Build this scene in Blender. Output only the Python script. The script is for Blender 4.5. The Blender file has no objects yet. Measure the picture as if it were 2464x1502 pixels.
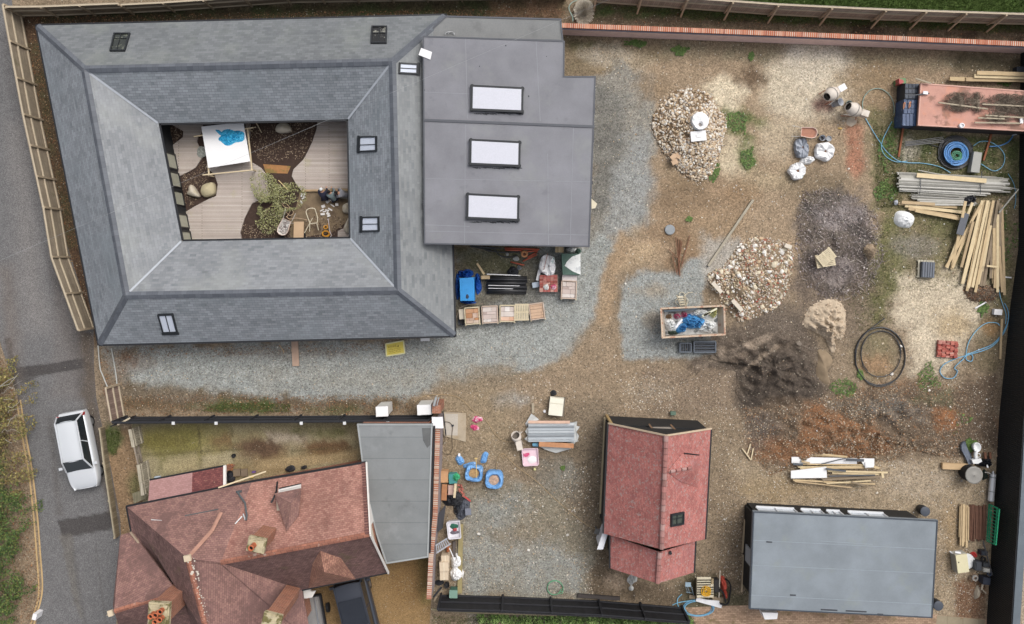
import bpy,bmesh,math,random
import numpy as np
from mathutils import Vector,Matrix,noise as mnoise
random.seed(7)
R = math.radians; MT = Matrix.Translation; RU = random.uniform; RN = random.random
# ---- camera, sky, sun
SC = bpy.context.scene
COL = SC.collection
CH = 46.0                       # drone height in metres
FP = CH * 42.34                 # focal length in plan units (42.34 units = 1 m on the ground)
PX,PY = 1250,640              # plan point straight below the drone (the picture is a crop)
cam = bpy.data.cameras.new('camera'); cam.lens = FP * 36 / 2464; cam.shift_x = (1232 - PX) / 2464; cam.shift_y = -(751 - PY) / 2464; cam.sensor_width = 36; cam.clip_end = 2000
co = bpy.data.objects.new('camera',cam); COL.objects.link(co); co.location = (0,0,CH); SC.camera = co
SUN_EL,SUN_AZ = 55,40         # azimuth clockwise from +Y (top of the picture)
wd = bpy.data.worlds.new('World'); SC.world = wd; wd.use_nodes = True
nt = wd.node_tree; bg = nt.nodes['Background']
sky = nt.nodes.new('ShaderNodeTexSky'); sky.sky_type = 'NISHITA'; sky.sun_disc = False
sky.sun_elevation = R(SUN_EL); sky.sun_rotation = R(SUN_AZ); sky.dust_density = 6; sky.air_density = 0.7; sky.ozone_density = 0.6
hs_ = nt.nodes.new('ShaderNodeHueSaturation'); hs_.inputs['Saturation'].default_value = .35   # overcast: nearly grey sky
nt.links.new(sky.outputs[0],hs_.inputs['Color']); nt.links.new(hs_.outputs[0],bg.inputs[0]); bg.inputs[1].default_value = 0.15
sl = bpy.data.lights.new('sun','SUN'); sl.energy = .55; sl.angle = R(30); sl.color = (1,.965,.92)
so = bpy.data.objects.new('sun',sl); COL.objects.link(so)
_d = Vector((math.sin(R(SUN_AZ)) * math.cos(R(SUN_EL)),math.cos(R(SUN_AZ)) * math.cos(R(SUN_EL)),math.sin(R(SUN_EL))))
so.rotation_euler = _d.to_track_quat('Z','Y').to_euler()
SC.view_settings.view_transform = 'Standard'; SC.view_settings.look = 'None'
SC.view_settings.exposure = 0.62; SC.view_settings.gamma = 1
GAIN = 1.55                     # picture value of a level surface / its albedo
# ---- helpers
def W(x,y,z=0.0):
    k = (CH - z) / FP
    return Vector(((x - PX) * k,-(y - PY) * k,z))
def K(r,c,x,y):              # crop of the survey grid -> plan units
    return (c * 616 + x * .33459,(0,502.7,999.4)[r] + y * .33459)
def Hc(x,y): return (256.3 + x * .28,1084.2 + y * .28)
def lin(v):
    v /= 255.0
    return v / 12.92 if v <= .04045 else ((v + .055) / 1.055) ** 2.4
def A(c):
    return tuple(min(.86,lin(v) / GAIN) for v in c)
def hit(pl,x,y,off=0.0):     # point of the plane (3 pts) seen at plan (x, y)
    n = (pl[1] - pl[0]).cross(pl[2] - pl[0]).normalized()
    if n.z < 0: n = -n
    o = Vector((0,0,CH)); d = W(x,y,0) - o
    t = (pl[0] + n * off - o).dot(n) / d.dot(n)
    return o + d * t
def inset(poly,d):
    n = len(poly); ar = sum(poly[i].x * poly[(i + 1) % n].y - poly[(i + 1) % n].x * poly[i].y for i in range(n))
    s = 1 if ar > 0 else -1; out = []
    for i in range(n):
        a,b,c = poly[i - 1],poly[i],poly[(i + 1) % n]
        e1 = (b - a).to_2d().normalized(); e2 = (c - b).to_2d().normalized()
        n1 = Vector((-e1.y,e1.x)) * s; n2 = Vector((-e2.y,e2.x)) * s
        m = (n1 + n2); m = m / max(.3,m.length_squared) * 2
        out.append(Vector((b.x + m.x * d,b.y + m.y * d,b.z)))
    return out
_t = (1 + 5 ** .5) / 2
ICO_V = [Vector(v).normalized() for v in [(-1,_t,0),(1,_t,0),(-1,-_t,0),(1,-_t,0),(0,-1,_t),(0,1,_t),(0,-1,-_t),(0,1,-_t),(_t,0,-1),(_t,0,1),(-_t,0,-1),(-_t,0,1)]]
ICO_F = [(0,11,5),(0,5,1),(0,1,7),(0,7,10),(0,10,11),(1,5,9),(5,11,4),(11,10,2),(10,7,6),(7,1,8),(3,9,4),(3,4,2),(3,2,6),(3,6,8),(3,8,9),(4,9,5),(2,4,11),(6,2,10),(8,6,7),(9,8,1)]
def ico2():
    vs = list(ICO_V); fs = []; ca = {}
    def mid(a,b):
        k = (min(a,b),max(a,b))
        if k not in ca: vs.append(((vs[a] + vs[b]) / 2).normalized()); ca[k] = len(vs) - 1
        return ca[k]
    for a,b,c in ICO_F:
        x,y,z = mid(a,b),mid(b,c),mid(c,a); fs += [(a,x,z),(b,y,x),(c,z,y),(x,y,z)]
    return vs,fs
ICO2 = ico2()
class MB:
    """collects shapes; coordinates are local, or world when root is given"""
    def __init__(s,root=None):
        s.v = []; s.f = []; s.off = root.location.copy() if root else Vector((0,0,0))
    def add(s,vs,fs):
        b = len(s.v); s.v += [tuple(v) for v in vs]; s.f += [tuple(i + b for i in f) for f in fs]; return s
    def face(s,pts): return s.add(pts,[tuple(range(len(pts)))])
    def slab(s,pts,t):        # facet with thickness t below
        n = len(pts); lo = [Vector((p[0],p[1],p[2] - t)) for p in pts]
        a = sum(pts[i][0] * pts[(i + 1) % n][1] - pts[(i + 1) % n][0] * pts[i][1] for i in range(n))
        if a < 0: pts = pts[::-1]; lo = lo[::-1]
        return s.add(list(pts) + lo,[tuple(range(n)),tuple(range(2 * n - 1,n - 1,-1))] + [(i,n + i,n + (i + 1) % n,(i + 1) % n) for i in range(n)])
    def prism(s,poly,z0,z1):
        return s.slab([Vector((p[0],p[1],z1)) for p in poly],z1 - z0)
    def box(s,cx,cy,cz,sx,sy,sz,rz=0,rx=0,ry=0):
        M = MT((cx,cy,cz)) @ Matrix.Rotation(rz,4,'Z') @ Matrix.Rotation(ry,4,'Y') @ Matrix.Rotation(rx,4,'X')
        vs = [M @ Vector((x * sx / 2,y * sy / 2,z * sz / 2)) for z in (-1,1) for y in (-1,1) for x in (-1,1)]
        return s.add(vs,[(0,2,3,1),(4,5,7,6),(0,1,5,4),(2,6,7,3),(0,4,6,2),(1,3,7,5)])
    def bar(s,p0,p1,w,h,up=(0,0,1)):
        p0 = Vector(p0); p1 = Vector(p1); d = (p1 - p0).normalized(); u = Vector(up)
        if abs(d.dot(u)) > .98: u = Vector((0,1,0))
        a = d.cross(u).normalized() * (w / 2); b = a.cross(d).normalized() * (h / 2)
        vs = [p + i * a + j * b for p in (p0,p1) for i,j in ((-1,-1),(1,-1),(1,1),(-1,1))]
        return s.add(vs,[(3,2,1,0),(4,5,6,7),(0,1,5,4),(1,2,6,5),(2,3,7,6),(3,0,4,7)])
    def tube(s,pts,r,n=6,closed=False,r2=None):
        pts = [Vector(p) for p in pts]; N = len(pts); vs = []
        for i,p in enumerate(pts):
            d = (pts[(i + 1) % N] - pts[i - 1]) if closed else (pts[min(i + 1,N - 1)] - pts[max(i - 1,0)])
            d.normalize(); u = Vector((0,0,1)) if abs(d.z) < .9 else Vector((0,1,0))
            a = d.cross(u).normalized(); b = a.cross(d)
            rr = r if r2 is None else r + (r2 - r) * i / max(1,N - 1)
            for k in range(n):
                t = 2 * math.pi * k / n; vs.append(p + (a * math.cos(t) + b * math.sin(t)) * rr)
        fs = []
        for i in range(N if closed else N - 1):
            j = (i + 1) % N
            for k in range(n): fs.append((i * n + k,i * n + (k + 1) % n,j * n + (k + 1) % n,j * n + k))
        if not closed: fs += [tuple(range(n - 1,-1,-1)),tuple((N - 1) * n + k for k in range(n))]
        return s.add(vs,fs)
    def lathe(s,prof,M=None,n=20,cap=True):
        M = M or Matrix(); vs = []
        for r,z in prof:
            for k in range(n):
                t = 2 * math.pi * k / n; vs.append(M @ Vector((r * math.cos(t),r * math.sin(t),z)))
        fs = [(i * n + k,i * n + (k + 1) % n,(i + 1) * n + (k + 1) % n,(i + 1) * n + k) for i in range(len(prof) - 1) for k in range(n)]
        if cap: fs += [tuple(range(n - 1,-1,-1)),tuple((len(prof) - 1) * n + k for k in range(n))]
        return s.add(vs,fs)
    def rock(s,c,r,fine=False,flat=.7,jag=.25):
        V,F = ICO2 if fine else (ICO_V,ICO_F)
        q = Matrix.Rotation(RN() * 6.3,3,Vector((RN() - .5,RN() - .5,RN() + .1)).normalized())
        e = Vector((RU(.75,1.3),RU(.6,1),RU(.6,1)))
        c = Vector(c); zz = Matrix.Rotation(RN() * 6.3,3,'Z'); vs = []
        for v in V:
            p = zz @ Vector((v.x * e.x,v.y * e.y,v.z)) * r * RU(1 - jag,1 + jag * .6)
            vs.append(c + Vector((p.x,p.y,p.z * flat)))
        return s.add(vs,F)
    def leaf(s,c,size,tilt=1.0):
        a = RN() * 6.283; c = Vector(c)
        u = Vector((math.cos(a),math.sin(a),RU(-.6,.6) * tilt)) * size
        w = Vector((-math.sin(a),math.cos(a),RU(-.6,.6) * tilt)) * size * RU(.4,.7)
        return s.add([c - u,c - w * .9,c + u,c + w],[(0,1,2,3)])
    def lump(s,c,rx,ry,h,rz=0,seed=0,amp=.3,rings=9,seg=26,sq=2.0,pw=2.2,fr=2.2,z0=0.0):
        """crumpled dome"""
        vs = []; c = Vector(c); cr,sr = math.cos(rz),math.sin(rz)
        for i in range(rings + 1):
            t = i / rings
            for k in range(seg):
                a = 2 * math.pi * k / seg; ca,sa = math.cos(a),math.sin(a)
                q = (abs(ca) ** sq + abs(sa) ** sq) ** (-1 / sq)
                e = 1 + amp * .6 * mnoise.noise(Vector((ca * 1.3,sa * 1.3,seed * 3.1))) * t
                x = ca * q * rx * t * e; y = sa * q * ry * t * e
                nz = 1 - abs(mnoise.noise(Vector((x * fr / max(rx,.1),y * fr / max(ry,.1),seed * 1.7)))) * 2 * amp
                nz += amp * .4 * mnoise.noise(Vector((x * fr * 2.7 / rx,y * fr * 2.7 / ry,seed)))
                z = h * (1 - t ** pw) * max(.05,nz) if i < rings else z0 * 0 - .01
                vs.append(c + Vector((x * cr - y * sr,x * sr + y * cr,z)))
        fs = [(i * seg + k,(i + 1) * seg + k,(i + 1) * seg + (k + 1) % seg,i * seg + (k + 1) % seg) for i in range(1,rings) for k in range(seg)]
        fs += [(0,seg + k,seg + (k + 1) % seg) for k in range(seg)]
        return s.add(vs,fs)
    def build(s,name,mat,parent=None,smooth=False):
        me = bpy.data.meshes.new(name); o = s.off
        vs = [(v[0] - o.x,v[1] - o.y,v[2] - o.z) for v in s.v]
        me.from_pydata(vs,[],s.f); me.update()
        nl = len(me.loops); fn = np.zeros(len(me.polygons) * 3); me.polygons.foreach_get('normal',fn); fn = fn.reshape(-1,3)
        lt = np.zeros(len(me.polygons),int); me.polygons.foreach_get('loop_total',lt)
        ln = np.repeat(fn,lt,axis=0); vi = np.zeros(nl,int); me.loops.foreach_get('vertex_index',vi)
        P = np.array(vs,float).reshape(-1,3)[vi] + np.array(o)
        u = np.stack([-ln[:,1],ln[:,0],np.zeros(nl)],1); L = np.linalg.norm(u,axis=1)
        fl = L < .06; u[fl] = (1,0,0); L[fl] = 1; u /= L[:,None]; w = np.cross(ln,u)
        uv = np.stack([(P * u).sum(1),(P * w).sum(1)],1).astype(np.float32)
        l = me.uv_layers.new(name='UVMap'); l.data.foreach_set('uv',uv.ravel())
        me.materials.append(mat)
        if smooth: me.polygons.foreach_set('use_smooth',np.ones(len(me.polygons),bool))
        ob = bpy.data.objects.new(name,me); COL.objects.link(ob)
        if parent: ob.parent = parent
        elif s.off.length > 0: ob.location = s.off
        return ob
def tag(o,label,cat,group=None,kind=None):
    if label: o['label'] = label
    if cat: o['category'] = cat
    if group: o['group'] = group
    if kind: o['kind'] = kind
    return o
def struct(o): o['kind'] = 'structure'; return o
def T(name,label,cat,x,y,zr=0.3,z=0.0,rz=0.0,group=None):
    """Empty at a thing's base; (x, y) is where its middle (height zr) shows in the plan"""
    o = bpy.data.objects.new(name,None); COL.objects.link(o); p = W(x,y,zr); o.location = (p.x,p.y,z); o.rotation_euler = (0,0,rz)
    o.empty_display_size = .2
    return tag(o,label,cat,group)
def copy_tree(o,parent=None):
    c = o.copy(); COL.objects.link(c)
    if parent: c.parent = parent
    for ch in list(o.children): copy_tree(ch,c)
    return c
def put(o,x,y,zr,rz=0,z=0,label=None,sc=1.0):
    p = W(x,y,zr); o.location = (p.x,p.y,z); o.rotation_euler = (0,0,rz); o.scale = (sc,sc,sc)
    if label: o['label'] = label
    return o
def ang(x0,y0,x1,y1): return math.atan2(-(y1 - y0),x1 - x0)
def solo(mb,name,mat,label,cat,group=None,smooth=False):
    """thing that is one mesh; origin moved to its footprint's middle"""
    P = np.array(mb.v); c = P.mean(0); mb.off = Vector((c[0],c[1],P[:,2].min()))
    return tag(mb.build(name,mat,None,smooth),label,cat,group)
def curve(pts,n=8,closed=False):     # Catmull-Rom through points
    pts = [Vector(p) for p in pts]; N = len(pts); out = []
    for i in range(N if closed else N - 1):
        if closed: a,b,c,d = pts[i - 1],pts[i],pts[(i + 1) % N],pts[(i + 2) % N]
        else: a,b,c,d = pts[max(i - 1,0)],pts[i],pts[i + 1],pts[min(i + 2,N - 1)]
        for k in range(n):
            t = k / n; out.append(.5 * ((2 * b) + (c - a) * t + (2 * a - 5 * b + 4 * c - d) * t * t + (3 * b - a - 3 * c + d) * t ** 3))
    if not closed: out.append(pts[-1])
    return out
# ---- materials
MATS = {}
def mat(name,c=None,var=.12,ns=2.5,rough=.8,metal=0,bump=0.,bs=25,brick=None,ramp=None,stain=None,stain2=None,wave=None,attr=None,fine=0.1,spec=.35,blot=None,spot=None):
    if name in MATS: return MATS[name]
    m = bpy.data.materials.new(name); MATS[name] = m; m.use_nodes = True
    t = m.node_tree; N = t.nodes; Lk = t.links.new; b = N['Principled BSDF']
    b.inputs['Roughness'].default_value = rough; b.inputs['Metallic'].default_value = metal
    b.inputs['Specular IOR Level'].default_value = spec
    tc = N.new('ShaderNodeTexCoord'); obj = tc.outputs['Object']; uv = tc.outputs['UV']
    geo = N.new('ShaderNodeNewGeometry')
    def math_(op,a,c_,cl=False):
        q = N.new('ShaderNodeMath'); q.operation = op; q.use_clamp = cl
        for i,v in enumerate((a,c_)):
            if isinstance(v,(int,float)): q.inputs[i].default_value = v
            else: Lk(v,q.inputs[i])
        return q.outputs[0]
    def mix(f,a,c_,mode='MIX'):
        q = N.new('ShaderNodeMix'); q.data_type = 'RGBA'; q.blend_type = mode
        for i,v in ((0,f),(6,a),(7,c_)):
            if isinstance(v,(int,float)): q.inputs[i].default_value = v
            elif isinstance(v,tuple): q.inputs[i].default_value = (*v[:3],1)
            else: Lk(v,q.inputs[i])
        return q.outputs[2]
    def nz(vec,s,d=4,r=.6):
        q = N.new('ShaderNodeTexNoise'); q.inputs['Scale'].default_value = s; q.inputs['Detail'].default_value = d; q.inputs['Roughness'].default_value = r
        Lk(vec,q.inputs['Vector']); return q.outputs['Fac']
    def ss(v,lo,hi):
        q = N.new('ShaderNodeMapRange'); q.interpolation_type = 'SMOOTHSTEP'; Lk(v,q.inputs[0]); q.inputs[1].default_value = lo; q.inputs[2].default_value = hi
        return q.outputs[0]
    height = None; wpos = geo.outputs['Position']
    if attr:
        at = N.new('ShaderNodeAttribute'); at.attribute_name = 'paint'; col = at.outputs['Color']
    elif ramp:
        r_ = N.new('ShaderNodeValToRGB'); r_.color_ramp.interpolation = 'LINEAR'; e = r_.color_ramp.elements
        for i,c_ in enumerate(ramp):
            q = e[i] if i < 2 else e.new(i / (len(ramp) - 1)); q.position = i / (len(ramp) - 1); q.color = (*A(c_),1)
        Lk(geo.outputs['Random Per Island'],r_.inputs[0]); col = r_.outputs[0]
    elif brick:
        bk = N.new('ShaderNodeTexBrick'); Lk(uv,bk.inputs['Vector']); w,h,ms,c1,c2,cm = brick[:6]
        bk.inputs['Scale'].default_value = 1; bk.inputs['Brick Width'].default_value = w; bk.inputs['Row Height'].default_value = h
        bk.inputs['Mortar Size'].default_value = ms; bk.inputs['Mortar Smooth'].default_value = .3; bk.inputs['Bias'].default_value = brick[6] if len(brick) > 6 else 0
        bk.offset = .5 if len(brick) < 8 else brick[7]
        bk.inputs['Color1'].default_value = (*A(c1),1); bk.inputs['Color2'].default_value = (*A(c2),1); bk.inputs['Mortar'].default_value = (*A(cm),1)
        col = bk.outputs['Color']; height = math_('SUBTRACT',1,bk.outputs['Fac'])
        height = math_('MULTIPLY',height,1.0)
    else: 
        rgb = N.new('ShaderNodeRGB'); rgb.outputs[0].default_value = (*A(c),1); col = rgb.outputs[0]
    if wave:                     # ribs across u or v: (axis, per metre, dark colour, depth)
        sp = N.new('ShaderNodeSeparateXYZ'); Lk(uv,sp.inputs[0])
        s_ = math_('SINE',math_('MULTIPLY',sp.outputs[wave[0]],wave[1] * 6.2832),0)
        f_ = ss(s_,wave[4] if len(wave) > 4 else .2,.95); col = mix(f_,col,A(wave[2])); height = math_('MULTIPLY',s_,wave[3])
    vec = wpos
    if spot:
        b2 = N.new('ShaderNodeTexBrick'); Lk(uv,b2.inputs['Vector']); b2.inputs['Scale'].default_value = 1; b2.inputs['Mortar Size'].default_value = 0
        b2.inputs['Brick Width'].default_value,b2.inputs['Row Height'].default_value = spot[:2]; b2.inputs['Color1'].default_value = (0,0,0,1); b2.inputs['Color2'].default_value = (1,1,1,1)
        col = mix(math_('MULTIPLY',ss(b2.outputs['Color'],.86,.93),spot[2]),col,A(spot[3]))
    def mul(c_,n_,a):
        k = math_('ADD',math_('MULTIPLY',n_,2 * a),1 - a); q = N.new('ShaderNodeCombineColor')
        for i in range(3): Lk(k,q.inputs[i])
        return mix(1.0,c_,q.outputs[0],'MULTIPLY')
    if blot:                     # (scale, amount) broad tonal change
        col = mul(col,ss(nz(vec,blot[0],3),.3,.7),blot[1])
    if var: col = mul(col,nz(vec,ns,5,.62),var * 2)
    if fine: col = mul(col,nz(vec,ns * 9 + 6,3,.7),fine * 2)
    for st in (stain,stain2):   # (colour, scale, lo, hi, amount); fold shade on crumpled plastics
        if st: col = mix(math_('MULTIPLY',ss(nz(vec,st[1],6,.65),st[2],st[3]),st[4]),col,A(st[0]))
    if attr:
        v_ = N.new('ShaderNodeTexVoronoi'); v_.inputs['Scale'].default_value = attr[0]; v_.inputs['Randomness'].default_value = 1; Lk(wpos,v_.inputs['Vector'])
        sc_ = N.new('ShaderNodeSeparateColor'); Lk(v_.outputs['Color'],sc_.inputs[0])
        dens = at.outputs['Alpha']
        clu = ss(nz(wpos,.9,3),.45,.75); on = math_('MULTIPLY',math_('GREATER_THAN',math_('MULTIPLY',dens,math_('ADD',math_('MULTIPLY',clu,.42),.035)),sc_.outputs[0]),ss(v_.outputs['Distance'],.5,.2))
        cc = mix(sc_.outputs[2],A((235,228,208)),A((158,148,128)))
        dk = math_('MULTIPLY',math_('GREATER_THAN',math_('MULTIPLY',dens,.5),sc_.outputs[1]),ss(v_.outputs['Distance'],.5,.3))
        col = mix(math_('MULTIPLY',dk,.4),col,A((84,74,62))); col = mul(col,sc_.outputs[2],.24)
        col = mix(math_('MULTIPLY',on,.8),col,cc)
        v2 = N.new('ShaderNodeTexVoronoi'); v2.inputs['Scale'].default_value = attr[0] * 2.1; Lk(wpos,v2.inputs['Vector'])
        s2 = N.new('ShaderNodeSeparateColor'); Lk(v2.outputs['Color'],s2.inputs[0])
        col = mul(col,s2.outputs[0],.26); height = math_('ADD',math_('MULTIPLY',on,.5),s2.outputs[1])
    Lk(col,b.inputs['Base Color'])
    if bump:
        h_ = nz(vec,bs,4,.6)
        if height: h_ = math_('ADD',h_,height)
        bp = N.new('ShaderNodeBump'); bp.inputs['Strength'].default_value = min(1,bump); bp.inputs['Distance'].default_value = .02 if bump <= 1 else .02 * bump
        Lk(h_,bp.inputs['Height']); Lk(bp.outputs[0],b.inputs['Normal'])
    return m
# ---- painted sheets (world-fixed colour maps of soil and stains)
def vno(x,y,s):
    xi = np.floor(x); yi = np.floor(y); fx = x - xi; fy = y - yi; fx = fx * fx * (3 - 2 * fx); fy = fy * fy * (3 - 2 * fy)
    h = lambda a,b: (np.sin(a * 127.1 + b * 311.7 + s * 74.7) * 43758.5453) % 1.0
    return (h(xi,yi) * (1 - fx) + h(xi + 1,yi) * fx) * (1 - fy) + (h(xi,yi + 1) * (1 - fx) + h(xi + 1,yi + 1) * fx) * fy
def fbm(x,y,s,o=5):
    r = 0; a = .5; n = 0
    for i in range(o): r = r + a * vno(x * 2 ** i,y * 2 ** i,s + i * 13); n += a; a *= .55
    return r / n
def paint(X,Y,base,layers,seed=1,adj=False):
    def A(c,A0=globals()['A']):
        if adj: g = sum(c) / 3; c = [(g + (v - g) * .72) * 1.11 for v in c]
        return A0(c)
    n = len(X); C = np.zeros((n,4)); C[:,:3] = A(base[0]); C[:,3] = base[1]
    for i,l in enumerate(layers):
        poly,rgb,fe,ed,op,br,peb = (list(l) + [.5,.4,1,0,None][len(l) - 2:])[:7]
        if len(poly) == 4 and not isinstance(poly[0],(tuple,list)):   # ellipse cx, cy, rx, ry
            cx,cy,rx,ry = poly; poly = [(cx + rx * math.cos(a),cy + ry * math.sin(a)) for a in [k * .524 for k in range(12)]]
        P = np.array([W(*p)[:2] for p in poly]); m = fe + ed * 1.2 + .2
        ix = np.where((X > P[:,0].min() - m) & (X < P[:,0].max() + m) & (Y > P[:,1].min() - m) & (Y < P[:,1].max() + m))[0]
        if not len(ix): continue
        x,y = X[ix],Y[ix]; d = np.full(len(ix),1e9); ins = np.zeros(len(ix),bool)
        for k in range(len(P)):
            a,b = P[k],P[(k + 1) % len(P)]; e = b - a; L = max(1e-9,e @ e)
            t = np.clip(((x - a[0]) * e[0] + (y - a[1]) * e[1]) / L,0,1)
            d = np.minimum(d,np.hypot(x - a[0] - t * e[0],y - a[1] - t * e[1]))
            c_ = ((a[1] > y) != (b[1] > y)) & (x < (b[0] - a[0]) * (y - a[1]) / (b[1] - a[1] + 1e-12) + a[0]); ins ^= c_
        d = np.where(ins,d,-d) + ed * 3.2 * (fbm(x * .9,y * .9,seed + i) - .5) + ed * 1.5 * (fbm(x * 3.7,y * 3.7,seed + i + 90,3) - .5)
        w = np.clip((d + fe) / (2 * fe + 1e-6),0,1); w = w * w * (3 - 2 * w) * op
        if br: w = w * (1 - br * np.clip((fbm(x * 1.6,y * 1.6,seed + 50 + i) - .46) * 9 + .5,0,1))
        C[ix,:3] = C[ix,:3] * (1 - w[:,None]) + np.array(A(rgb)) * w[:,None]
        if peb is not None: C[ix,3] = C[ix,3] * (1 - w) + peb * w
    return C
def grid_sheet(name,xs,ys,z,base,layers,m,seed=1):
    XX,YY = np.meshgrid(xs,ys); nx,ny = len(xs),len(ys)
    return _sheet(name,XX.ravel(),YY.ravel(),nx,ny,z,base,layers,m,seed)
def _sheet(name,X,Y,nx,ny,z,base,layers,m,seed):
    me = bpy.data.meshes.new(name); V = np.stack([X,Y,np.full(len(X),z)],1)
    i = np.arange(nx - 1); j = np.arange(ny - 1); I,J = np.meshgrid(i,j); a = (J * nx + I).ravel()
    F = np.stack([a,a + 1,a + nx + 1,a + nx],1)
    me.vertices.add(len(V)); me.vertices.foreach_set('co',V.ravel())
    me.loops.add(F.size); me.loops.foreach_set('vertex_index',F.ravel()); me.polygons.add(len(F)); me.polygons.foreach_set('loop_start',np.arange(0,F.size,4))
    me.update(calc_edges=True); me.validate()
    at = me.color_attributes.new('paint','FLOAT_COLOR','POINT'); at.data.foreach_set('color',paint(X,Y,base,layers,seed,m.name == 'soil').astype(np.float32).ravel())
    me.materials.append(m); o = bpy.data.objects.new(name,me); COL.objects.link(o)
    if me.polygons[0].normal.z < 0: me.flip_normals()
    return o
def ruled(name,left,right,n,mcols,z,base,layers,m,seed=1):
    """sheet between two plan polylines (same number of points)"""
    def samp(pl):
        out = []
        for i in range(len(pl) - 1):
            for k in range(n): t = k / n; out.append((pl[i][0] * (1 - t) + pl[i + 1][0] * t,pl[i][1] * (1 - t) + pl[i + 1][1] * t))
        out.append(pl[-1]); return np.array(out)
    Lp,Rp = samp(left),samp(right); u = np.linspace(0,1,mcols)
    G = Lp[:,None,:] * (1 - u[None,:,None]) + Rp[:,None,:] * u[None,:,None]
    k = CH / FP; X = (G[...,0].ravel() - PX) * k; Y = -(G[...,1].ravel() - PY) * k
    return struct(_sheet(name,X,Y,mcols,len(Lp),z,base,layers,m,seed))
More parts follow.
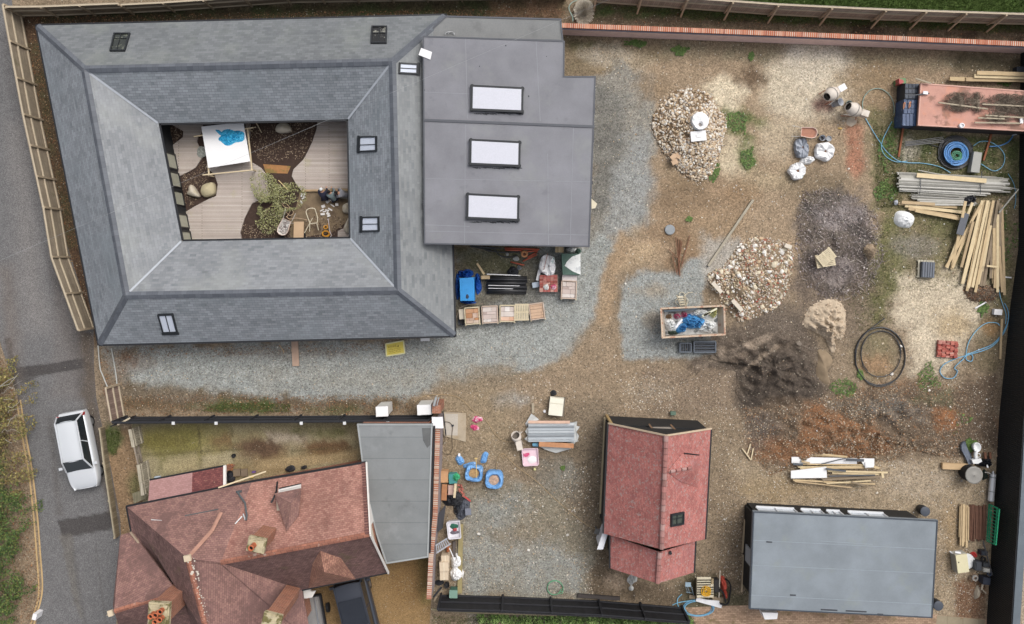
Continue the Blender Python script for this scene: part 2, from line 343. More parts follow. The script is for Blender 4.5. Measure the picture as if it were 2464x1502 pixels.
# ---- ground
GM = mat('soil',attr=(12,),var=.18,ns=1.5,fine=.26,rough=.95,bump=1.5,bs=16,spec=.15)
RM = mat('asphalt',attr=(22,),var=.09,ns=1.5,fine=.06,rough=.85,bump=.2,bs=60,spec=.25)
dx = .12
xs = np.concatenate([[-400,-150,-70,-45],np.arange(-30.5,30.5,dx),[45,70,150,400]])
ys = np.concatenate([[-400,-150,-60,-30],np.arange(-19,19,dx),[30,60,150,400]])
GL = [
 # poly, colour, feather, edge noise, opacity, break-up, pebbles
 ([(1340,90),(1560,100),(2464,130),(2500,400),(2150,560),(1900,700),(1700,640),(1480,640),(1560,300),(1440,180)],(164,138,106),.8,.6,1,0,.22),
 ([(60,20),(1360,0),(1360,60),(60,75)],(88,72,52),.3,.2,1,0,.45),
 ([(60,20),(1360,0),(1360,40),(60,45)],(72,80,44),.4,.3,.9,.6,.1),
 ([(1180,0),(1360,0),(1360,45),(1180,40)],(150,112,82),.4,.3,.8,.4,.5),
 ([(40,20),(95,20),(250,800),(230,830),(150,620)],(98,74,54),.2,.2,1,0,.6),
 ([(60,100),(95,100),(190,600),(160,600)],(84,84,50),.3,.3,.6,.5,.4),
 ([(1350,60),(2480,110),(2480,10),(1400,-10)],(112,96,74),.3,.3,1,0,.3),
 ([(1430,10),(2464,50),(2464,75),(1900,55),(1430,40)],(70,96,42),.2,.2,.9,.35,.1),
 ([(2050,60),(2464,85),(2464,100),(2050,80)],(66,52,40),.3,.3,.9,.2,.2),
 # dirt along the brick wall
 ([(1350,88),(1600,100),(1600,140),(1460,190),(1360,180)],(136,118,86),.4,.3,.9,.3,.6),
 ([(1370,98),(1520,108),(1520,125),(1370,115)],(92,100,54),.3,.3,.7,.5,.3),
 ([(1600,105),(2440,140),(2440,170),(1900,150),(1600,130)],(140,128,98),.4,.3,.8,.3,.5),
 ([(2300,130),(2470,140),(2470,180),(2300,170)],(86,78,56),.4,.3,.9,.2,.3),
 ((1460,135,60,26),(188,174,150),.3,.4,.8,.3,.7),
 ((1530,150,50,20),(190,170,138),.3,.4,.7,.4,.7),
 # grey gravel right of the extension
 ([(1430,190),(1500,150),(1570,180),(1580,300),(1560,400),(1590,470),(1560,540),(1500,600),(1410,620),(1420,400)],(146,143,132),.35,.4,1,.12,.75),
 ([(1430,200),(1490,230),(1500,380),(1470,500),(1425,520)],(118,116,108),.5,.3,.9,.2,.6),
 ([(1500,330),(1560,330),(1590,470),(1540,560),(1460,590),(1470,470)],(150,153,150),.4,.4,.9,.2,.7),
 ((1560,210,45,30),(150,124,92),.4,.4,.8,.2,.4),
 # pale sandy spots
 ((1960,160,75,48),(222,210,190),.7,.4,1,0,.3),((1745,220,48,42),(220,202,166),.4,.4,.95,.1,.4),((1870,215,40,60),(186,168,134),.6,.4,.8,.2,.3),
 ((1950,210,115,95),(206,190,160),.9,.6,.9,.1,.25),((1760,380,45,60),(212,194,156),.5,.5,.8,.2,.5),((1530,600,60,40),(186,156,116),.5,.5,.8,.2,.4),
 ((1600,560,60,30),(150,120,88),.5,.4,.8,.1,.3),((1700,480,140,50),(160,130,96),.7,.5,.8,.1,.35),((1400,1220,60,90),(122,104,84),.7,.6,.7,.2,.6),((1330,1090,40,40),(126,110,92),.6,.5,.5,.2,.5),((1640,960,50,20),(124,106,88),.5,.4,.6,.3,.6),((1430,660,30,30),(186,150,112),.4,.3,.4,.3,.3),
 ((1810,185,34,28),(112,88,64),.3,.35,.9,.2,.4),
 ((1770,290,40,34),(96,112,52),.3,.4,.9,.4,.4),((1800,365,20,40),(88,112,46),.25,.3,.8,.4,.3),((1830,295,22,16),(100,112,56),.3,.3,.7,.4,.3),
 ((1660,420,50,40),(142,118,84),.5,.4,.7,.3,.3),((1690,545,90,60),(160,130,94),.7,.5,.6,.1,.3),((1640,600,40,60),(140,106,72),.4,.4,.6,.2,.5),
 ([(2040,300),(2076,305),(2078,400),(2060,440),(2040,390)],(176,112,82),.3,.25,.9,.2,.3),
 ((1985,250,26,18),(176,120,100),.3,.2,.8,.1,.1),
 ([(2085,150),(2180,160),(2180,280),(2100,280)],(156,128,92),.5,.4,.8,.1,.3),
 ([(2095,270),(2175,270),(2170,500),(2110,500),(2085,420)],(104,106,60),.4,.4,.9,.35,.35),
 ([(2170,310),(2464,330),(2464,470),(2170,470)],(86,96,52),.4,.3,.95,.3,.35),
 ((2185,360,20,30),(182,172,150),.3,.2,.8,.2,.8),
 ((1960,445,80,45),(124,106,80),.5,.4,.8,.3,.5),
 ((1880,330,60,50),(196,176,142),.5,.5,.8,.2,.4),((2080,200,60,40),(150,124,88),.5,.5,.8,.2,.4),((1560,690,60,50),(150,128,100),.6,.4,.3,.3,.5),((1640,480,60,40),(138,112,82),.6,.5,.7,.2,.4),((1850,430,60,30),(178,156,118),.5,.4,.8,.2,.4),((1780,460,40,30),(150,118,82),.5,.4,.7,.2,.4),
 # burnt ground round the bonfire heap
 ((2015,590,105,135),(116,104,94),.6,.5,1,.1,.7),((2000,510,75,60),(92,86,80),.5,.5,.9,.3,.75),((2050,640,80,60),(92,82,74),.5,.5,.9,.2,.55),
 ((2075,570,40,60),(74,68,66),.4,.5,.8,.35,.5),((1950,640,30,40),(80,72,70),.3,.4,.7,.4,.5),((2030,520,60,30),(150,138,136),.3,.4,.7,.4,.5),((2000,650,50,30),(160,146,142),.3,.4,.7,.3,.5),
 # olive grass right
 ([(2120,480),(2440,480),(2425,740),(2280,720),(2120,700),(2110,560)],(128,118,78),.6,.6,.95,.25,.5),
 ([(2130,520),(2180,520),(2180,700),(2110,780),(2080,760)],(116,116,64),.4,.4,.9,.4,.5),
 ((2300,540,60,40),(92,98,50),.4,.4,.8,.4,.4),((2200,590,50,30),(140,132,118),.5,.4,.8,.2,.5),((2400,620,30,120),(96,98,56),.4,.3,.7,.4,.5),
 ([(2170,660),(2270,650),(2360,680),(2370,800),(2310,830),(2290,900),(2210,890),(2190,790),(2150,760)],(208,190,158),.6,.5,1,.1,.3),
 ((2250,720,70,40),(200,182,150),.5,.4,.8,.2,.3),((2290,780,50,40),(178,150,104),.5,.4,.7,.2,.3),
 ((2105,850,55,60),(132,120,82),.5,.3,.8,.3,.5),((2110,880,40,22),(168,124,84),.4,.3,.8,.2,.3),((2160,930,90,20),(160,108,66),.4,.4,.8,.3,.5),
 ((2380,820,40,90),(120,106,74),.5,.4,.9,.3,.5),((2385,790,20,18),(168,126,78),.3,.3,.8,.1,.3),((2360,960,60,60),(122,100,76),.5,.5,.9,.2,.8),((2410,1060,24,60),(160,108,68),.4,.3,.9,.2,.4),
 # dark soil
 ([(1690,790),(1880,750),(1960,800),(1990,900),(2000,950),(1960,1000),(1780,1000),(1760,910),(1640,890)],(104,90,76),.5,.5,1,0,.3),
 ([(1810,830),(1930,850),(1980,930),(1960,990),(1790,985),(1780,900)],(84,73,63),.5,.4,.9,.1,.3),
 ((1940,690,50,50),(114,98,84),.6,.5,.8,.1,.35),((2060,760,50,90),(126,108,88),.6,.5,.8,.2,.5),((1880,770,60,40),(112,98,84),.5,.4,.8,.1,.3),
 # tyre ruts in the soil
 ([(1640,900),(1700,866),(1760,856),(1810,830),(1880,788),(1880,794),(1812,838),(1762,866),(1704,876),(1646,908)],(156,136,114),.06,.12,.8,.2,.3),
 ([(1690,880),(1730,848),(1790,828),(1850,798),(1852,804),(1792,836),(1734,856),(1694,888)],(160,140,118),.06,.12,.8,.2,.3),
 ([(1720,905),(1780,888),(1830,848),(1880,824),(1880,830),(1834,856),(1784,898),(1724,914)],(150,130,108),.06,.12,.8,.2,.3),
 ([(1700,845),(1740,833),(1760,798),(1766,800),(1746,840),(1704,853)],(140,122,102),.06,.12,.8,.2,.3),
 ([(1660,880),(1700,900),(1730,930),(1722,936),(1694,908),(1656,888)],(90,76,62),.06,.12,.8,.2,.3),
 ([(1700,872),(1760,862),(1810,838),(1812,842),(1762,870),(1702,880)],(88,74,62),.06,.12,.8,.2,.3),
 ([(1780,985),(1900,960),(2030,945),(2150,930),(2300,925),(2400,900),(2400,1080),(2300,1105),(2200,1090),(2130,1112),(2000,1108),(1900,1130),(1850,1145),(1810,1105)],(112,92,72),.35,.45,1,0,.95),((1850,1090,50,40),(132,88,56),.4,.5,.8,.3,.8),((2080,975,90,22),(118,108,92),.3,.4,.8,.2,.8),((2240,960,50,24),(104,110,70),.3,.4,.7,.4,.8),
 # orange seams in the spoil mound
 ([(1925,985),(1960,975),(1990,1005),(2060,1020),(2110,1045),(2140,1095),(2000,1105),(1900,1125),(1820,1110),(1800,1070),(1850,1050),(1915,1060)],(160,100,56),.2,.45,.8,.3,.6),([(2240,990),(2300,980),(2310,1030),(2250,1040)],(172,104,56),.2,.35,.8,.4,.5),((2150,985,80,26),(112,106,98),.4,.4,.8,.4,.7),((1830,1040,40,40),(108,98,90),.4,.4,.7,.3,.6),
 # driveway gravel
 ([(250,838),(1095,812),(1096,600),(1420,598),(1445,560),(1480,600),(1472,680),(1445,765),(1370,850),(1310,890),(1200,905),(1060,930),(960,965),(620,975),(330,968),(280,940)],(152,157,152),.25,.3,1,.06,.62),
 ([(260,905),(400,930),(620,960),(960,958),(1000,985),(300,985)],(110,90,62),.35,.35,1,.1,.8),((560,978,100,12),(84,104,50),.25,.25,.9,.3,.4),((800,985,70,10),(92,100,56),.25,.25,.8,.4,.6),
 ([(245,838),(330,838),(300,890),(290,960),(250,950),(228,900)],(132,112,88),.3,.3,.9,.35,.75),((700,850,170,12),(112,84,62),.2,.2,.6,.5,.6),((320,870,50,30),(128,96,72),.3,.3,.7,.5,.7),
 ([(280,925),(420,935),(520,960),(280,965)],(128,114,94),.4,.3,.8,.3,.5),
 ([(620,870),(800,890),(1060,890),(1150,870),(1150,900),(1000,935),(800,940),(640,920)],(150,144,128),.7,.5,.55,.3,.55),
 ([(1050,905),(1150,880),(1250,870),(1270,960),(1060,975),(1020,950)],(142,124,98),.4,.4,.9,.2,.6),
 ([(1096,596),(1290,600),(1290,690),(1160,740),(1096,780)],(118,108,82),.3,.3,.95,.2,.45),([(1096,596),(1250,600),(1250,660),(1150,660)],(104,104,66),.3,.3,.8,.4,.4),
 ([(1150,655),(1300,655),(1300,720),(1160,735)],(98,94,84),.3,.3,.8,.2,.6),
 ([(1495,560),(1520,575),(1500,640),(1480,700),(1470,790),(1430,780),(1445,690),(1462,620)],(168,138,102),.2,.2,.95,0,.25),
 ([(1440,770),(1500,790),(1510,850),(1500,880),(1600,880),(1640,900),(1640,960),(1480,1000),(1240,1000),(1200,930),(1310,890),(1380,840)],(156,132,102),.4,.3,1,0,.6),
 ([(1490,740),(1500,690),(1535,650),(1600,655),(1640,668),(1660,630),(1700,622),(1712,650),(1688,700),(1710,850),(1640,868),(1580,860),(1500,872),(1495,800)],(150,155,151),.18,.2,1,.05,.55),
 ((1555,700,40,14),(160,140,110),.4,.3,.6,.2,.4),((1570,770,26,24),(156,140,118),.3,.3,.8,.2,.5),
 ([(1690,560),(1780,580),(1760,640),(1700,690),(1690,650)],(172,166,154),.3,.3,.9,.1,.4),
 ([(1560,890),(1760,900),(1770,1000),(1500,1000)],(142,120,96),.4,.4,.9,.1,.75),((1560,940,70,30),(166,148,122),.4,.4,.6,.4,.95),
 ([(1390,960),(1480,960),(1460,1420),(1260,1180),(1240,1060)],(132,114,90),.5,.4,.95,.1,.6),
 ([(1060,940),(1240,940),(1250,1100),(1140,1110),(1060,1180)],(154,132,100),.5,.4,.95,.1,.45),((1230,960,40,16),(150,150,144),.4,.3,.7,.3,.4),
 ([(1105,1170),(1240,1150),(1340,1180),(1440,1310),(1420,1440),(1100,1440)],(138,128,106),.5,.4,1,.1,.75),
 ([(1120,1200),(1240,1180),(1270,1260),(1230,1330),(1120,1300)],(142,144,136),.6,.5,.9,.35,.8),
 ([(1110,1310),(1300,1290),(1400,1340),(1420,1430),(1110,1435)],(148,150,142),.6,.5,.95,.3,.8),((1340,1150,60,40),(134,132,120),.5,.5,.8,.4,.8),((1260,1290,60,30),(134,114,84),.5,.4,.7,.3,.6),
 ([(1440,1280),(1480,1280),(1480,1400),(1660,1420),(1660,1470),(1420,1440)],(112,94,72),.4,.3,.95,.1,.6),((1480,1400,30,20),(178,152,124),.3,.3,.8,.2,.7),
 ([(1640,1370),(1810,1400),(1810,1480),(1640,1470)],(92,86,60),.4,.3,.95,.1,.5),
 ([(1720,990),(1790,1000),(1800,1100),(1840,1230),(1800,1240),(1795,1440),(1720,1400),(1700,1300)],(146,124,96),.4,.4,.95,.1,.9),
 ([(1740,1080),(1900,1130),(2100,1120),(2400,1090),(2380,1490),(2250,1490),(2260,1240),(1810,1230)],(166,144,112),.5,.4,1,0,.9),((1880,1180,110,26),(160,134,94),.5,.4,.8,.2,.5),((2290,1290,20,90),(160,130,88),.4,.3,.8,.2,.5),
 ([(2290,1400),(2340,1380),(2370,1400),(2365,1490),(2320,1490)],(128,78,50),.35,.3,.9,.2,.8),((2200,1160,80,40),(178,160,134),.5,.4,.6,.3,1),
 ([(2415,1480),(2425,1000),(2470,600),(2600,600),(2600,1560),(2400,1560)],(172,152,126),.2,.1,1,0,.9),
 ([(1020,1462),(1660,1490),(1660,1560),(1000,1560)],(80,92,44),.3,.2,1,.2,.2),([(1060,1460),(1200,1468),(1200,1482),(1060,1476)],(160,110,80),.2,.2,.8,.3,.3),
 ([(1000,1460),(1060,1470),(1060,1560),(1000,1560)],(96,92,66),.2,.2,.9,.3,.4),
 ([(225,1030),(340,1030),(360,1240),(300,1300),(280,1290)],(150,118,82),.2,.1,1,0,.5),((268,1060,22,36),(82,106,50),.3,.3,.95,.2,.2),((325,1170,12,30),(96,104,54),.3,.2,.7,.3,.2),
]
g = grid_sheet('ground',xs,ys,0,((148,126,98),.45),GL,GM,3); struct(g)
# road
RLf = [(-60,-60),(-60,300),(-50,760),(-4,812),(12,860),(45,965),(75,1100),(92,1250),(100,1420),(78,1560)]
RRt = [(20,-60),(70,300),(225,790),(226,840),(226,880),(232,960),(262,1100),(290,1250),(292,1420),(270,1560)]
RLY = [
 ([(0,60),(45,60),(100,420),(60,420)],(118,114,112),.5,.2,.5),([(20,300),(60,300),(120,800),(60,800)],(140,136,133),.8,.3,.6),
 ([(115,600),(135,600),(215,770),(225,960),(185,960),(150,790)],(100,95,92),.35,.15,.8),([(130,690),(160,690),(190,960),(120,960)],(120,115,112),.4,.2,.6),
 ([(30,886),(120,876),(205,862),(213,884),(120,900),(45,912)],(80,77,76),.04,.04,1),([(12,815),(26,815),(38,890),(44,935),(30,935)],(80,77,76),.05,.06,.9),([(40,905),(95,903),(70,922),(50,925)],(80,77,76),.05,.05,.8),
 ([(138,1252),(270,1230),(276,1272),(150,1296)],(80,77,76),.04,.03,1),([(148,1290),(172,1288),(200,1500),(166,1420)],(112,108,102),.1,.15,.7),([(170,1290),(176,1290),(215,1540),(205,1540)],(100,98,96),.06,.05,.6),([(226,1290),(229,1290),(262,1540),(258,1540)],(100,98,96),.03,.03,.6),
 ([(112,1000),(126,1000),(150,1240),(136,1240)],(100,96,93),.2,.1,.6),([(60,-40),(110,-40),(160,500),(90,500)],(112,109,107),.5,.2,.5),([(0,640),(30,640),(60,1000),(20,1000)],(122,112,104),.5,.2,.5),
 ([(195,800),(230,800),(236,960),(262,1100),(292,1260),(280,1270),(225,1060),(200,960)],(98,86,74),.35,.2,.8,.2,.5),([(-4,812),(45,965),(75,1100),(92,1250),(100,1420),(95,1420),(60,1100),(30,965)],(86,76,62),.15,.1,.8,.2,.5),
]
ruled('road',RLf,RRt,28,60,.004,((116,115,115),.02),RLY,RM,11)
for off,nm in ((0,'road_marking'),(9,'road_marking')):
    pl = curve([W(40 + off,962),W(52 + off,1040),W(68 + off,1130),W(80 + off,1230),W(88 + off,1330),W(93 + off,1400),W(92 + off * .8,1440),W(78 + off * .8,1490),W(64 + off,1540)],8)
    mb = MB()
    for a,b in zip(pl,pl[1:]):
        n = Vector((-(b - a).y,(b - a).x,0)).normalized() * .045
        mb.face([Vector((p.x,p.y,.009)) for p in (a + n,a - n,b - n,b + n)])
    struct(mb.build(nm,mat('yellow_line',(200,170,122),var=.2,ns=3,stain=((134,122,108),6,.55,.7,.7))))
# neighbour's drive: orange gravel
ruled('gravel_drive',[(715,1330),(705,1420),(700,1560)],[(1052,1330),(1038,1440),(1030,1560)],12,50,.004,((160,131,92),.5),[([(1000,1340),(1050,1340),(1040,1450),(1015,1450)],(110,106,66),.3,.2,.8,.3,.2),((980,1400,50,60),(142,112,74),.6,.3,.6)],mat('fine_gravel',attr=(26,),var=.1,ns=2,fine=.2,rough=.95,bump=.6,bs=40,spec=.1),21)
# neighbour's concrete garden yard
CY = [((450,1060,110,50),(142,134,86),.5,.4,.9,.2,.1),((420,1110,40,30),(128,122,82),.4,.3,.9,.3,.1),([(350,1030),(485,1030),(480,1090),(345,1100)],(124,118,66),.3,.2,.8,.3),((630,1080,60,35),(120,98,74),.4,.3,.9,.2),((590,1060,80,14),(128,104,74),.4,.3,.8),((690,1055,50,14),(160,146,128),.4,.3,.9,.2),((560,1128,60,20),(140,120,84),.4,.3,.9),
      ((780,1080,60,22),(120,96,66),.4,.3,.9,.2),((760,1040,70,12),(100,100,62),.3,.2,.8,.3),((660,1130,60,22),(150,130,96),.4,.3,.7),([(620,1100),(860,1080),(860,1110),(620,1140)],(148,126,90),.3,.2,.6),([(400,1100),(476,1085),(480,1125),(395,1140)],(158,148,112),.06,.05,.8),
      ([(476,1030),(480,1030),(486,1130),(482,1130)],(82,76,50),.04,.02,.8),([(555,1030),(559,1030),(562,1130),(558,1130)],(82,76,50),.04,.02,.7),([(340,1096),(620,1078),(620,1082),(340,1100)],(82,76,50),.04,.02,.6),([(484,1096),(560,1088),(560,1118),(486,1124)],(176,166,134),.04,.04,.8),([(390,1110),(474,1100),(476,1130),(392,1138)],(172,160,124),.04,.04,.8),([(620,1108),(860,1088),(858,1108),(620,1130)],(170,150,114),.05,.05,.8),([(560,1030),(640,1030),(640,1060),(560,1062)],(156,146,112),.1,.2,.8,.3),([(640,1040),(720,1040),(730,1062),(680,1076),(640,1070)],(184,172,152),.15,.3,.8,.2),((630,1080,46,22),(98,78,62),.25,.3,.9),((790,1078,50,14),(110,86,62),.2,.3,.9),((380,1060,60,34),(112,104,56),.4,.4,.7,.3),([(640,1030),(642,1030),(642,1120),(640,1120)],(96,88,62),.03,.02,.7),([(700,1084),(860,1070),(860,1073),(700,1087)],(96,88,62),.03,.02,.6)]
ruled('concrete_yard',[(316,1016),(345,1210),(345,1260)],[(900,1014),(880,1130),(880,1200)],24,110,.004,((158,148,118),.12),CY,mat('old_concrete',attr=(20,),var=.14,ns=1.6,fine=.12,rough=.9,bump=.3,bs=30,spec=.2),31)
# lawn beyond the far fence, brick paving, slab
ruled('lawn',[(1500,-900),(2600,-900)],[(1500,-2),(2600,50)],60,120,.004,((72,98,36),.05),[((1900,-10,200,14),(60,84,30),.4,.3,.7,.4),((2300,10,120,12),(86,108,44),.4,.3,.7,.4)],GM,41)
PV = mat('block_paving',brick=(.2,.1,.006,(196,166,140),(160,132,110),(110,98,76)),var=.14,ns=1.2,rough=.9,bump=.5,stain=((118,104,66),1.3,.5,.68,.7))
mb = MB(); mb.face([W(1640,1464,.003),W(1606,1470,.003),W(1640,1560,.003),W(2360,1560,.003),W(2380,1488,.003),W(2243,1476,.003)][::-1] if False else [Vector((*W(x,y).to_2d(),.005)) for x,y in ((1648,1462),(1700,1540),(1720,1600),(2380,1600),(2375,1490),(2240,1478),(1800,1456))])
struct(mb.build('paved_path',PV))
mb = MB(); mb.face([Vector((*W(x,y).to_2d(),.010)) for x,y in ((2255,1480),(2370,1492),(2362,1540),(2250,1520))])
struct(mb.build('pavement',mat('pale_paving',brick=(.9,.6,.01,(168,156,132),(154,142,118),(110,100,80)),var=.1,rough=.9)))
# ---- slate building round the courtyard
ZE,ZR = 2.1,3.75
def E(x,y): return W(x,y,ZE)
def Rg(x,y): return W(x,y,ZR)
SLM = dict(var=.08,ns=.8,fine=.05,rough=.62,bump=.55,bs=30,spec=.45,spot=(.34,.15,.32,(92,98,103)))  # slate tone differs per slope: weathering and sky sheen put into the colour
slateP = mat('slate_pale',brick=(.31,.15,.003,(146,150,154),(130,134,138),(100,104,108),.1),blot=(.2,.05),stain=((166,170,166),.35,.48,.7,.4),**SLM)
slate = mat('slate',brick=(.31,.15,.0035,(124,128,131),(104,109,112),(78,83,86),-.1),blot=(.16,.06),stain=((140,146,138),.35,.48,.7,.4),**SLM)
slate2 = mat('slate_bluish',brick=(.31,.15,.006,(154,160,166),(132,138,144),(86,91,97),.0),blot=(.2,.06),stain=((136,146,152),.35,.48,.7,.5),**SLM)
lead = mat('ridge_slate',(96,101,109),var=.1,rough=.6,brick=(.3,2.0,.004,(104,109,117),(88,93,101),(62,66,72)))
rp = {'TL': (88,62),'TR': (1072,37),'BR': (1094,808),'BL': (238,829)}
ri = {'TL': (381,296.5),'TR': (838,287),'BR': (843.5,574),'BL': (437,581)}
rr = {'TL': (202,166),'TR': (944,148),'BR': (957,699),'BL': (303,711)}
sb = T('slate_building','slate-roofed building wrapped round a small courtyard, with a grey flat-roofed extension','building',620,430,0)
slopes = {}
def slope(name,pts,m,root=sb,t=.06,nm='roof_slope',lab=None):
    mb = MB(root); mb.slab(pts,t); o = mb.build(nm,m,root); slopes[name] = pts
    if lab: o['label'] = lab
    return o
e = {k: E(*v) for k,v in rp.items()}; i_ = {k: E(*v) for k,v in ri.items()}; r_ = {k: Rg(*v) for k,v in rr.items()}
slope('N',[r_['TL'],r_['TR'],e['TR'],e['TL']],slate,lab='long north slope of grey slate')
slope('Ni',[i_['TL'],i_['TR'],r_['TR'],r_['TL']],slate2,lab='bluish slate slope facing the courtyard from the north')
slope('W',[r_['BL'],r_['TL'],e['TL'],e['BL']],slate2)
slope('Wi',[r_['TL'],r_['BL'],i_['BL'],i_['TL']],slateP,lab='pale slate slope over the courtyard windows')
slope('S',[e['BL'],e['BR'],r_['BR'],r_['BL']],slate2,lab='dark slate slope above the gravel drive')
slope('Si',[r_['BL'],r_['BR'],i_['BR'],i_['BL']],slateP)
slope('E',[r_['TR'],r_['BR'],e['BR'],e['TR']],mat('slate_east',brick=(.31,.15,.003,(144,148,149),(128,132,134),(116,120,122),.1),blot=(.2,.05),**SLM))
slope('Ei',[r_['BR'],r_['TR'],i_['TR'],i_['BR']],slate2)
# ridge, hips, valleys
def capstrip(root,pts,w,m,nm,up=.035,col=None):
    mb = MB(root)
    for a,b in zip(pts,pts[1:]):
        d = (b - a).normalized(); n = Vector((-d.y,d.x,0)).normalized() * w; z = Vector((0,0,up))
        q = Vector((0,0,w * .5))
        mb.face([a - n - q + z,b - n - q + z,b + z,a + z]); mb.face([a + z,b + z,b + n - q + z,a + n - q + z])
    return mb.build(nm,m,root)
for a,b in (('TL','TR'),('TR','BR'),('BR','BL'),('BL','TL')): capstrip(sb,[r_[a],r_[b]],.19,lead,'ridge_cap')
for k in r_: capstrip(sb,[e[k] * .995 + r_[k] * .005,r_[k]],.19,lead,'hip_cap')
vm = mat('valley_lead',(176,182,190),var=.08,rough=.5)
for k in r_:
    a,b = r_[k] + Vector((0,0,-.05)),i_[k] + Vector((0,0,0)); d = (b - a).normalized(); n = Vector((-d.y,d.x,0)).normalized() * .055; z = Vector((0,0,.075))
    mb = MB(sb); mb.face([a - n + z,b - n + z,b + n + z,a + n + z]); mb.build('valley',vm,sb)
gm = mat('black_gutter',(34,36,40),var=.05,rough=.5)
def gutter(root,pts,closed=True,r=.05,dz=-.06,nm='gutter'):
    mb = MB(root); P = [Vector((p.x,p.y,p.z + dz)) for p in pts]
    for a,b in zip(P,P[1:] + ([P[0]] if closed else [])): mb.bar(a,b,r * 2,r * 1.6)
    return mb.build(nm,gm,root)
outer = [E(*p) for p in ((88,62),(1072,37),(1094,808),(238,829))]
gutter(sb,inset(outer,-.05)); inner = [E(*ri[k]) for k in ('TL','TR','BR','BL')]
gutter(sb,inset(inner,.05))
clad = mat('black_cladding',(40,42,44),wave=(1,6.5,(24,25,27),.6),var=.1,rough=.7,bump=.5)
def walls(root,poly,z0,z1,m,t=.2,nm='wall',closed=True):
    mb = MB(root); P = [Vector((p.x,p.y,0)) for p in poly]; h = (z1 + z0) / 2; n = len(P)
    for k in range(n if closed else n - 1):
        a,b = P[k],P[(k + 1) % n]; d = (b - a).normalized() * (t / 2 - .004 * (k % 2))
        mb.bar(Vector((a.x,a.y,h)) + d,Vector((b.x,b.y,h)) - d,t,z1 - z0)
    return mb.build(nm,m,root)
walls(sb,inset(outer,.45),0,ZE + .02,clad)
wi = inset(inner,-.34); walls(sb,wi,0,ZE + .02,clad)
# windows in the courtyard's west wall
wm = mat('window_frame_black',(30,32,34),var=.03,rough=.4); glass = mat('window_blind',(178,178,160),var=.12,ns=3,rough=.25)
a,b = Vector((wi[0].x,wi[0].y,0)),Vector((wi[3].x,wi[3].y,0)); d = (b - a).normalized(); nrm = Vector((-d.y,d.x,0)); L = (b - a).length
for t0,t1 in ((.255,.375),(.405,.52),(.555,.665),(.735,.84),(.87,.975)):
    p0,p1 = a + d * L * t0,a + d * L * t1; o_ = nrm * .12
    fr = MB(sb)
    for q0,q1 in ((p0,p1),):
        for z in (.14,1.92): fr.bar(q0 + o_ + Vector((0,0,z)),q1 + o_ + Vector((0,0,z)),.06,.07)
        for q in (q0,q1): fr.bar(q + o_ + Vector((0,0,.1)),q + o_ + Vector((0,0,1.95)),.06,.07,(0,1,0))
    f = fr.build('window',wm,sb); g_ = MB(sb); off = nrm * .105
    g_.face([p0 + off + Vector((0,0,.16)),p1 + off + Vector((0,0,.16)),p1 + off + Vector((0,0,1.9)),p0 + off + Vector((0,0,1.9))]); g_.build('pane',glass,f)
# skylights on the slopes
fmat = mat('skylight_frame',(38,42,46),var=.03,rough=.45)
def skylight(root,pl,cs,panes,frame=.075,bar=None,pm=None,lab=None,flash=None):
    P = [hit(pl,*c,.07) for c in cs]; mb = MB(root); nn = (P[1] - P[0]).cross(P[3] - P[0]).normalized()
    if nn.z < 0: nn = -nn
    for k in range(4):
        a,b = P[k],P[(k + 1) % 4]; dd = (b - a).normalized() * (frame / 2 if k % 2 else -frame / 2 + .004); mb.bar(a - nn * .03 - dd * (1 if k % 2 else 1),b - nn * .03 + dd,frame,.12,nn)
    if bar is not None:
        for s_,t_ in bar:
            if s_ == 'u': a,b = P[0].lerp(P[1],t_),P[3].lerp(P[2],t_)
            else: a,b = P[0].lerp(P[3],t_),P[1].lerp(P[2],t_)
            mb.bar(a - nn * .01,b - nn * .01,.035,.05,nn)
    if flash:
        a,b = P[flash],P[(flash + 1) % 4]; out = ((a + b) / 2 - (P[0] + P[2]) / 2).normalized(); d_ = (b - a).normalized() * .08
        mb.bar(a + out * .1 - d_ - nn * .02,b + out * .1 + d_ - nn * .02,.14,.06,nn)
    f = mb.build('skylight',fmat,root)
    if lab: f['label'] = lab
    g2 = MB(root); g2.face([p - nn * .02 for p in P]); g2.build('pane',pm,f); return f
pw = mat('pane_pale',(214,222,236),var=.06,ns=1.5,rough=.15,spec=.6); pd = mat('pane_dark',(44,48,42),var=.2,ns=4,rough=.15,stain=((112,116,100),2.2,.5,.56,.7),spec=.6); pk = mat('pane_black',(36,36,36),var=.1,rough=.2,stain=((150,150,140),1.7,.56,.6,.8))  # pale pane: the sky's reflection is put into its base colour
def q0(l): return [K(*p) for p in l]
skylight(sb,slopes['N'],q0([(0,0,822,240),(0,0,930,240),(0,0,893,362),(0,0,793,362)]),1,pm=pd,bar=[('u',.45),('v',.3)],lab='skylight with dark glass near the north-west corner',flash=0)
skylight(sb,slopes['N'],q0([(0,1,835,190),(0,1,938,190),(0,1,934,306),(0,1,828,306)]),1,pm=pk,bar=[('u',.5),('v',.4)],flash=0)
skylight(sb,slopes['E'],q0([(0,1,1035,455),(0,1,1160,462),(0,1,1158,530),(0,1,1032,524)]),1,pm=pw,bar=[('v',.5)],flash=1)
skylight(sb,slopes['Ei'],q0([(0,1,745,986),(0,1,862,984),(0,1,862,1084),(0,1,742,1090)]),1,pm=pw,bar=[('v',.55)],flash=3)
skylight(sb,slopes['Ei'],q0([(1,1,762,62),(1,1,878,60),(1,1,880,158),(1,1,760,160)]),1,pm=pw,bar=[('v',.5)],flash=3)
skylight(sb,slopes['S'],q0([(1,0,1137,766),(1,0,1238,762),(1,0,1272,888),(1,0,1172,892)]),1,pm=pw,bar=[('u',.5)],flash=2,lab='skylight above the gravel drive')
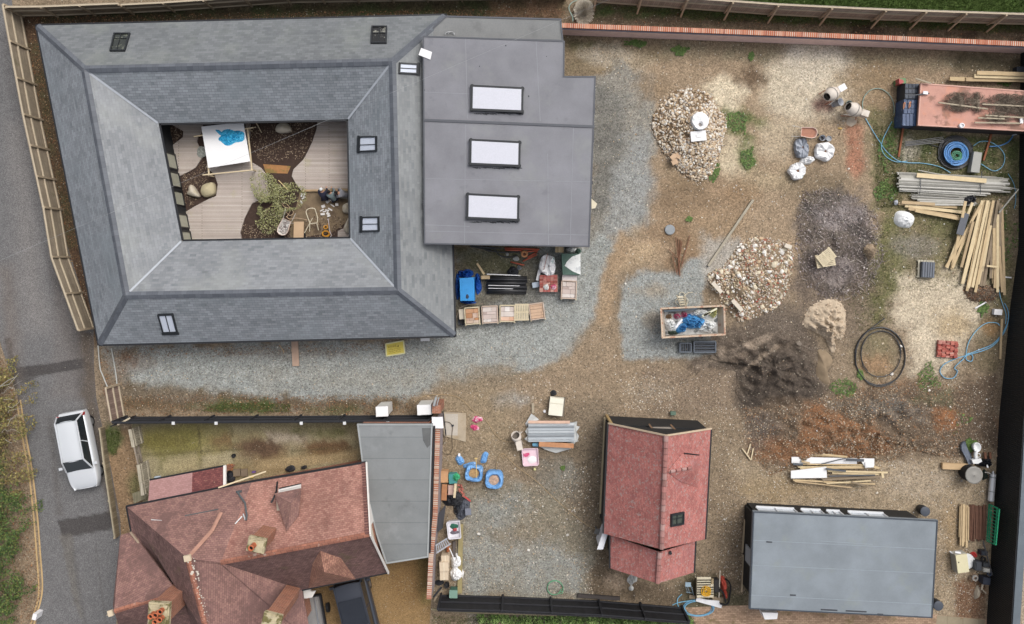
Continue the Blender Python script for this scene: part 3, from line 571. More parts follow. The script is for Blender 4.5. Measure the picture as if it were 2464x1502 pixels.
# flat roofs
ZF = 3.32
felt = mat('grey_membrane',(134,135,141),var=.1,ns=.9,fine=.06,rough=.7,blot=(.3,.1),stain=((150,153,152),.5,.5,.7,.5),stain2=((112,113,119),1.4,.6,.7,.35),bump=.1)
fl = [(1017,86),(1359,98),(1358,183),(1434,183),(1419,595),(1020,588)]
flw = [W(x,y,ZF) for x,y in fl]
mb = MB(sb); mb.slab(flw,.16); fro = mb.build('flat_roof',felt,sb)
lo = [W(x,y,2.5) for x,y in ((1073,38),(1350,45),(1356,100),(1014,92))]
mb = MB(sb); mb.slab(lo,.2); mb.build('flat_roof',mat('grey_membrane_low',(132,134,134),var=.1,ns=.9,rough=.7,stain=((112,114,114),.8,.5,.7,.7)),sb)['label'] = 'lower strip of flat roof along the north fence'
trim = mat('roof_trim',(88,91,98),var=.06,rough=.55)
def rim(root,pts,w=.1,h=.07,nm='roof_edge',m=None,closed=True,inn=.04):
    mb = MB(root); P = inset(pts,inn); n = len(P)
    for k in range(n if closed else n - 1):
        a,b = P[k],P[(k + 1) % n]; d = (b - a).normalized() * (w / 2 - .003 * (k % 2)); mb.bar(a - d,b + d,w,h + .006 * (k % 2))
    return mb.build(nm,m or trim,root)
rim(sb,flw,w=.07,h=.05); rim(sb,lo,w=.08)
mb = MB(sb)
for a,b in (((1019,289),(1431,305)),): mb.bar(W(*a,ZF + .02),W(*b,ZF + .02),.13,.05)
mb.build('roof_joint',trim,sb)
sm = mat('membrane_seam',(150,152,158),var=.1,rough=.7); mb = MB(sb)
for a,b in (((1018,222),(1130,226)),((1024,430),(1425,438)),((1024,556),(1418,566)),((1120,90),(1125,286)),((1290,100),(1300,292)),((1120,300),(1118,586)),((1318,370),(1320,590)),((1380,300),(1372,590)),((1022,541),(1130,545))):
    mb.bar(W(*a,ZF + .001),W(*b,ZF + .001),.03,.012)
mb.build('membrane_seam',sm,sb)
# long rooflights
ply = mat('opal_pane',(214,216,226),var=.02,rough=.25,spec=.5)
seal = mat('black_sealant',(62,64,70),var=.2,ns=6,rough=.6)
for k,(x0,y0,x1,y1) in enumerate(((1136,207,1257,268),(1133,337,1250,399),(1126,468,1247,529))):
    mb = MB(sb); zt = ZF + .22
    c = [W(x0,y0,zt),W(x1,y0 + 6,zt),W(x1 - 1,y1,zt),W(x0 - 1,y1 - 5,zt)]
    for q in range(4):
        a,b = c[q],c[(q + 1) % 4]; d = (b - a).normalized() * .06; mb.bar(a - d - Vector((0,0,.11)),b + d - Vector((0,0,.11)),.13,.22 + .004 * q)
    for q in range(4): mb.lathe([(.11,-.22),(.11,-.02)],MT(c[q]),10)
    f = mb.build('rooflight',fmat,sb); cc = inset(c,.05)
    mb = MB(sb); mb.slab([Vector((p.x,p.y,zt + .02)) for p in cc],.03); mb.build('pane',ply,f)
    mb = MB(sb); random.seed(k); yb = y1 + 3
    for s_ in range(22):
        x = x0 + 4 + (x1 - x0 - 8) * s_ / 21; y = yb + RU(0,3); ln = RU(4,11)
        mb.bar(W(x,y,ZF + .004),W(x + ln,y + RU(0,3),ZF + .004),RU(.02,.07),.012)
    mb.build('sealant_smear',seal,sb)
mb = MB(sb)
for (x,y,w,h) in ((1431,230,3,18),(1430,262,4,22),(1428,330,3,26),(1424,440,5,8),(1424,428,3,6),(1020,217,4,4),(1018,487,3,8),(1217,110,3,3),(1154,160,2,3),(1272,232,3,4),(1315,136,2,2)):
    mb.prism([W(x - w / 2,y - h / 2,ZF),W(x + w / 2,y - h / 2,ZF),W(x + w / 2,y + h / 2,ZF),W(x - w / 2,y + h / 2,ZF)],ZF - .01,ZF + .012)
mb.build('sealant_patch',seal,sb)
exw = inset([Vector((p.x,p.y,0)) for p in [W(x,y,ZF) for x,y in fl]],.25)
walls(sb,exw[1:] + [exw[0]],0,ZF - .17,clad,nm='wall',closed=False)
# things left on the roofs
mb = MB(); p = [W(x,y,ZF + .02) for x,y in (K(0,1,1188,346),K(0,1,1266,376),K(0,1,1254,430),K(0,1,1170,396))]; mb.slab([Vector((q.x,q.y,ZF + .05)) for q in p],.04)
solo(mb,'foam_sheet',mat('white_foam',(250,250,252),var=.02,rough=.5),'loose white panel left on the flat roof beside a small skylight','panel')
mb = MB(); c = W(1082,84,2.6); mb.tube(curve([c + Vector((.25 * math.cos(a),.17 * math.sin(a),0)) for a in (0,.8,1.6,2.4,3.1)],4),.02); mb.tube(curve([c + Vector((.17 * math.cos(a) + .1,.12 * math.sin(a) + .03,.03)) for a in (0,.8,1.6,2.4,3.1)],4),.015)
solo(mb,'cable_loop',mat('pale_cable',(190,192,194),rough=.5),'loop of pale cable on the lower strip of flat roof','cable')
mb = MB(); mb.tube(curve([W(1560,-41,5.4),W(1335,55,5.0),W(700,327,4.6),W(291,502,4.7),W(-80,661,5)],10),.005,5)
solo(mb,'overhead_cable',mat('overhead_wire',(168,170,172),rough=.6),'thin grey overhead cable crossing above the slate roof','cable')
# ---- old tiled house
random.seed(11)
HE,HR,HE2,HR2 = 3.0,5.5,2.8,4.3
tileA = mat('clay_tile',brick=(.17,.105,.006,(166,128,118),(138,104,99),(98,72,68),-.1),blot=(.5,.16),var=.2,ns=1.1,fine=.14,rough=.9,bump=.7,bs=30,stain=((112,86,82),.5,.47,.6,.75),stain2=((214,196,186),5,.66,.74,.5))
tileB = mat('clay_tile_clean_lit',brick=(.17,.105,.006,(188,142,128),(158,112,100),(108,76,68),-.1),blot=(.45,.14),var=.2,ns=1.1,fine=.14,rough=.9,bump=.7,bs=30,stain=((136,92,84),1.6,.55,.66,.6),stain2=((212,190,176),6,.64,.74,.4))  # north slope: its sunlit pink is put into the tile colour
tileC = mat('clay_tile_mossy_shaded',brick=(.17,.105,.006,(134,104,98),(106,80,78),(72,54,52),-.1),blot=(.6,.14),var=.16,ns=1.3,fine=.16,rough=.95,bump=.7,bs=30,stain=((96,88,62),.7,.56,.7,.6),stain2=((200,184,176),7,.66,.72,.6))  # south and west slopes: shade put into the tile colour, plus moss patches
tileO = mat('orange_ridge_tile',brick=(.3,1,.01,(178,120,98),(150,100,84),(104,76,68)),var=.2,ns=3,rough=.9,stain=((196,184,170),3,.6,.66,.7))
hb = T('tiled_house','old house with weathered red-brown clay tile roofs and tall brick chimneys beside the lane','house',590,1330,0)
def h(x,y,z): return W(*Hc(x,y),z)
def hs(pts,m,lab=None,t=.08): mb = MB(hb); mb.slab(pts,t); o = mb.build('roof_slope',m,hb); (lab and o.__setitem__('label',lab)); return pts
J0 = h(695,925,HR); J1 = h(980,965,HR); G1 = h(2270,720,HR); NW = h(170,480,HE); Vn = h(1250,265,HE); NE = h(2236,100,HE); SE = h(2425,1050,HE); SV = h(1680,1200,HE)
hN2 = hs([Vn,NE,G1,J1],tileB,'long north slope of clean tiles painted in a sunlit pink')
hN1 = hs([NW,Vn,J1,J0],tileA)
hS = hs([J1,G1,SE,SV],tileC,'mossy south slope painted in a dark shaded tone')
hE = hs([J0,J1,SV,h(1760,1640,HE),h(880,1640,HR)],tileA)
hW = hs([NW,J0,h(880,1640,HR),h(770,1640,HE + .1),h(600,1205,HE),h(215,700,HE)],tileC,'steep dark west slope')
hs([h(118,730,HE2),h(215,700,HE2),h(600,1205,HR2 + .02),h(545,1238,HR2),h(65,1385,HR2),h(55,1330,HE2 + 1)],tileA)
hs([h(65,1385,HR2),h(545,1238,HR2),h(660,1290,HR2 - .3),h(780,1640,HE2),h(150,1640,HE2)],tileC)
# cream gutter line, ridges
def cap(pts,w=.13,m=tileO,nm='ridge_tiles',up=.03): capstrip(hb,pts,w,m,nm,up)
cap([J1,G1]); cap([J0,h(880,1640,HR)],.14); cap([h(65,1385,HR2),h(545,1238,HR2)],.12); cap([h(695,925,HR),h(905,690,HR - .68),h(985,530,HR - 1.2)],.09,mat('worn_hip_tile',(182,140,122),var=.2,ns=3,rough=.9))
random.seed(4); mb = MB(hb)
for k in range(60):
    t = (k % 30) / 30; p = J0.lerp(h(880,1640,HR),t * .9) + Vector((RU(-.02,.35),RU(-.15,.15),.02)); mb.rock(p,RU(.02,.06) * (1.7 if t < .25 else .8),flat=.25)
mb.build('mortar_patches',mat('pale_mortar',(214,204,190),var=.15,rough=.9),hb)
mb = MB(hb); mb.box(*h(697,925,HR + .08),.34,.3,.14,.2); mb.build('lead_saddle',mat('cream_stone',(222,204,176),var=.1,rough=.8),hb)
mb = MB(hb); mb.bar(h(205,700,HE + .05),h(600,1205,HE + .05),.09,.08); mb.build('gutter',mat('cream_gutter',(170,150,130),var=.15,rough=.7),hb)
for p_,q_,w_ in ((NW,Vn,.1),(Vn,NE,.11),(SE,SV,.07),(NW,h(212,700,HE),.07)): mb = MB(hb); mb.bar(p_,q_,w_,.08); mb.build('gutter',gm,hb)
wb = mat('white_bargeboard',(236,232,226),var=.05,rough=.6)
mb = MB(hb); z = Vector((0,0,.05)); mb.bar(NE + z,G1 + z,.07,.14); mb.bar(G1 + z,SE + z,.07,.14); mb.build('bargeboard',wb,hb)
mb = MB(hb); d = (G1 - NE); n_ = 26
for k in range(n_): mb.box(*(NE + d * ((k + .5) / n_) + Vector((-.17,0,.05))),.2,.09,.03,.1)
mb.build('verge_tiles',mat('dark_verge_tile',(120,84,80),var=.15,rough=.9),hb)
br = dict(brick=(.225,.075,.008,(178,112,84),(150,88,66),(190,176,158)),var=.15,ns=2,rough=.9,bump=.4)
brk = mat('red_brick',**br); rend = mat('cream_render',(214,200,180),var=.1,ns=2,rough=.9)
fp = [Vector((p.x,p.y,0)) for p in (h(170,480,HE),h(2236,100,HE),h(2425,1050,HE),h(1680,1200,HE),h(1760,1640,HE),h(780,1640,HE),h(600,1205,HE),h(215,700,HE))]
walls(hb,inset(fp,.55),0,HE - .1,brk,t=.25)
fpi = inset(fp,.55); mb = MB(hb)
a,b = fpi[1],fpi[2]; tt = (Vector((G1.x,G1.y,0)) - a).dot(b - a) / (b - a).length_squared; m_ = a.lerp(b,tt)
for off in (0,):
    A0,B0,M0 = Vector((a.x + .13,a.y,HE - .12)),Vector((b.x + .13,b.y,HE - .12)),Vector((m_.x + .13,m_.y,HR - .35))
    sh = Vector((-.2,0,0)); mb.add([A0,B0,M0,A0 + sh,B0 + sh,M0 + sh],[(0,1,2),(5,4,3),(0,3,4,1),(1,4,5,2),(2,5,3,0)])
mb.build('gable_wall',rend,hb)
mb = MB(hb); mb.bar(A0.lerp(B0,.36) + Vector((.03,0,-.3)),A0.lerp(B0,.55) + Vector((.03,0,-.3)),.06,1.3); mb.build('gable_window',wb,hb)
wp = [Vector((p.x,p.y,0)) for p in (h(118,730,HE2),h(300,700,HE2),h(640,1200,HE2),h(780,1640,HE2),h(150,1640,HE2),h(70,1385,HE2))]
walls(hb,inset(wp,.25),0,HE2 - .1,brk,t=.22)
mb = MB(hb); mb.box(*h(35,1398,HR2 - .05),.25,.3,.12,.3); mb.bar(h(20,1408,HR2),h(5,1415,HR2 - .1),.06,.06); mb.build('ridge_end_stone',mat('cream_stone'),hb)
# south bay roof (hipped) and north dormer
def facets(root,fs,m,nm,t=.05,lab=None):
    mb = MB(root)
    for f in fs: mb.slab(f,t)
    o = mb.build(nm,m,root); (lab and o.__setitem__('label',lab)); return o
a0,a1 = h(1825,812,HR - .35),h(1872,1045,HR - .5)
bl,bm_,brr,btr,btl = h(1735,1185,HE + .05),h(1745,1195,HE),h(2142,1108,HE),h(2085,870,HR - 1.3),h(1705,930,HR - 1.4)
facets(hb,[[a0,a1,bl,btl],[a0,btr,brr,a1],[a1,brr,bl]],mat('bay_tile',brick=(.16,.12,.008,(182,136,116),(150,108,94),(96,66,58)),var=.22,ns=2.2,rough=.95,bump=.7),'bay_roof',lab='small hipped roof of the south bay')
walls(hb,[Vector((p.x,p.y,0)) for p in (h(1790,1120,HE),h(2110,1060,HE),h(2085,900,HE),h(1760,960,HE))],0,HE - .05,brk,t=.2)
d0,d1 = h(1548,690,5.0),h(1590,455,4.9); dl,dr,dm = h(1440,372,4.3),h(1670,325,4.3),h(1560,345,5.6)
facets(hb,[[d0,dl,d1],[d0,d1,h(1672,330,4.3),h(1650,560,4.6)],[d1,dl,dr]],tileA,'dormer_roof')
mb = MB(hb); cc = [h(1475,370,4.2),h(1480,345,4.2),h(1668,300,4.2),h(1668,330,4.2)]; mb.slab(cc,.12); mb.bar(h(1480,340,4.26),h(1670,296,4.26),.07,.1); mb.build('dormer_fascia',wb,hb)
mb = MB(hb); mb.bar(h(1485,333,4.18),h(1672,290,4.18),.1,.1); mb.tube([h(1468,270,3.5),h(1460,350,4.0),h(1440,400,4.4),h(1415,450,4.5)],.05); mb.build('drain_pipe',gm,hb)
mb = MB(hb); mb.prism([h(1495,372,3.4),h(1660,340,3.4),h(1655,480,3.4),h(1500,480,3.4)],3.3,4.15); mb.build('dormer_wall',rend,hb)
mb = MB(hb); mb.tube([hit(hN1,*Hc(*q),.12) for q in ((1125,355),(1150,395),(1190,450),(1205,560),(1200,600))],.055); mb.bar(hit(hN1,*Hc(1115,355),.1),hit(hN1,*Hc(1160,350),.1),.1,.1); mb.bar(hit(hN1,*Hc(675,563),.1),hit(hN1,*Hc(960,508),.1),.09,.06); mb.build('waste_pipe',mat('grey_lead',(92,96,98),rough=.6,var=.1),hb)
mb = MB(hb); mb.bar(hit(hN1,*Hc(385,598),.08),hit(hN1,*Hc(478,606),.08),.09,.05); mb.bar(hit(hN1,*Hc(1105,630),.1),hit(hN1,*Hc(1165,565),.1),.05,.04); mb.bar(hit(hN1,*Hc(1175,545),.1),hit(hN1,*Hc(1195,600),.1),.05,.04); mb.build('roof_flashing',mat('white_metal',(216,220,220),var=.05,rough=.4),hb)
# chimneys
stone = mat('mossy_capping',(196,184,152),var=.3,ns=3,rough=.95,stain=((104,98,50),2.5,.48,.58,.85),bump=.6)
pot = mat('clay_pot',(196,112,76),var=.14,ns=5,rough=.85)
black = mat('flue_black',(22,20,20),rough=.9)
def chimney(x,y,zt,zb,sx,sy,rz,pots,m=brk):
    p = W(x,y,zt); r = T('chimney',None,None,x,y,zt,0,0); del_ = r; o = r; o.parent = hb; o.location = (p.x - hb.location.x,p.y - hb.location.y,0); o.rotation_euler = (0,0,rz)
    a = MB(); a.box(0,0,(zb + zt) / 2 - .15,sx * .82,sy * .82,zt - zb - .3); a.box(0,0,zt - .42,sx * .9,sy * .9,.16); a.build('stack',m,o)
    a = MB(); a.box(0,0,zt - .19,sx,sy,.26); a.box(0,0,zt - .03,sx * .86,sy * .86,.1)
    for k in range(14): a.rock((RU(-.4,.4) * sx,RU(-.4,.4) * sy,zt),RU(.04,.1),flat=.5)
    a.build('capping',stone,o)
    for px_,py_,pr,ph in pots:
        q = MB(); M = MT((px_,py_,zt)); q.lathe([(pr * 1.05,0),(pr * .95,ph * .8),(pr * 1.12,ph * .86),(pr * 1.12,ph),(pr * .8,ph),(pr * .78,ph * .4)],M,16,cap=False); k_ = q.build('chimney_pot',pot,o,True)
        q = MB(); q.lathe([(pr * .8,ph * .7),(.01,ph * .7)],M,12,cap=False); q.build('flue',black,k_)
    return o
chimney(*Hc(1282,818),7.0,5.0,.86,.7,R(-12),[(-.08,.02,.125,.5)])
chimney(*Hc(442,1412),6.6,3.4,1.02,1.1,R(-3),[(-.2,.06,.12,.42),(.02,.12,.13,.4),(.2,.26,.12,.3),(.02,-.2,.12,.4),(.22,-.1,.12,.36)])
chimney(*Hc(1415,1470),7.2,3.6,.9,.66,R(-14),[])
# lean-to with tiles and white barge
lt = [h(372,252,2.3),h(1014,130,2.3),h(1014,305,2.95),h(358,438,2.95)]
mb = MB(hb); mb.slab([lt[0],lt[0].lerp(lt[1],.57),lt[3].lerp(lt[2],.57),lt[3]],.08); mb.build('lean_to_roof',mat('smooth_tile',brick=(.17,.105,.005,(182,142,138),(168,128,124),(140,104,102)),var=.06,rough=.9,bump=.3),hb)
mb = MB(hb); mb.slab([lt[0].lerp(lt[1],.572),lt[1],lt[2],lt[3].lerp(lt[2],.572)],.08); mb.build('lean_to_roof',mat('dark_red_tile',brick=(.17,.105,.006,(140,86,82),(112,64,64),(72,44,44)),var=.2,ns=2,fine=.2,rough=.95,bump=.6,stain=((196,160,140),5,.62,.7,.5)),hb)['label'] = 'darker red patch of the lean-to roof'
mb = MB(hb); mb.bar(lt[1] + Vector((.03,0,.02)),lt[2] + Vector((.03,0,.02)),.14,.12); mb.build('bargeboard',wb,hb)
mb = MB(hb); mb.bar(lt[0],lt[1],.08,.08); mb.build('gutter',gm,hb)
walls(hb,inset([Vector((p.x,p.y,0)) for p in lt],.45),0,2.2,brk,t=.15)
# porch fragment by the drive
mb = MB(hb); mb.prism([h(1690,1190,2.4),h(1740,1185,2.4),h(1760,1210,2.4),h(1800,1205,2.4),h(1770,1260,2.4),h(1700,1270,2.4)],2.3,2.45); mb.build('porch_roof',wb,hb)
# ---- garage with flat roof
gg = T('flat_garage','long grey flat-roofed garage between the old tiled house and the brick garden wall','garage',960,1180,0)
gp = [(859,1020),(1041,1020),(1031,1341),(929,1357),(905,1285),(880,1180)]
gw_ = [W(x,y,2.5) for x,y in gp]
mb = MB(gg); mb.slab(gw_,.18); mb.build('flat_roof',mat('grey_felt',(143,147,148),brick=(9,1.15,.014,(140,144,145),(130,134,135),(108,112,113)),var=.13,ns=.8,fine=.04,rough=.6,stain=((110,112,112),.55,.58,.72,.7),stain2=((166,170,172),.5,.55,.7,.4)),gg)
rim(gg,gw_,w=.08,h=.08,m=mat('pale_roof_trim',(168,172,172),var=.08,rough=.5))
walls(gg,inset([Vector((p.x,p.y,0)) for p in gw_],.12),0,2.32,brk,t=.15)
mb = MB(gg); mb.bar(W(1045,1025,2.3),W(1034,1330,2.3),.1,.1); mb.build('gutter',gm,gg)
mb = MB(gg); mb.prism([W(1015,1030,2.5),W(1038,1030,2.5),W(1036,1070,2.5),W(1028,1078,2.5),W(1018,1060,2.5)],2.505,2.51); mb.build('roof_stain',mat('damp_patch',(104,106,106),var=.2,ns=1.5),gg)
# ---- garden wall, gate pillars
def wall_run(name,label,pts,z,w,mtop,mside,capm=None,side=None):
    r = T(name,label,'wall',*pts[0],0); top = [W(x,y,z) for x,y in pts]
    mb = MB(r)
    for a,b in zip(top,top[1:]): mb.bar(Vector((a.x,a.y,z / 2 - .05)),Vector((b.x,b.y,z / 2 - .05)),w,z - .1)
    mb.build('brickwork',mside,r); mb = MB(r); L = 0
    for a,b in zip(top,top[1:]):
        d = (b - a); n = max(1,int(d.length / .115)); u = d / n
        for k in range(n):
            if k % 1 == 0: c = a + u * (k + .5); mb.box(c.x,c.y,z - .05,random.choice((.07,.09,.1)),w + .02,.1 + RU(-.008,.008),math.atan2(d.y,d.x))
    mb.build('coping',mtop,r)
    mb = MB(r)
    for a,b in zip(top,top[1:]): mb.bar(Vector((a.x,a.y,z - .056)),Vector((b.x,b.y,z - .056)),w + .004,.1)
    mb.build('mortar',mat('pale_mortar'),r)
    return r
cop = mat('coping_brick',ramp=[(200,124,92),(178,104,74),(214,146,112),(164,96,74),(206,130,98)],var=.14,ns=4,rough=.85)
cop2 = mat('coping_brick_old',ramp=[(190,150,126),(176,108,84),(206,180,160),(160,104,84),(196,130,100)],var=.14,ns=4,rough=.85)
pink = mat('pink_brick',brick=(.225,.075,.01,(275,232,222),(255,212,202),(255,235,226)),var=.1,ns=2,rough=.9,bump=.4)
wr = wall_run('brick_wall','long brick wall with a course of orange coping bricks along the north side of the yard',[(1352,61),(1750,76),(2110,90),(2560,110)],1.45,.24,cop,pink)
mb = MB(wr); a,b = W(1352,61,1.25),W(2560,110,1.25); n = Vector((0,-1,0))
P4 = [(1352,61),(1750,76),(2110,90),(2560,110)]
for (p,q) in zip(P4,P4[1:]):
    a,b = W(*p,1.45),W(*q,1.45); mb.bar(Vector((a.x,a.y - .15,1.33)),Vector((b.x,b.y - .15,1.33)),.09,.05)
mb.build('damp_course',mat('slate_course',(96,96,108),var=.1,rough=.7),wr)
wall_run('brick_wall','narrow brick garden wall running beside the grey flat garage roof',[(1054,1010),(1047,1240),(1037,1340),(1032,1442)],2.0,.24,cop2,mat('grey_brick_side',brick=(.225,.075,.01,(168,156,160),(146,132,134),(180,172,170)),var=.12,rough=.9))
mb = MB(); mb.box(*W(1050,985,1.0),.5,.5,2.0); c = W(1050,985,2.0); p_ = T('gate_pillar','square brick pillar at the end of the garden wall with a small metal bracket on top','pillar',1050,985,1.9); mb = MB(p_)
mb.box(c.x,c.y,1.0,.46,.46,2.0); mb.build('brickwork',brk,p_); mb = MB(p_); mb.box(c.x - .05,c.y + .45,2.12,.12,.5,.22,-.25); mb.box(c.x + .1,c.y + .45,2.1,.05,.45,.2,-.25); mb.build('bracket',mat('galvanised',(184,188,188),metal=.6,rough=.4,var=.1),p_)
# ---- red tiled cabin
ct = mat('red_tile',brick=(.165,.10,.006,(200,130,122),(174,108,102),(140,90,84),-.05),blot=(.45,.08),var=.2,ns=1.3,fine=.24,rough=.85,bump=.6,stain=((176,160,154),7,.55,.61,.8),stain2=((172,118,120),.8,.5,.7,.4))
cb = T('tiled_cabin','small black-clad outbuilding with a bright red tiled gable roof and a lower rear section','outbuilding',1575,1210,0)
CE,CR = 2.5,4.9
def c_(x,y,z): return W(*K(2,2,x,y),z)
def cs(pts,m=ct): mb = MB(cb); mb.slab(pts,.07); mb.build('roof_slope',m,cb); return pts
c1 = cs([c_(693,57,CE),c_(655,850,CE),c_(1075,965,CR),c_(1108,145,CR)])
c2 = cs([c_(1108,145,CR),c_(1075,965,CR),c_(1390,890,CE),c_(1432,95,CE)])
c3 = cs([c_(705,862,2.4),c_(705,1100,2.4),c_(1046,1210,4.25),c_(1062,985,4.25)])
c4 = cs([c_(1062,985,4.25),c_(1046,1210,4.25),c_(1308,1130,2.4),c_(1320,905,2.4)])
rt = mat('ridge_tile_pinkgrey',ramp=[(176,122,116),(150,110,104),(188,156,150),(166,112,106)],var=.14,rough=.85)
for a,b in ((c_(1108,145,CR),c_(1075,965,CR)),(c_(1062,985,4.25),c_(1046,1210,4.25))):
    mb = MB(cb); L = (b - a).length; n = int(L / .32); d = (b - a) / n
    for k in range(n): mb.tube([a + d * (k + .03) + Vector((0,0,-.02)),a + d * (k + .95) + Vector((0,0,-.02))],.13,8)
    mb.build('ridge_cap',rt,cb)
mb = MB(cb); z = Vector((0,0,.03)); mb.bar(c_(693,57,CE) + z,c_(1108,145,CR) + z,.08,.1); mb.bar(c_(1108,145,CR) + z,c_(1432,95,CE) + z,.08,.1); mb.build('verge',mat('cream_verge',(206,186,160),var=.1,rough=.8),cb)
for p_,q_ in ((c_(690,55,CE),c_(655,850,CE)),(c_(1434,95,CE),c_(1392,890,CE)),(c_(1322,905,2.4),c_(1311,1130,2.4)),(c_(703,862,2.4),c_(703,1100,2.4))): mb = MB(cb); mb.bar(p_,q_,.08,.08); mb.build('gutter',gm,cb)
cf = inset([Vector((p.x,p.y,0)) for p in (c_(693,57,CE),c_(655,850,CE),c_(1390,890,CE),c_(1432,95,CE))],.12)
walls(cb,cf,0,CE - .08,clad,t=.12)
cf2 = inset([Vector((p.x,p.y,0)) for p in (c_(705,840,2.4),c_(705,1100,2.4),c_(1308,1130,2.4),c_(1320,880,2.4))],.2)
walls(cb,cf2,0,2.3,clad,t=.12)
def gable(root,a,b,zt,zb,m,t=.12):
    mb = MB(root); m0 = (a + b) / 2; n = Vector((-(b - a).y,(b - a).x,0)).normalized() * t
    P = [Vector((a.x,a.y,zb)),Vector((b.x,b.y,zb)),Vector((m0.x,m0.y,zt))]; Q = [p + n for p in P]
    mb.add(P + Q,[(0,1,2),(5,4,3),(0,3,4,1),(1,4,5,2),(2,5,3,0)]); mb.build('gable_wall',m,root)
gable(cb,cf[3],cf[0],CR - .12,CE - .08,clad); gable(cb,cf[2],cf[1],CR - .2,CE - .08,clad,-.12); gable(cb,cf2[2],cf2[1],4.0,2.3,clad,-.12)
mb = MB(); mb.bar(W(1459,1004,.5),W(1447,1236,.5),.26,.1); solo(mb,'timber_shelf',mat('shelf_timber',(186,170,138),var=.18,ns=2),'long tan timber shelf along the west wall of the red-roofed cabin','shelf')
# porch canopy on the north gable, skylight, dormer
mb = MB(cb); mb.slab([c_(1012,85,2.6),c_(1160,85,2.6),c_(1195,128,2.6),c_(1030,122,2.6)],.08); mb.build('canopy',mat('canopy_grey',(150,142,132),var=.15,rough=.7),cb)
mb = MB(cb); mb.bar(c_(985,62,2.62),c_(1030,125,2.62),.08,.12); mb.bar(c_(1140,66,2.62),c_(1195,128,2.62),.08,.12); mb.build('canopy_arm',mat('brown_timber',(128,102,78),var=.2,rough=.8),cb)
mb = MB(cb); mb.bar(c_(680,0,.2),c_(715,60,2.3),.14,.1); mb.build('corner_board',mat('yellow_timber',(176,150,104),var=.2,rough=.8),cb)
ek = dict(); dz = [hit(c2,*K(2,2,x,y),o_) for x,y,o_ in ((1120,408,.05),(1290,378,.42),(1345,285,.05),(1225,272,.03),(1340,520,.03),(1215,480,.03))]
facets(cb,[[dz[0],dz[3],dz[2],dz[1]],[dz[0],dz[1],dz[4],dz[5]],[dz[1],dz[2],dz[4]]],ct,'dormer_roof')
mb = MB(cb)
for k in range(4):
    a = dz[0].lerp(dz[1],.1 + k * .24); mb.tube([a,dz[0].lerp(dz[1],.28 + k * .24)],.09,7)
mb.build('dormer_ridge',rt,cb)
mb = MB(cb); mb.bar(dz[3] + Vector((.1,0,.03)),dz[2] + Vector((0,0,.03)),.05,.05); mb.build('dormer_soffit',gm,cb)
skylight(cb,c2,[K(2,2,*q) for q in ((1150,718),(1235,702),(1232,780),(1148,796))],1,pm=mat('pane_smoky',(74,82,76),var=.25,ns=3,rough=.15),bar=[('v',.4),('u',.45)],frame=.1)
mb = MB(cb); p = hit(c4,*K(2,2,1135,980),.06); mb.bar(p,hit(c4,*K(2,2,1142,1000),.1),.14,.12); mb.build('roof_vent',gm,cb)
# door leaf standing open on the west side
dl = T('shed_door','white panel door leaf standing open at the west side of the red-roofed cabin','door',*K(2,2,655,910),1.2); mb = MB(dl)
a,b = c_(655,852,1.95),c_(612,965,1.95)
mb.bar(Vector((c_(680,858,2).x,c_(680,858,2).y,1.0)),Vector((c_(632,968,2).x,c_(632,968,2).y,1.0)),.06,1.95); mb.build('leaf',mat('white_door',(240,242,248),var=.03,rough=.5),dl)
mb = MB(dl); mb.slab([c_(650,850,2.0),c_(690,852,2.0),c_(655,965,2.0),c_(612,965,2.0)],.05); mb.build('top_panel',mat('white_door'),dl)
# ---- black shed with flat roof
sh = T('black_shed','black-clad shed with a big flat blue-grey roof at the south-east corner','shed',2030,1360,0)
sp_ = [(1812,1230),(2257,1252),(2244,1488),(1803,1466)]; sw = [W(x,y,2.62) for x,y in sp_]
mb = MB(sh); mb.slab(sw,.2); mb.build('flat_roof',mat('blue_membrane',(136,145,152),var=.08,ns=.8,fine=.05,rough=.6,blot=(.4,.08),stain=((144,152,146),.6,.55,.7,.5)),sh)
rim(sh,sw,w=.06,h=.05,m=mat('dark_blue_trim',(66,74,84),rough=.5)); walls(sh,inset([Vector((p.x,p.y,0)) for p in sw],.36),0,2.45,clad,t=.12)
mb = MB(sh)
for a,b in (((1810,1300),(2250,1322)),((1975,1302),(2100,1310)),((1806,1432),(2246,1455)),((1807,1360),(2248,1380))): mb.bar(W(*a,2.622),W(*b,2.622),.03,.01)
mb.build('membrane_seam',mat('seam_blue',(152,162,170),rough=.7),sh)
mb = MB(sh)
for x,y,w in ((1851,1304,14),(1908,1432,14),(1995,1467,40),(2060,1470,50),(2118,1478,14),(2204,1484,10)): mb.bar(W(x - w / 2,y,2.63),W(x + w / 2,y + w * .05,2.63),.07,.012)
mb.build('sealant_patch',seal,sh)
si = inset([Vector((p.x,p.y,0)) for p in sw],.36); a,b = si[0],si[1]; d = (b - a).normalized(); n = Vector((-d.y,d.x,0))
if n.y < 0: n = -n
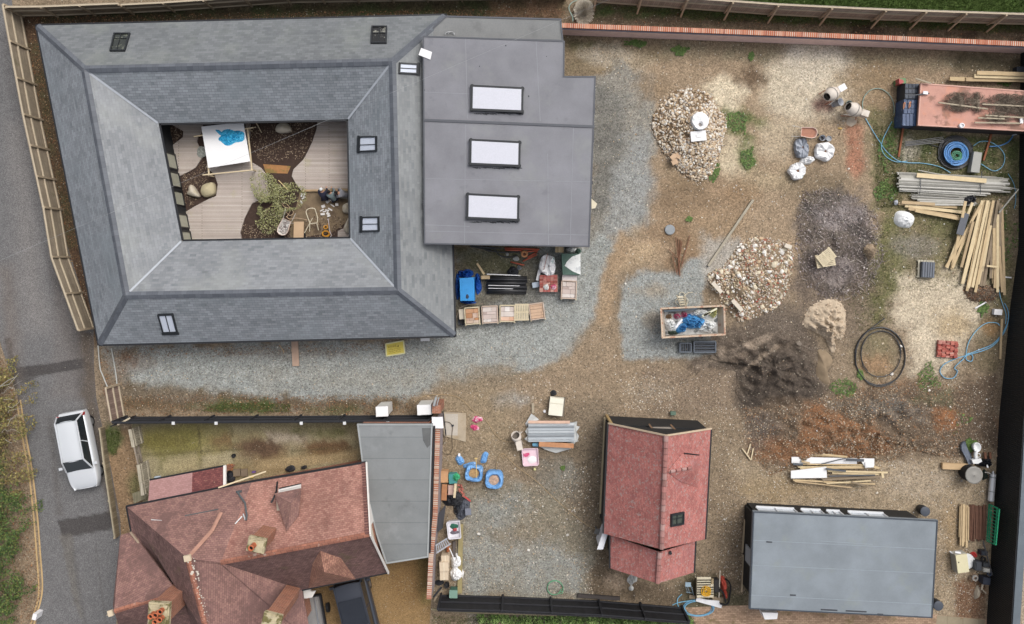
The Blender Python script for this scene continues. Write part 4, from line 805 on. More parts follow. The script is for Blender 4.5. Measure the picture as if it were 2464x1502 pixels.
for t0,t1 in ((.03,.26),(.30,.42),(.455,.535),(.585,.8)):
    p0,p1 = a.lerp(b,t0),a.lerp(b,t1); mb = MB(sh); o_ = n * .1
    mb.bar(p0 + o_ + Vector((0,0,2.25)),p1 + o_ + Vector((0,0,2.25)),.08,.1); mb.bar(p0 + o_ + Vector((0,0,1.0)),p1 + o_ + Vector((0,0,1.0)),.2,.08)
    for t in (0,.5,1): q = p0.lerp(p1,t); mb.bar(q + o_ + Vector((0,0,1)),q + o_ + Vector((0,0,2.25)),.06,.06,(0,1,0))
    f = mb.build('window',mat('white_window',(232,236,240),rough=.4,var=.02),sh); mb = MB(sh); g0 = n * .085
    mb.face([p0 + g0 + Vector((0,0,1)),p1 + g0 + Vector((0,0,1)),p1 + g0 + Vector((0,0,2.2)),p0 + g0 + Vector((0,0,2.2))]); mb.build('pane',mat('pane_sky',(196,204,212),rough=.15,var=.05),f)
mb = MB(sh); q0_,q1_ = si[3].lerp(si[0],.35),si[3].lerp(si[0],.55); nn = Vector((-1,0,0)); mb.bar(q0_ + nn * .1 + Vector((0,0,1.2)),q1_ + nn * .1 + Vector((0,0,1.2)),.06,1.0); mb.build('side_window',mat('pane_sky'),sh)
mb = MB(); mb.slab([W(1834,1474,1.6),W(1872,1475,1.6),W(1870,1490,1.6),W(1840,1491,1.6)],.8); solo(mb,'meter_box',mat('white_box',(248,248,250),rough=.5,var=.02),'white box unit fixed behind the south edge of the blue-grey shed roof','box')
for k,(y0,y1) in enumerate(((1250,1330),(1335,1425))):
    mb = MB(); x = 1800 - k * 8; mb.bar(W(1792 - k * 2,y0,.15),W(1786 - k * 2,y1,.15),.09,.1); solo(mb,'timber_rail',mat('pale_timber',(196,176,146),var=.15,rough=.85),('pale timber rail lying along the shed wall, northern one','brown timber rail lying along the shed wall, southern one')[k],'timber')
# ---- fences
fpan = mat('fence_boards',brick=(1.9,.11,.006,(176,162,142),(158,144,124),(118,104,86)),var=.2,ns=2,rough=.9,bump=.4,stain=((116,112,76),1.2,.6,.75,.5))
fpan2 = mat('fence_boards_grey',brick=(.12,3,.006,(178,168,154),(156,146,132),(120,110,96)),var=.16,ns=2,rough=.9,bump=.4)
fpost = mat('fence_post',(190,172,146),var=.16,ns=3,rough=.9); frail = mat('fence_rail',(198,184,160),var=.12,ns=3,rough=.9)
def fence(name,label,base,hgt,side,step=1.85,pm=fpan,rails=(.12,.62,1.0),ptop=0.0,post=fpost,rail=frail,tz=None,brace=False,w=.045,top=.05):
    """base: ground line in plan units; side +1/-1 puts the posts on that side"""
    r = T(name,label,'fence',*base[0],0); B = [W(x,y,0) for x,y in base]
    mb = MB(r); tops = MB(r); posts = []
    for i,(a,b) in enumerate(zip(B,B[1:])):
        mb.bar(Vector((a.x,a.y,hgt / 2)),Vector((b.x,b.y,hgt / 2)),w,hgt); d = (b - a).normalized(); n = Vector((-d.y,d.x,0)) * side
        for q in rails: tops.bar(a + n * .06 + Vector((0,0,hgt * q)),b + n * .06 + Vector((0,0,hgt * q)),.07,.07 if q < 1 else top)
        c = max(1,round((b - a).length / step))
        for k in range(c + (1 if i == len(B) - 2 else 0)): posts.append((a.lerp(b,k / c),n))
    mb.build('boards',pm,r); tops.build('rails',rail,r)
    for p,n in posts[:90]:
        q = MB(r); q.bar(p + n * .09 + Vector((0,0,0)),p + n * .09 + Vector((0,0,hgt + ptop)),.1,.1,(0,1,0))
        if brace: q.bar(p + n * .14 + Vector((0,0,hgt)),p + n * .5 + Vector((0,0,.0)),.09,.07)
        q.build('post',post,r)
    return r
fence('panel_fence','weathered timber panel fence bending down the lane beside the slate building',[(53,36),(100,290),(147,505),(166,620),(228,790)],1.8,1,1.9)
fence('panel_fence','timber panel fence along the north edge of the slate building',[(58,38),(140,37),(320,30)],1.7,-1,1.9)
fence('panel_fence','second run of timber fence north of the long slate slope, set slightly forward',[(322,30),(420,25),(700,6),(1360,-4)],1.5,-1,1.9)
fence('board_fence','pale grey board fence with timber braces bordering the lawn',[(1430,5),(1848,35),(2096,47),(2560,62)],1.9,-1,2.35,pm=fpan2,brace=True)
# fence fragment by the drive entrance
fence('timber_gate','brown timber gate panel standing at the entrance to the gravel drive',[(284,925),(298,1003)],1.5,1,1.7,pm=mat('brown_boards',brick=(.12,3,.006,(156,134,122),(134,112,102),(96,80,72)),var=.15,rough=.9),rails=(.05,.5,1.0))
for k,pl in enumerate((((234,800),(240,880),(247,903),(259,932)),((268,838),(278,895),(282,930)))):
    mb = MB(); mb.tube(curve([W(x,y,.06) for x,y in pl],5),.035,5); solo(mb,'plastic_pipe',mat('pale_plastic',(200,202,196),rough=.5,var=.05),('thin pale pipe curving along the lane edge to the timber gate','short thin pale pipe on the gravel beside the timber gate')[k],'pipe')
# black fence between the drive and the neighbour's yard
bm2 = mat('black_boards',brick=(.14,3,.006,(38,38,42),(30,30,33),(16,16,18)),var=.2,rough=.7,bump=.4); bm3 = mat('black_timber',(44,45,50),var=.2,ns=3,rough=.7)
bf = fence('black_fence','black timber fence with white post caps between the gravel drive and the mossy yard',[(306,1005),(1040,1001)],1.7,1,2.42,pm=bm2,rails=(.15,.5,.85,1.0),post=bm3,rail=bm3,w=.06)
for x in (417,520,725,829,933):
    mb = MB(bf); mb.box(*W(x,1018.5,1.75),.16,.16,.06); mb.build('post_cap',mat('white_cap',(226,228,228),rough=.5),bf)
bb = T('corner_screen','short black boarded screen beside the timber gate','screen',300,1012,.8); mb = MB(bb); mb.bar(W(283,1020,.8),W(312,1006,.8),.06,1.6); mb.build('boards',bm2,bb); mb = MB(bb); mb.bar(W(283,1022,1.62),W(313,1006,1.62),.09,.05); mb.build('rail',frail,bb)
# black fence at the south end
sf = fence('black_fence','tall black board fence at the south end of the yard with greenery behind it',[(1062,1432),(1210,1436),(1440,1446),(1640,1462)],2.1,1,2.4,pm=bm2,rails=(.1,.5,.95),post=bm3,rail=bm3,w=.06)
mb = MB(sf)
a,b = W(1075,1436,0),W(1620,1463,0)
for k in range(20):
    for zz in (.5,1.0,1.45): p = a.lerp(b,(k + .5) / 20); mb.box(p.x,p.y - .02,zz,.12,.06,.05)
mb.build('brackets',mat('grey_bracket',(84,86,88),rough=.5),sf)
mb = MB(); mb.bar(W(1040,1466,1.2),W(1150,1474,1.2),.12,.1); mb.bar(W(1150,1474,1.2),W(1340,1480,1.2),.09,.1); solo(mb,'capping_rail',mat('mossy_timber',(140,130,104),var=.2,rough=.9),'mossy timber capping behind the south black fence','rail')
# black clad boundary wall on the east side with grey coping
ew = T('boundary_wall','black ribbed boundary wall with grey coping along the east side of the yard','wall',2410,900,0)
EB = [(2456,100),(2450,600),(2431,737),(2404,1003),(2393,1200),(2370,1560)]
eb = [W(x,y,0) for x,y in EB]; mb = MB(ew)
for a,b in zip(eb,eb[1:]): mb.bar(Vector((a.x + .08,a.y,1.1)),Vector((b.x + .08,b.y,1.1)),.16,2.2)
mb.build('cladding',mat('black_ribbed',(34,37,40),wave=(0,9,(22,24,26),.8),var=.1,rough=.6,bump=.6),ew); mb = MB(ew)
for a,b in zip(eb,eb[1:]): mb.bar(Vector((a.x + .27,a.y,2.2)),Vector((b.x + .27,b.y,2.2)),.4,.07)
mb.build('coping',mat('grey_coping',(104,114,122),var=.14,ns=1.5,rough=.6),ew)
# low fence beside the lane, old pale garden fence
old = mat('old_pale_boards',brick=(.1,3,.006,(196,188,170),(170,162,142),(120,112,92)),var=.2,ns=3,rough=.9)
r = fence('low_fence','low mossy timber fence between the lane and the narrow gravel strip',[(252,1028),(262,1110),(275,1200),(288,1288)],.45,-1,2.2,pm=mat('mossy_boards',brick=(.12,3,.006,(148,136,112),(124,112,90),(90,80,62)),var=.2,rough=.95),rails=(.5,1.0),rail=mat('mossy_rail',(176,166,142),var=.25,ns=3,rough=.9))
r = T('picket_fence','old pale picket fence closing the west side of the mossy yard','fence',335,1100,.5)
for (p,q,nm) in (((325,1028),(334,1070),'pickets'),((345,1112),(356,1185),'pickets')):
    mb = MB(r); a,b = W(*p,.6),W(*q,.6); n = int((b - a).length / .12)
    for k in range(n): c = a.lerp(b,(k + .5) / n); mb.box(c.x,c.y,.6,.05,.09,1.2)
    for z in (.3,.95): mb.bar(Vector((a.x + .05,a.y,z)),Vector((b.x + .05,b.y,z)),.05,.08)
    mb.bar(Vector((a.x,a.y,1.22)),Vector((b.x,b.y,1.22)),.18,.04); mb.build(nm,old,r)
mb = MB(r); 
def fr(a,b,z0,z1,M_=mb): M_.bar(W(*a,z0),W(*b,z1),.07,.07)
for a,b,z0,z1 in (((333,1070),(342,1112),.2,.2),((322,1072),(332,1116),1.2,1.2),((333,1070),(332,1116),.2,1.2),((342,1112),(322,1072),.2,1.2),((333,1070),(322,1072),.2,1.2),((342,1112),(332,1116),.2,1.2)): fr(a,b,z0,z1)
mb.build('gate',mat('grey_gate_timber',(150,138,124),var=.2,rough=.9),r)
mb = MB(); mb.slab([Vector((*W(x,y,.8).to_2d(),.8)) for x,y in ((318,1188),(352,1176),(356,1190),(350,1200),(322,1212))],.06); solo(mb,'store_cover',mat('mossy_lid',(142,136,112),brick=(.1,2,.006,(150,144,120),(128,122,98),(88,82,62)),var=.2,rough=.95),'mossy slatted timber lid of a store beside the lean-to','lid')
# ---- courtyard
random.seed(21)
def C1(x,y): return ((380 + x * .10652) * .9856,(280 + y * .10652) * .9856)   # courtyard NW crop
def C2(x,y): return ((620 + x * .10652) * .9856,(440 + y * .10652) * .9856)   # courtyard SE crop
def C3(x,y): return ((380 + x * .10652) * .9856,(440 + y * .10652) * .9856)   # courtyard SW crop
deckm = mat('deck_boards',brick=(3.6,.072,.014,(222,212,202),(200,188,178),(134,118,108),0,.37),var=.08,ns=1.2,fine=.06,rough=.8,bump=.4,stain=((186,180,140),1.1,.56,.72,.45))
deck = T('timber_deck','pale narrow-board timber deck with curved edges filling the courtyard','deck',560,450,0)
def deckpoly(pts,z=.09):
    mb = MB(deck); P = [Vector((*W(x,y,z).to_2d(),z)) for x,y in pts]
    return P
def flatpoly(root,pts,z,t,m,nm,flow=False):
    mb = MB(root); mb.slab([Vector((*W(x,y,z).to_2d(),z)) for x,y in pts],t); return mb.build(nm,m,root)
soil = mat('planting_soil',(74,58,50),var=.25,ns=5,fine=.3,rough=.98,bump=1,bs=20)
cyd = MB(); cyd.face([Vector((*W(x,y).to_2d(),.006)) for x,y in ((395,290),(860,285),(865,590),(440,590))]); struct(cyd.build('planting_bed',soil))
# deck = west part + centre + north-east part
flatpoly(deck,[(413,300),(487,300),(487,318),(476,328),(474,342),(480,356),(486,380),(470,404),(452,414),(426,426),(424,410),(412,352),(440,330),(441,316)],.10,.09,deckm,'deck_section')
flatpoly(deck,[(500,390),(598,386),(628,404),(640,420),(648,470),(606,490),(588,526),(578,560),(582,584),(444,586),(440,514),(470,496),(500,480),(520,472),(524,444),(516,420),(496,402)],.11,.1,deckm,'deck_section')
flatpoly(deck,[(764,284),(852,284),(852,455),(722,456),(712,442),(702,424),(706,408),(730,384),(742,362),(752,340),(762,310)],.10,.09,deckm,'deck_section')
flatpoly(deck,[(590,292),(602,292),(601,330),(594,345)],.10,.09,deckm,'deck_section')
flatpoly(deck,[(813,556),(830,548),(852,534),(852,590),(812,590)],.12,.1,deckm,'deck_section')
flatpoly(None,[(738,457),(852,453),(852,462),(740,463)],.13,.12,mat('deck_edge_board',(176,150,116),var=.15),'edge_board').update({}) if False else None
mb = MB(); mb.bar(W(726,459,.1),W(794,458,.1),.12,.1); mb.bar(W(794,457.5,.11),W(850,457,.11),.14,.1); solo(mb,'edge_board',mat('deck_edge_board',(176,150,116),var=.15),'tan edge board along the south end of the north-east decking','board')
# bare clay patch south of the deck
mb = MB(); mb.face([Vector((*W(x,y).to_2d(),.012)) for x,y in ((722,462),(852,460),(852,520),(800,560),(700,575),(690,540),(712,500))]); struct(mb.build('bare_soil',mat('bare_clay',(136,118,94),var=.16,ns=2,fine=.15,rough=.95,bump=.6,stain=((92,76,62),1.2,.5,.66,.8))))
mb = MB(); mb.face([Vector((*W(x,y).to_2d(),.014)) for x,y in ((633,395),(700,400),(692,418),(640,416))]); struct(mb.build('orange_clay',mat('orange_clay',(178,130,84),var=.2,ns=3,rough=.95,stain=((130,120,70),2,.5,.6,.8))))
# bark, stones and leaves in the beds
def scatter_poly(pts):
    P = [W(*p) for p in pts]; xs_ = [p.x for p in P]; ys_ = [p.y for p in P]
    while True:
        x = RU(min(xs_),max(xs_)); y = RU(min(ys_),max(ys_)); ins = False
        for k in range(len(P)):
            a,b = P[k],P[k - 1]
            if (a.y > y) != (b.y > y) and x < (b.x - a.x) * (y - a.y) / (b.y - a.y) + a.x: ins = not ins
        if ins: return x,y
BEDS = [[(398,300),(440,300),(438,330),(415,345)],[(606,292),(762,292),(750,340),(728,382),(640,392),(618,380),(604,340)],[(440,420),(500,384),(505,440),(470,490),(440,510)],[(580,540),(700,540),(700,585),(584,585)],[(740,520),(850,520),(840,586),(720,586)],[(480,575),(500,560),(514,580)]]
mb = MB()
for k,b in enumerate(BEDS):
    for _ in range((160,1100,520,480,340,60)[k]): x,y = scatter_poly(b); mb.leaf((x,y,.03 + RN() * .03),RU(.025,.06),.5)
tag(mb.build('bark_litter',mat('bark',ramp=[(96,72,56),(150,130,108),(74,56,46),(190,170,146),(84,64,50),(60,46,40)],var=.1)),None,None,None,'stuff')
bedpile = MB()
for k,b in enumerate(BEDS[:5]):
    cx = sum(p[0] for p in b) / len(b); cy = sum(p[1] for p in b) / len(b); c = W(cx,cy)
bould = mat('pale_boulder',(206,196,178),var=.12,ns=2,fine=.08,rough=.9,bump=.6,bs=8,stain=((176,160,120),1.5,.5,.7,.6)); bould2 = mat('yellow_boulder',(196,184,150),var=.12,ns=2,rough=.9,bump=.6,bs=8)
def boulder(label,pts,hgt,m=bould,z=0):
    P = [W(x,y,hgt * .6) for x,y in pts]; c = sum(P,Vector()) / len(P); mb = MB(); rings = 6; n = len(P); vs = []
    P2 = curve([Vector((p.x,p.y,0)) for p in P],4,True); n = len(P2)
    for i in range(rings + 1):
        t = i / rings
        for p in P2:
            s = 1 if t < .35 else 1 - ((t - .35) / .65) ** 2.2; q = Vector((c.x,c.y,0)).lerp(p,max(.02,s))
            vs.append(Vector((q.x,q.y,z - .03 + (hgt + .03) * (t ** .75) + .05 * mnoise.noise(q * 2.3) * t)))
    F = [(i * n + k,i * n + (k + 1) % n,(i + 1) * n + (k + 1) % n,(i + 1) * n + k) for i in range(rings) for k in range(n)] + [tuple(rings * n + k for k in range(n))]
    mb.add(vs,F); return solo(mb,'boulder',m,label,'boulder')
boulder('white triangular boulder beside a rounder yellowish boulder in the courtyard',[C3(*p) for p in ((800,105),(860,150),(975,330),(965,385),(840,370),(712,320),(740,240),(755,150))],.5)
boulder('rounded yellowish boulder at the edge of the west planting bed',[C3(*p) for p in ((1180,60),(1290,50),(1340,150),(1330,300),(1220,370),(1090,380),(1020,260),(1060,120))],.55,bould2)
boulder('large pale boulder in the dark north planting bed',[K(0,1,*p) for p in ((175,880),(215,882),(246,915),(240,945),(170,955),(138,940),(145,905))],.5)
boulder('pale boulder half under the east eaves, beside the seated people',[C2(*p) for p in ((2030,580),(2170,520),(2185,740),(2040,735))],.45)
boulder('white pointed boulder in the courtyard\'s south-east corner',[C2(*p) for p in ((2170,850),(2190,900),(2200,1190),(2130,1220),(2060,1140),(2060,1060))],.5)
random.seed(5)
for p,s_ in (((1100,340),.07),((1150,350),.06),((1150,410),.07),((1080,500),.12)): pass
# white board on timber trestle with a blue sheet
tb = T('work_table','large white board laid on a timber frame as a work table in the courtyard','table',544,349,.9)
bz = .95; bp = [C1(*p) for p in ((1045,275),(2010,172),(2165,1070),(1205,1222))]
flatpoly(tb,bp,bz,.03,mat('white_board',(255,255,255),var=.01,rough=.5),'table_top')
tim = mat('light_timber',(222,204,170),var=.12,ns=3,rough=.8)
for a,b,z in ((C1(875,505),C1(2240,300),.86),(C1(1080,1385),C1(2230,1270),.86)):
    mb = MB(tb); mb.bar(W(*a,z),W(*b,z),.06,.09); mb.build('crossbar',tim,tb)
for a,b in ((C1(1150,420),C1(1225,1390)),(C1(2110,330),C1(2210,1260))):
    mb = MB(tb); mb.bar(W(*a,.78),W(*b,.78),.07,.08); mb.build('side_rail',tim,tb)
    for q in (a,b): mb = MB(tb); c = W(*q,.75); mb.bar((c.x,c.y,0),(c.x,c.y,.86),.07,.07,(0,1,0)); mb.build('leg',tim,tb)
c = W(*C1(1730,520),bz); mb = MB(); mb.lump((c.x,c.y,bz),.70,.46,.16,R(10),3,.75,12,48,2.2,2.2,4.2)
a = W(*C1(1480,420),bz); mb.lump((a.x,a.y,bz),.32,.1,.09,R(-38),5,.6,6,20)
tag(solo(mb,'plastic_sheet',mat('cyan_plastic',(70,190,236),var=.2,ns=5,rough=.35,bump=1,bs=14,stain=((20,150,205),3.5,.5,.6,.7)),'crumpled bright blue plastic sheet lying on the white board table','sheet'),None,None)  # darker cyan patches stand for shade in the folds
# plastic under the table
c = W(*C1(1060,860),.1); mb = MB(); mb.lump((c.x,c.y,.1),.28,.34,.12,0,9,.6); solo(mb,'clear_plastic',mat('grey_film',(168,172,164),var=.2,ns=5,rough=.3,bump=.8),'crumpled grey plastic film beside the white board table','sheet')
for k,(a,b) in enumerate(((K(0,1,0,880),K(0,1,40,955)),(K(0,0,1780,925),K(0,0,1841,915)))):
    mb = MB(); mb.bar(W(*a,.3),W(*b,.3),.04,.04); solo(mb,'timber_batten',tim,('thin batten poking into the dark bed east of the white table','thin batten between the white table and the north bed')[k],'timber')
# shrub
shm = mat('shrub_leaves',ramp=[(158,160,100),(182,180,126),(126,130,80),(206,204,162),(144,148,88),(100,104,66)],var=.1,rough=.8)
sr = T('courtyard_shrub','loose yellow-green shrub in the middle of the courtyard','shrub',655,480,.8)
c0 = sr.location.copy(); mb = MB(sr)
for k in range(9):
    a = k * .7; t = c0 + Vector((math.cos(a) * RU(.5,1.3),math.sin(a) * RU(.5,1.2),RU(.7,1.4))); mb.tube([c0,c0.lerp(t,.5) + Vector((0,0,.25)),t],.03,5,r2=.008)
mb.build('branches',mat('twig',(128,112,86),var=.2),sr); mb = MB(sr)
for k in range(4600):
    a = RN() * 6.283; r = RN() ** .6; cx,cy = Hc(0,0); e = 1 + .35 * math.sin(a * 3 + 1)
    x = c0.x + math.cos(a) * r * 1.35 * e; y = c0.y + math.sin(a) * r * 1.5 * e
    if mnoise.noise(Vector((x * 2.2,y * 2.2,3))) < -.22: continue
    z = .1 + RN() * (1.35 - r * .9); mb.leaf((x,y,z),RU(.022,.05))
mb.build('leaves',shm,sr)
def BT(nm,lab,cat,a,b,z,w,h_,m,z2=None,group=None):
    mb = MB(); mb.bar(W(*a,z),W(*b,z if z2 is None else z2),w,h_); return solo(mb,nm,m,lab,cat,group)
BT('cane','pale bamboo cane leaning through the courtyard shrub','cane',C2(560,0),C2(775,215),1.3,.03,.03,mat('bamboo',(226,206,150),rough=.7))
# wheelbarrow (shared shape)
galv = mat('worn_galvanised',(196,192,184),var=.12,ns=3,rough=.5); rub = mat('black_rubber',(34,34,36),rough=.8)
def wheelbarrow(label,x0,y0,x1,y1,tray,load,lname,lm,size=1.0):
    """x0,y0 handle end -> x1,y1 nose"""
    r = T('wheelbarrow',label,'wheelbarrow',(x0 + x1) / 2,(y0 + y1) / 2,.5,0,ang(x0,y0,x1,y1)); s = size
    mb = MB(); top = [(-.42,-.24),(.2,-.3),(.38,-.24),(.46,-.1),(.46,.1),(.38,.24),(.2,.3),(-.42,.24)]; n = 8
    vs = [(x * s,y * s,.62) for x,y in top] + [(x * .94 * s,y * .92 * s,.60) for x,y in top] + [(x * .62 * s,y * .6 * s,.36) for x,y in top] + [(x * .68 * s,y * .66 * s,.34) for x,y in top] + [(x * 1.0 * s,y * s,.60) for x,y in top]
    F = []
    for i,j in ((0,1),(1,2)): F += [(i * n + k,j * n + k,j * n + (k + 1) % n,i * n + (k + 1) % n) for k in range(n)]
    F += [tuple(2 * n + k for k in range(n))] + [(4 * n + k,4 * n + (k + 1) % n,3 * n + (k + 1) % n,3 * n + k) for k in range(n)] + [tuple(3 * n + n - 1 - k for k in range(n))] + [(k,(k + 1) % n,4 * n + (k + 1) % n,4 * n + k) for k in range(n)]
    mb.add(vs,F); mb.build('tray',tray,r); mb = MB(); mb.tube([(x * s * 1.01,y * s * 1.01,.62) for x,y in top],.02,6,True); mb.build('rim',mat('pale_rim',(232,206,190),rough=.5),r)
    for sy in (-1,1):
        mb = MB(); mb.tube(curve([(-.95,sy * .3,.6),(-.5,sy * .26,.52),(0,sy * .14,.33),(.5,sy * .05,.22)],4),.018,6); mb.build('handle',galv,r)
        mb = MB(); mb.tube([(-.3,sy * .2,.36),(-.35,sy * .24,0)],.016,5); mb.build('leg',galv,r)
    mb = MB(); mb.lathe([(.12,-.04),(.18,-.045),(.2,0),(.18,.045),(.12,.04)],MT((.52,0,.2)) @ Matrix.Rotation(R(90),4,'X'),16); mb.build('wheel',rub,r)
    mb = MB()
    if load == 'flat': mb.add([(x * .85 * s,y * .84 * s,.53) for x,y in top],[tuple(range(8))])
    else:
        for k in range(90): mb.rock((RU(-.36,.38) * s,RU(-.22,.22) * s,.5 + RN() * .08),RU(.035,.07),flat=.7)
        mb.add([(x * .85 * s,y * .84 * s,.5) for x,y in top],[tuple(range(8))])
    mb.build(lname,lm,r); return r
flintm = mat('pale_stones',ramp=[(226,220,214),(176,166,160),(240,238,234),(120,110,108),(206,198,192)],var=.1,rough=.8)
wheelbarrow('white wheelbarrow full of pale stones in the courtyard',*C2(800,840),*C2(600,1310),mat('white_tray',(226,222,214),rough=.5),'stones','stones',flintm,1.0)
mb = MB(); p = [C2(*q) for q in ((915,955),(1140,950),(1135,1345),(905,1345))]; flatpoly(None,p,.3,.04,mat('plywood',(206,176,142),var=.08,ns=3),'plywood_board'); ob = bpy.data.objects['plywood_board']; tag(ob,'tan plywood board leaning at the south edge of the courtyard','board')
mb = MB(); z = .35
fr_ = [C2(1290,1000),C2(1200,760),C2(1210,690),C2(1270,650),C2(1360,645),C2(1410,690),C2(1460,900),C2(1440,985)]
st = T('sack_truck','cream tubular sack truck lying on bare soil in the courtyard','trolley',*C2(1330,850),.4)
mb = MB(st); mb.tube(curve([W(*q,.4) for q in fr_],5),.025,7); mb.build('frame',mat('cream_tube',(222,212,186),rough=.5),st)
for a,b in ((C2(1290,1000),C2(1450,980)),(C2(1280,990),C2(1275,1180)),(C2(1440,985),C2(1480,1150)),(C2(1340,870),C2(1160,1210))): mb = MB(st); mb.tube([W(*a,.4),W(*b,.3)],.024,6); mb.build('tube',mat('cream_tube'),st)
for q in (C2(1150,1230),C2(1160,1270)): mb = MB(st); c = W(*q,.2); mb.lathe([(.05,-.04),(.1,-.03),(.1,.03),(.05,.04)],MT((c.x,c.y,.12)) @ Matrix.Rotation(R(90),4,'Y'),12); mb.build('wheel',rub,st)
def coil(nm,lab,x,y,r,n,rad,m,z=.05,flat=1.0,wob=.12,rin=.6,cat='hose',rz=0,tail=None):
    c = W(x,y,z); P = []
    random.seed(hash(lab) % 1000 if False else len(lab)); N = 22
    for i in range(int(n * N)):
        a = i / N * 6.283; k = i / (n * N); q = r * (1 - (1 - rin) * ((k * 3.1) % 1)) * (1 + wob * mnoise.noise(Vector((i * .13,len(lab),0))))
        px_,py_ = q * math.cos(a),q * math.sin(a) * flat; cr,sr = math.cos(rz),math.sin(rz)
        P.append(c + Vector((px_ * cr - py_ * sr,px_ * sr + py_ * cr,rad + k * .08 + .02 * mnoise.noise(Vector((i * .2,1,0))))))
    if tail: P += [W(a_,b_,z + rad) for a_,b_ in tail]
    mb = MB(); mb.tube(P,rad,6); return solo(mb,nm,m,lab,cat,smooth=True)
yel = mat('orange_hose',(226,160,50),rough=.4,var=.08)
coil('extension_hose','orange-yellow hose bundled in the south-east corner of the courtyard',*C2(1650,1230),.24,6,.016,yel,.1,.8)
coil('extension_hose','smaller loops of orange hose above the main bundle',*C2(1650,1080),.13,4,.014,yel,.15,.8,tail=[C2(1690,990)])
mb = MB(); mb.tube([W(*C2(*q),.35) for q in ((1700,890),(1715,1000),(1740,1180),(1780,1270),(1740,1310))],.02,6); mb.lump(W(*C2(1700,900),.3),.05,.05,.06); solo(mb,'spade',mat('dull_white_tool',(206,196,196),rough=.5),'long-handled tool with a pale handle beside the orange hose','tool')
mb = MB(); mb.tube(curve([W(*C2(*q),.25) for q in ((750,850),(830,700),(800,600),(700,520),(660,570),(720,620),(790,640),(880,680),(900,760),(830,810),(770,770),(720,690),(740,650),(690,720),(620,830),(540,820))],5),.017,6); mb.tube(curve([W(*C2(*q),.2) for q in ((740,830),(820,890),(980,870),(1220,910))],5),.017,6)
solo(mb,'garden_hose',mat('beige_hose',(206,178,146),rough=.6),'tangled beige hose on the edge of the courtyard shrub','hose')
paper = mat('white_paper',(238,234,230),var=.05,rough=.7)
random.seed(3)
pieces = [(1690,490,.2,.15,40),(1590,600,.2,.16,20),(1790,475,.26,.07,-25),(1800,580,.26,.06,-35),(1900,560,.16,.16,5),(1560,690,.24,.06,30),(1620,720,.2,.06,10),(1680,690,.22,.06,-10),(1750,670,.26,.08,-30),(1580,780,.24,.12,5),(1700,770,.18,.14,-35),(1720,820,.18,.1,20),(1690,735,.2,.05,60)]
for k,(x,y,w,h_,a) in enumerate(pieces):
    mb = MB(); c = W(*C2(x,y),.03); mb.box(c.x,c.y,.03 + .004 * k,w,h_,.03,R(a)); o = solo(mb,'stone_offcut',paper,'thin white stone offcut on the soil beside the crouching people','offcut','white stone offcuts in front of the crouching people')
for k,(x,y,w,h_,a) in enumerate([(1095,345,.08,.2,-15),(1150,350,.07,.2,-20),(1140,410,.22,.07,30),(1085,500,.17,.2,10)]):
    mb = MB(); c = W(*C2(x,y),.08); mb.rock((c.x,c.y,.08),.09,True,.6) if k == 3 else mb.box(c.x,c.y,.08,w,h_,.06,R(a)); solo(mb,'stone_offcut',paper,'white stone piece lying beside the shrub','offcut','white pieces beside the courtyard shrub')
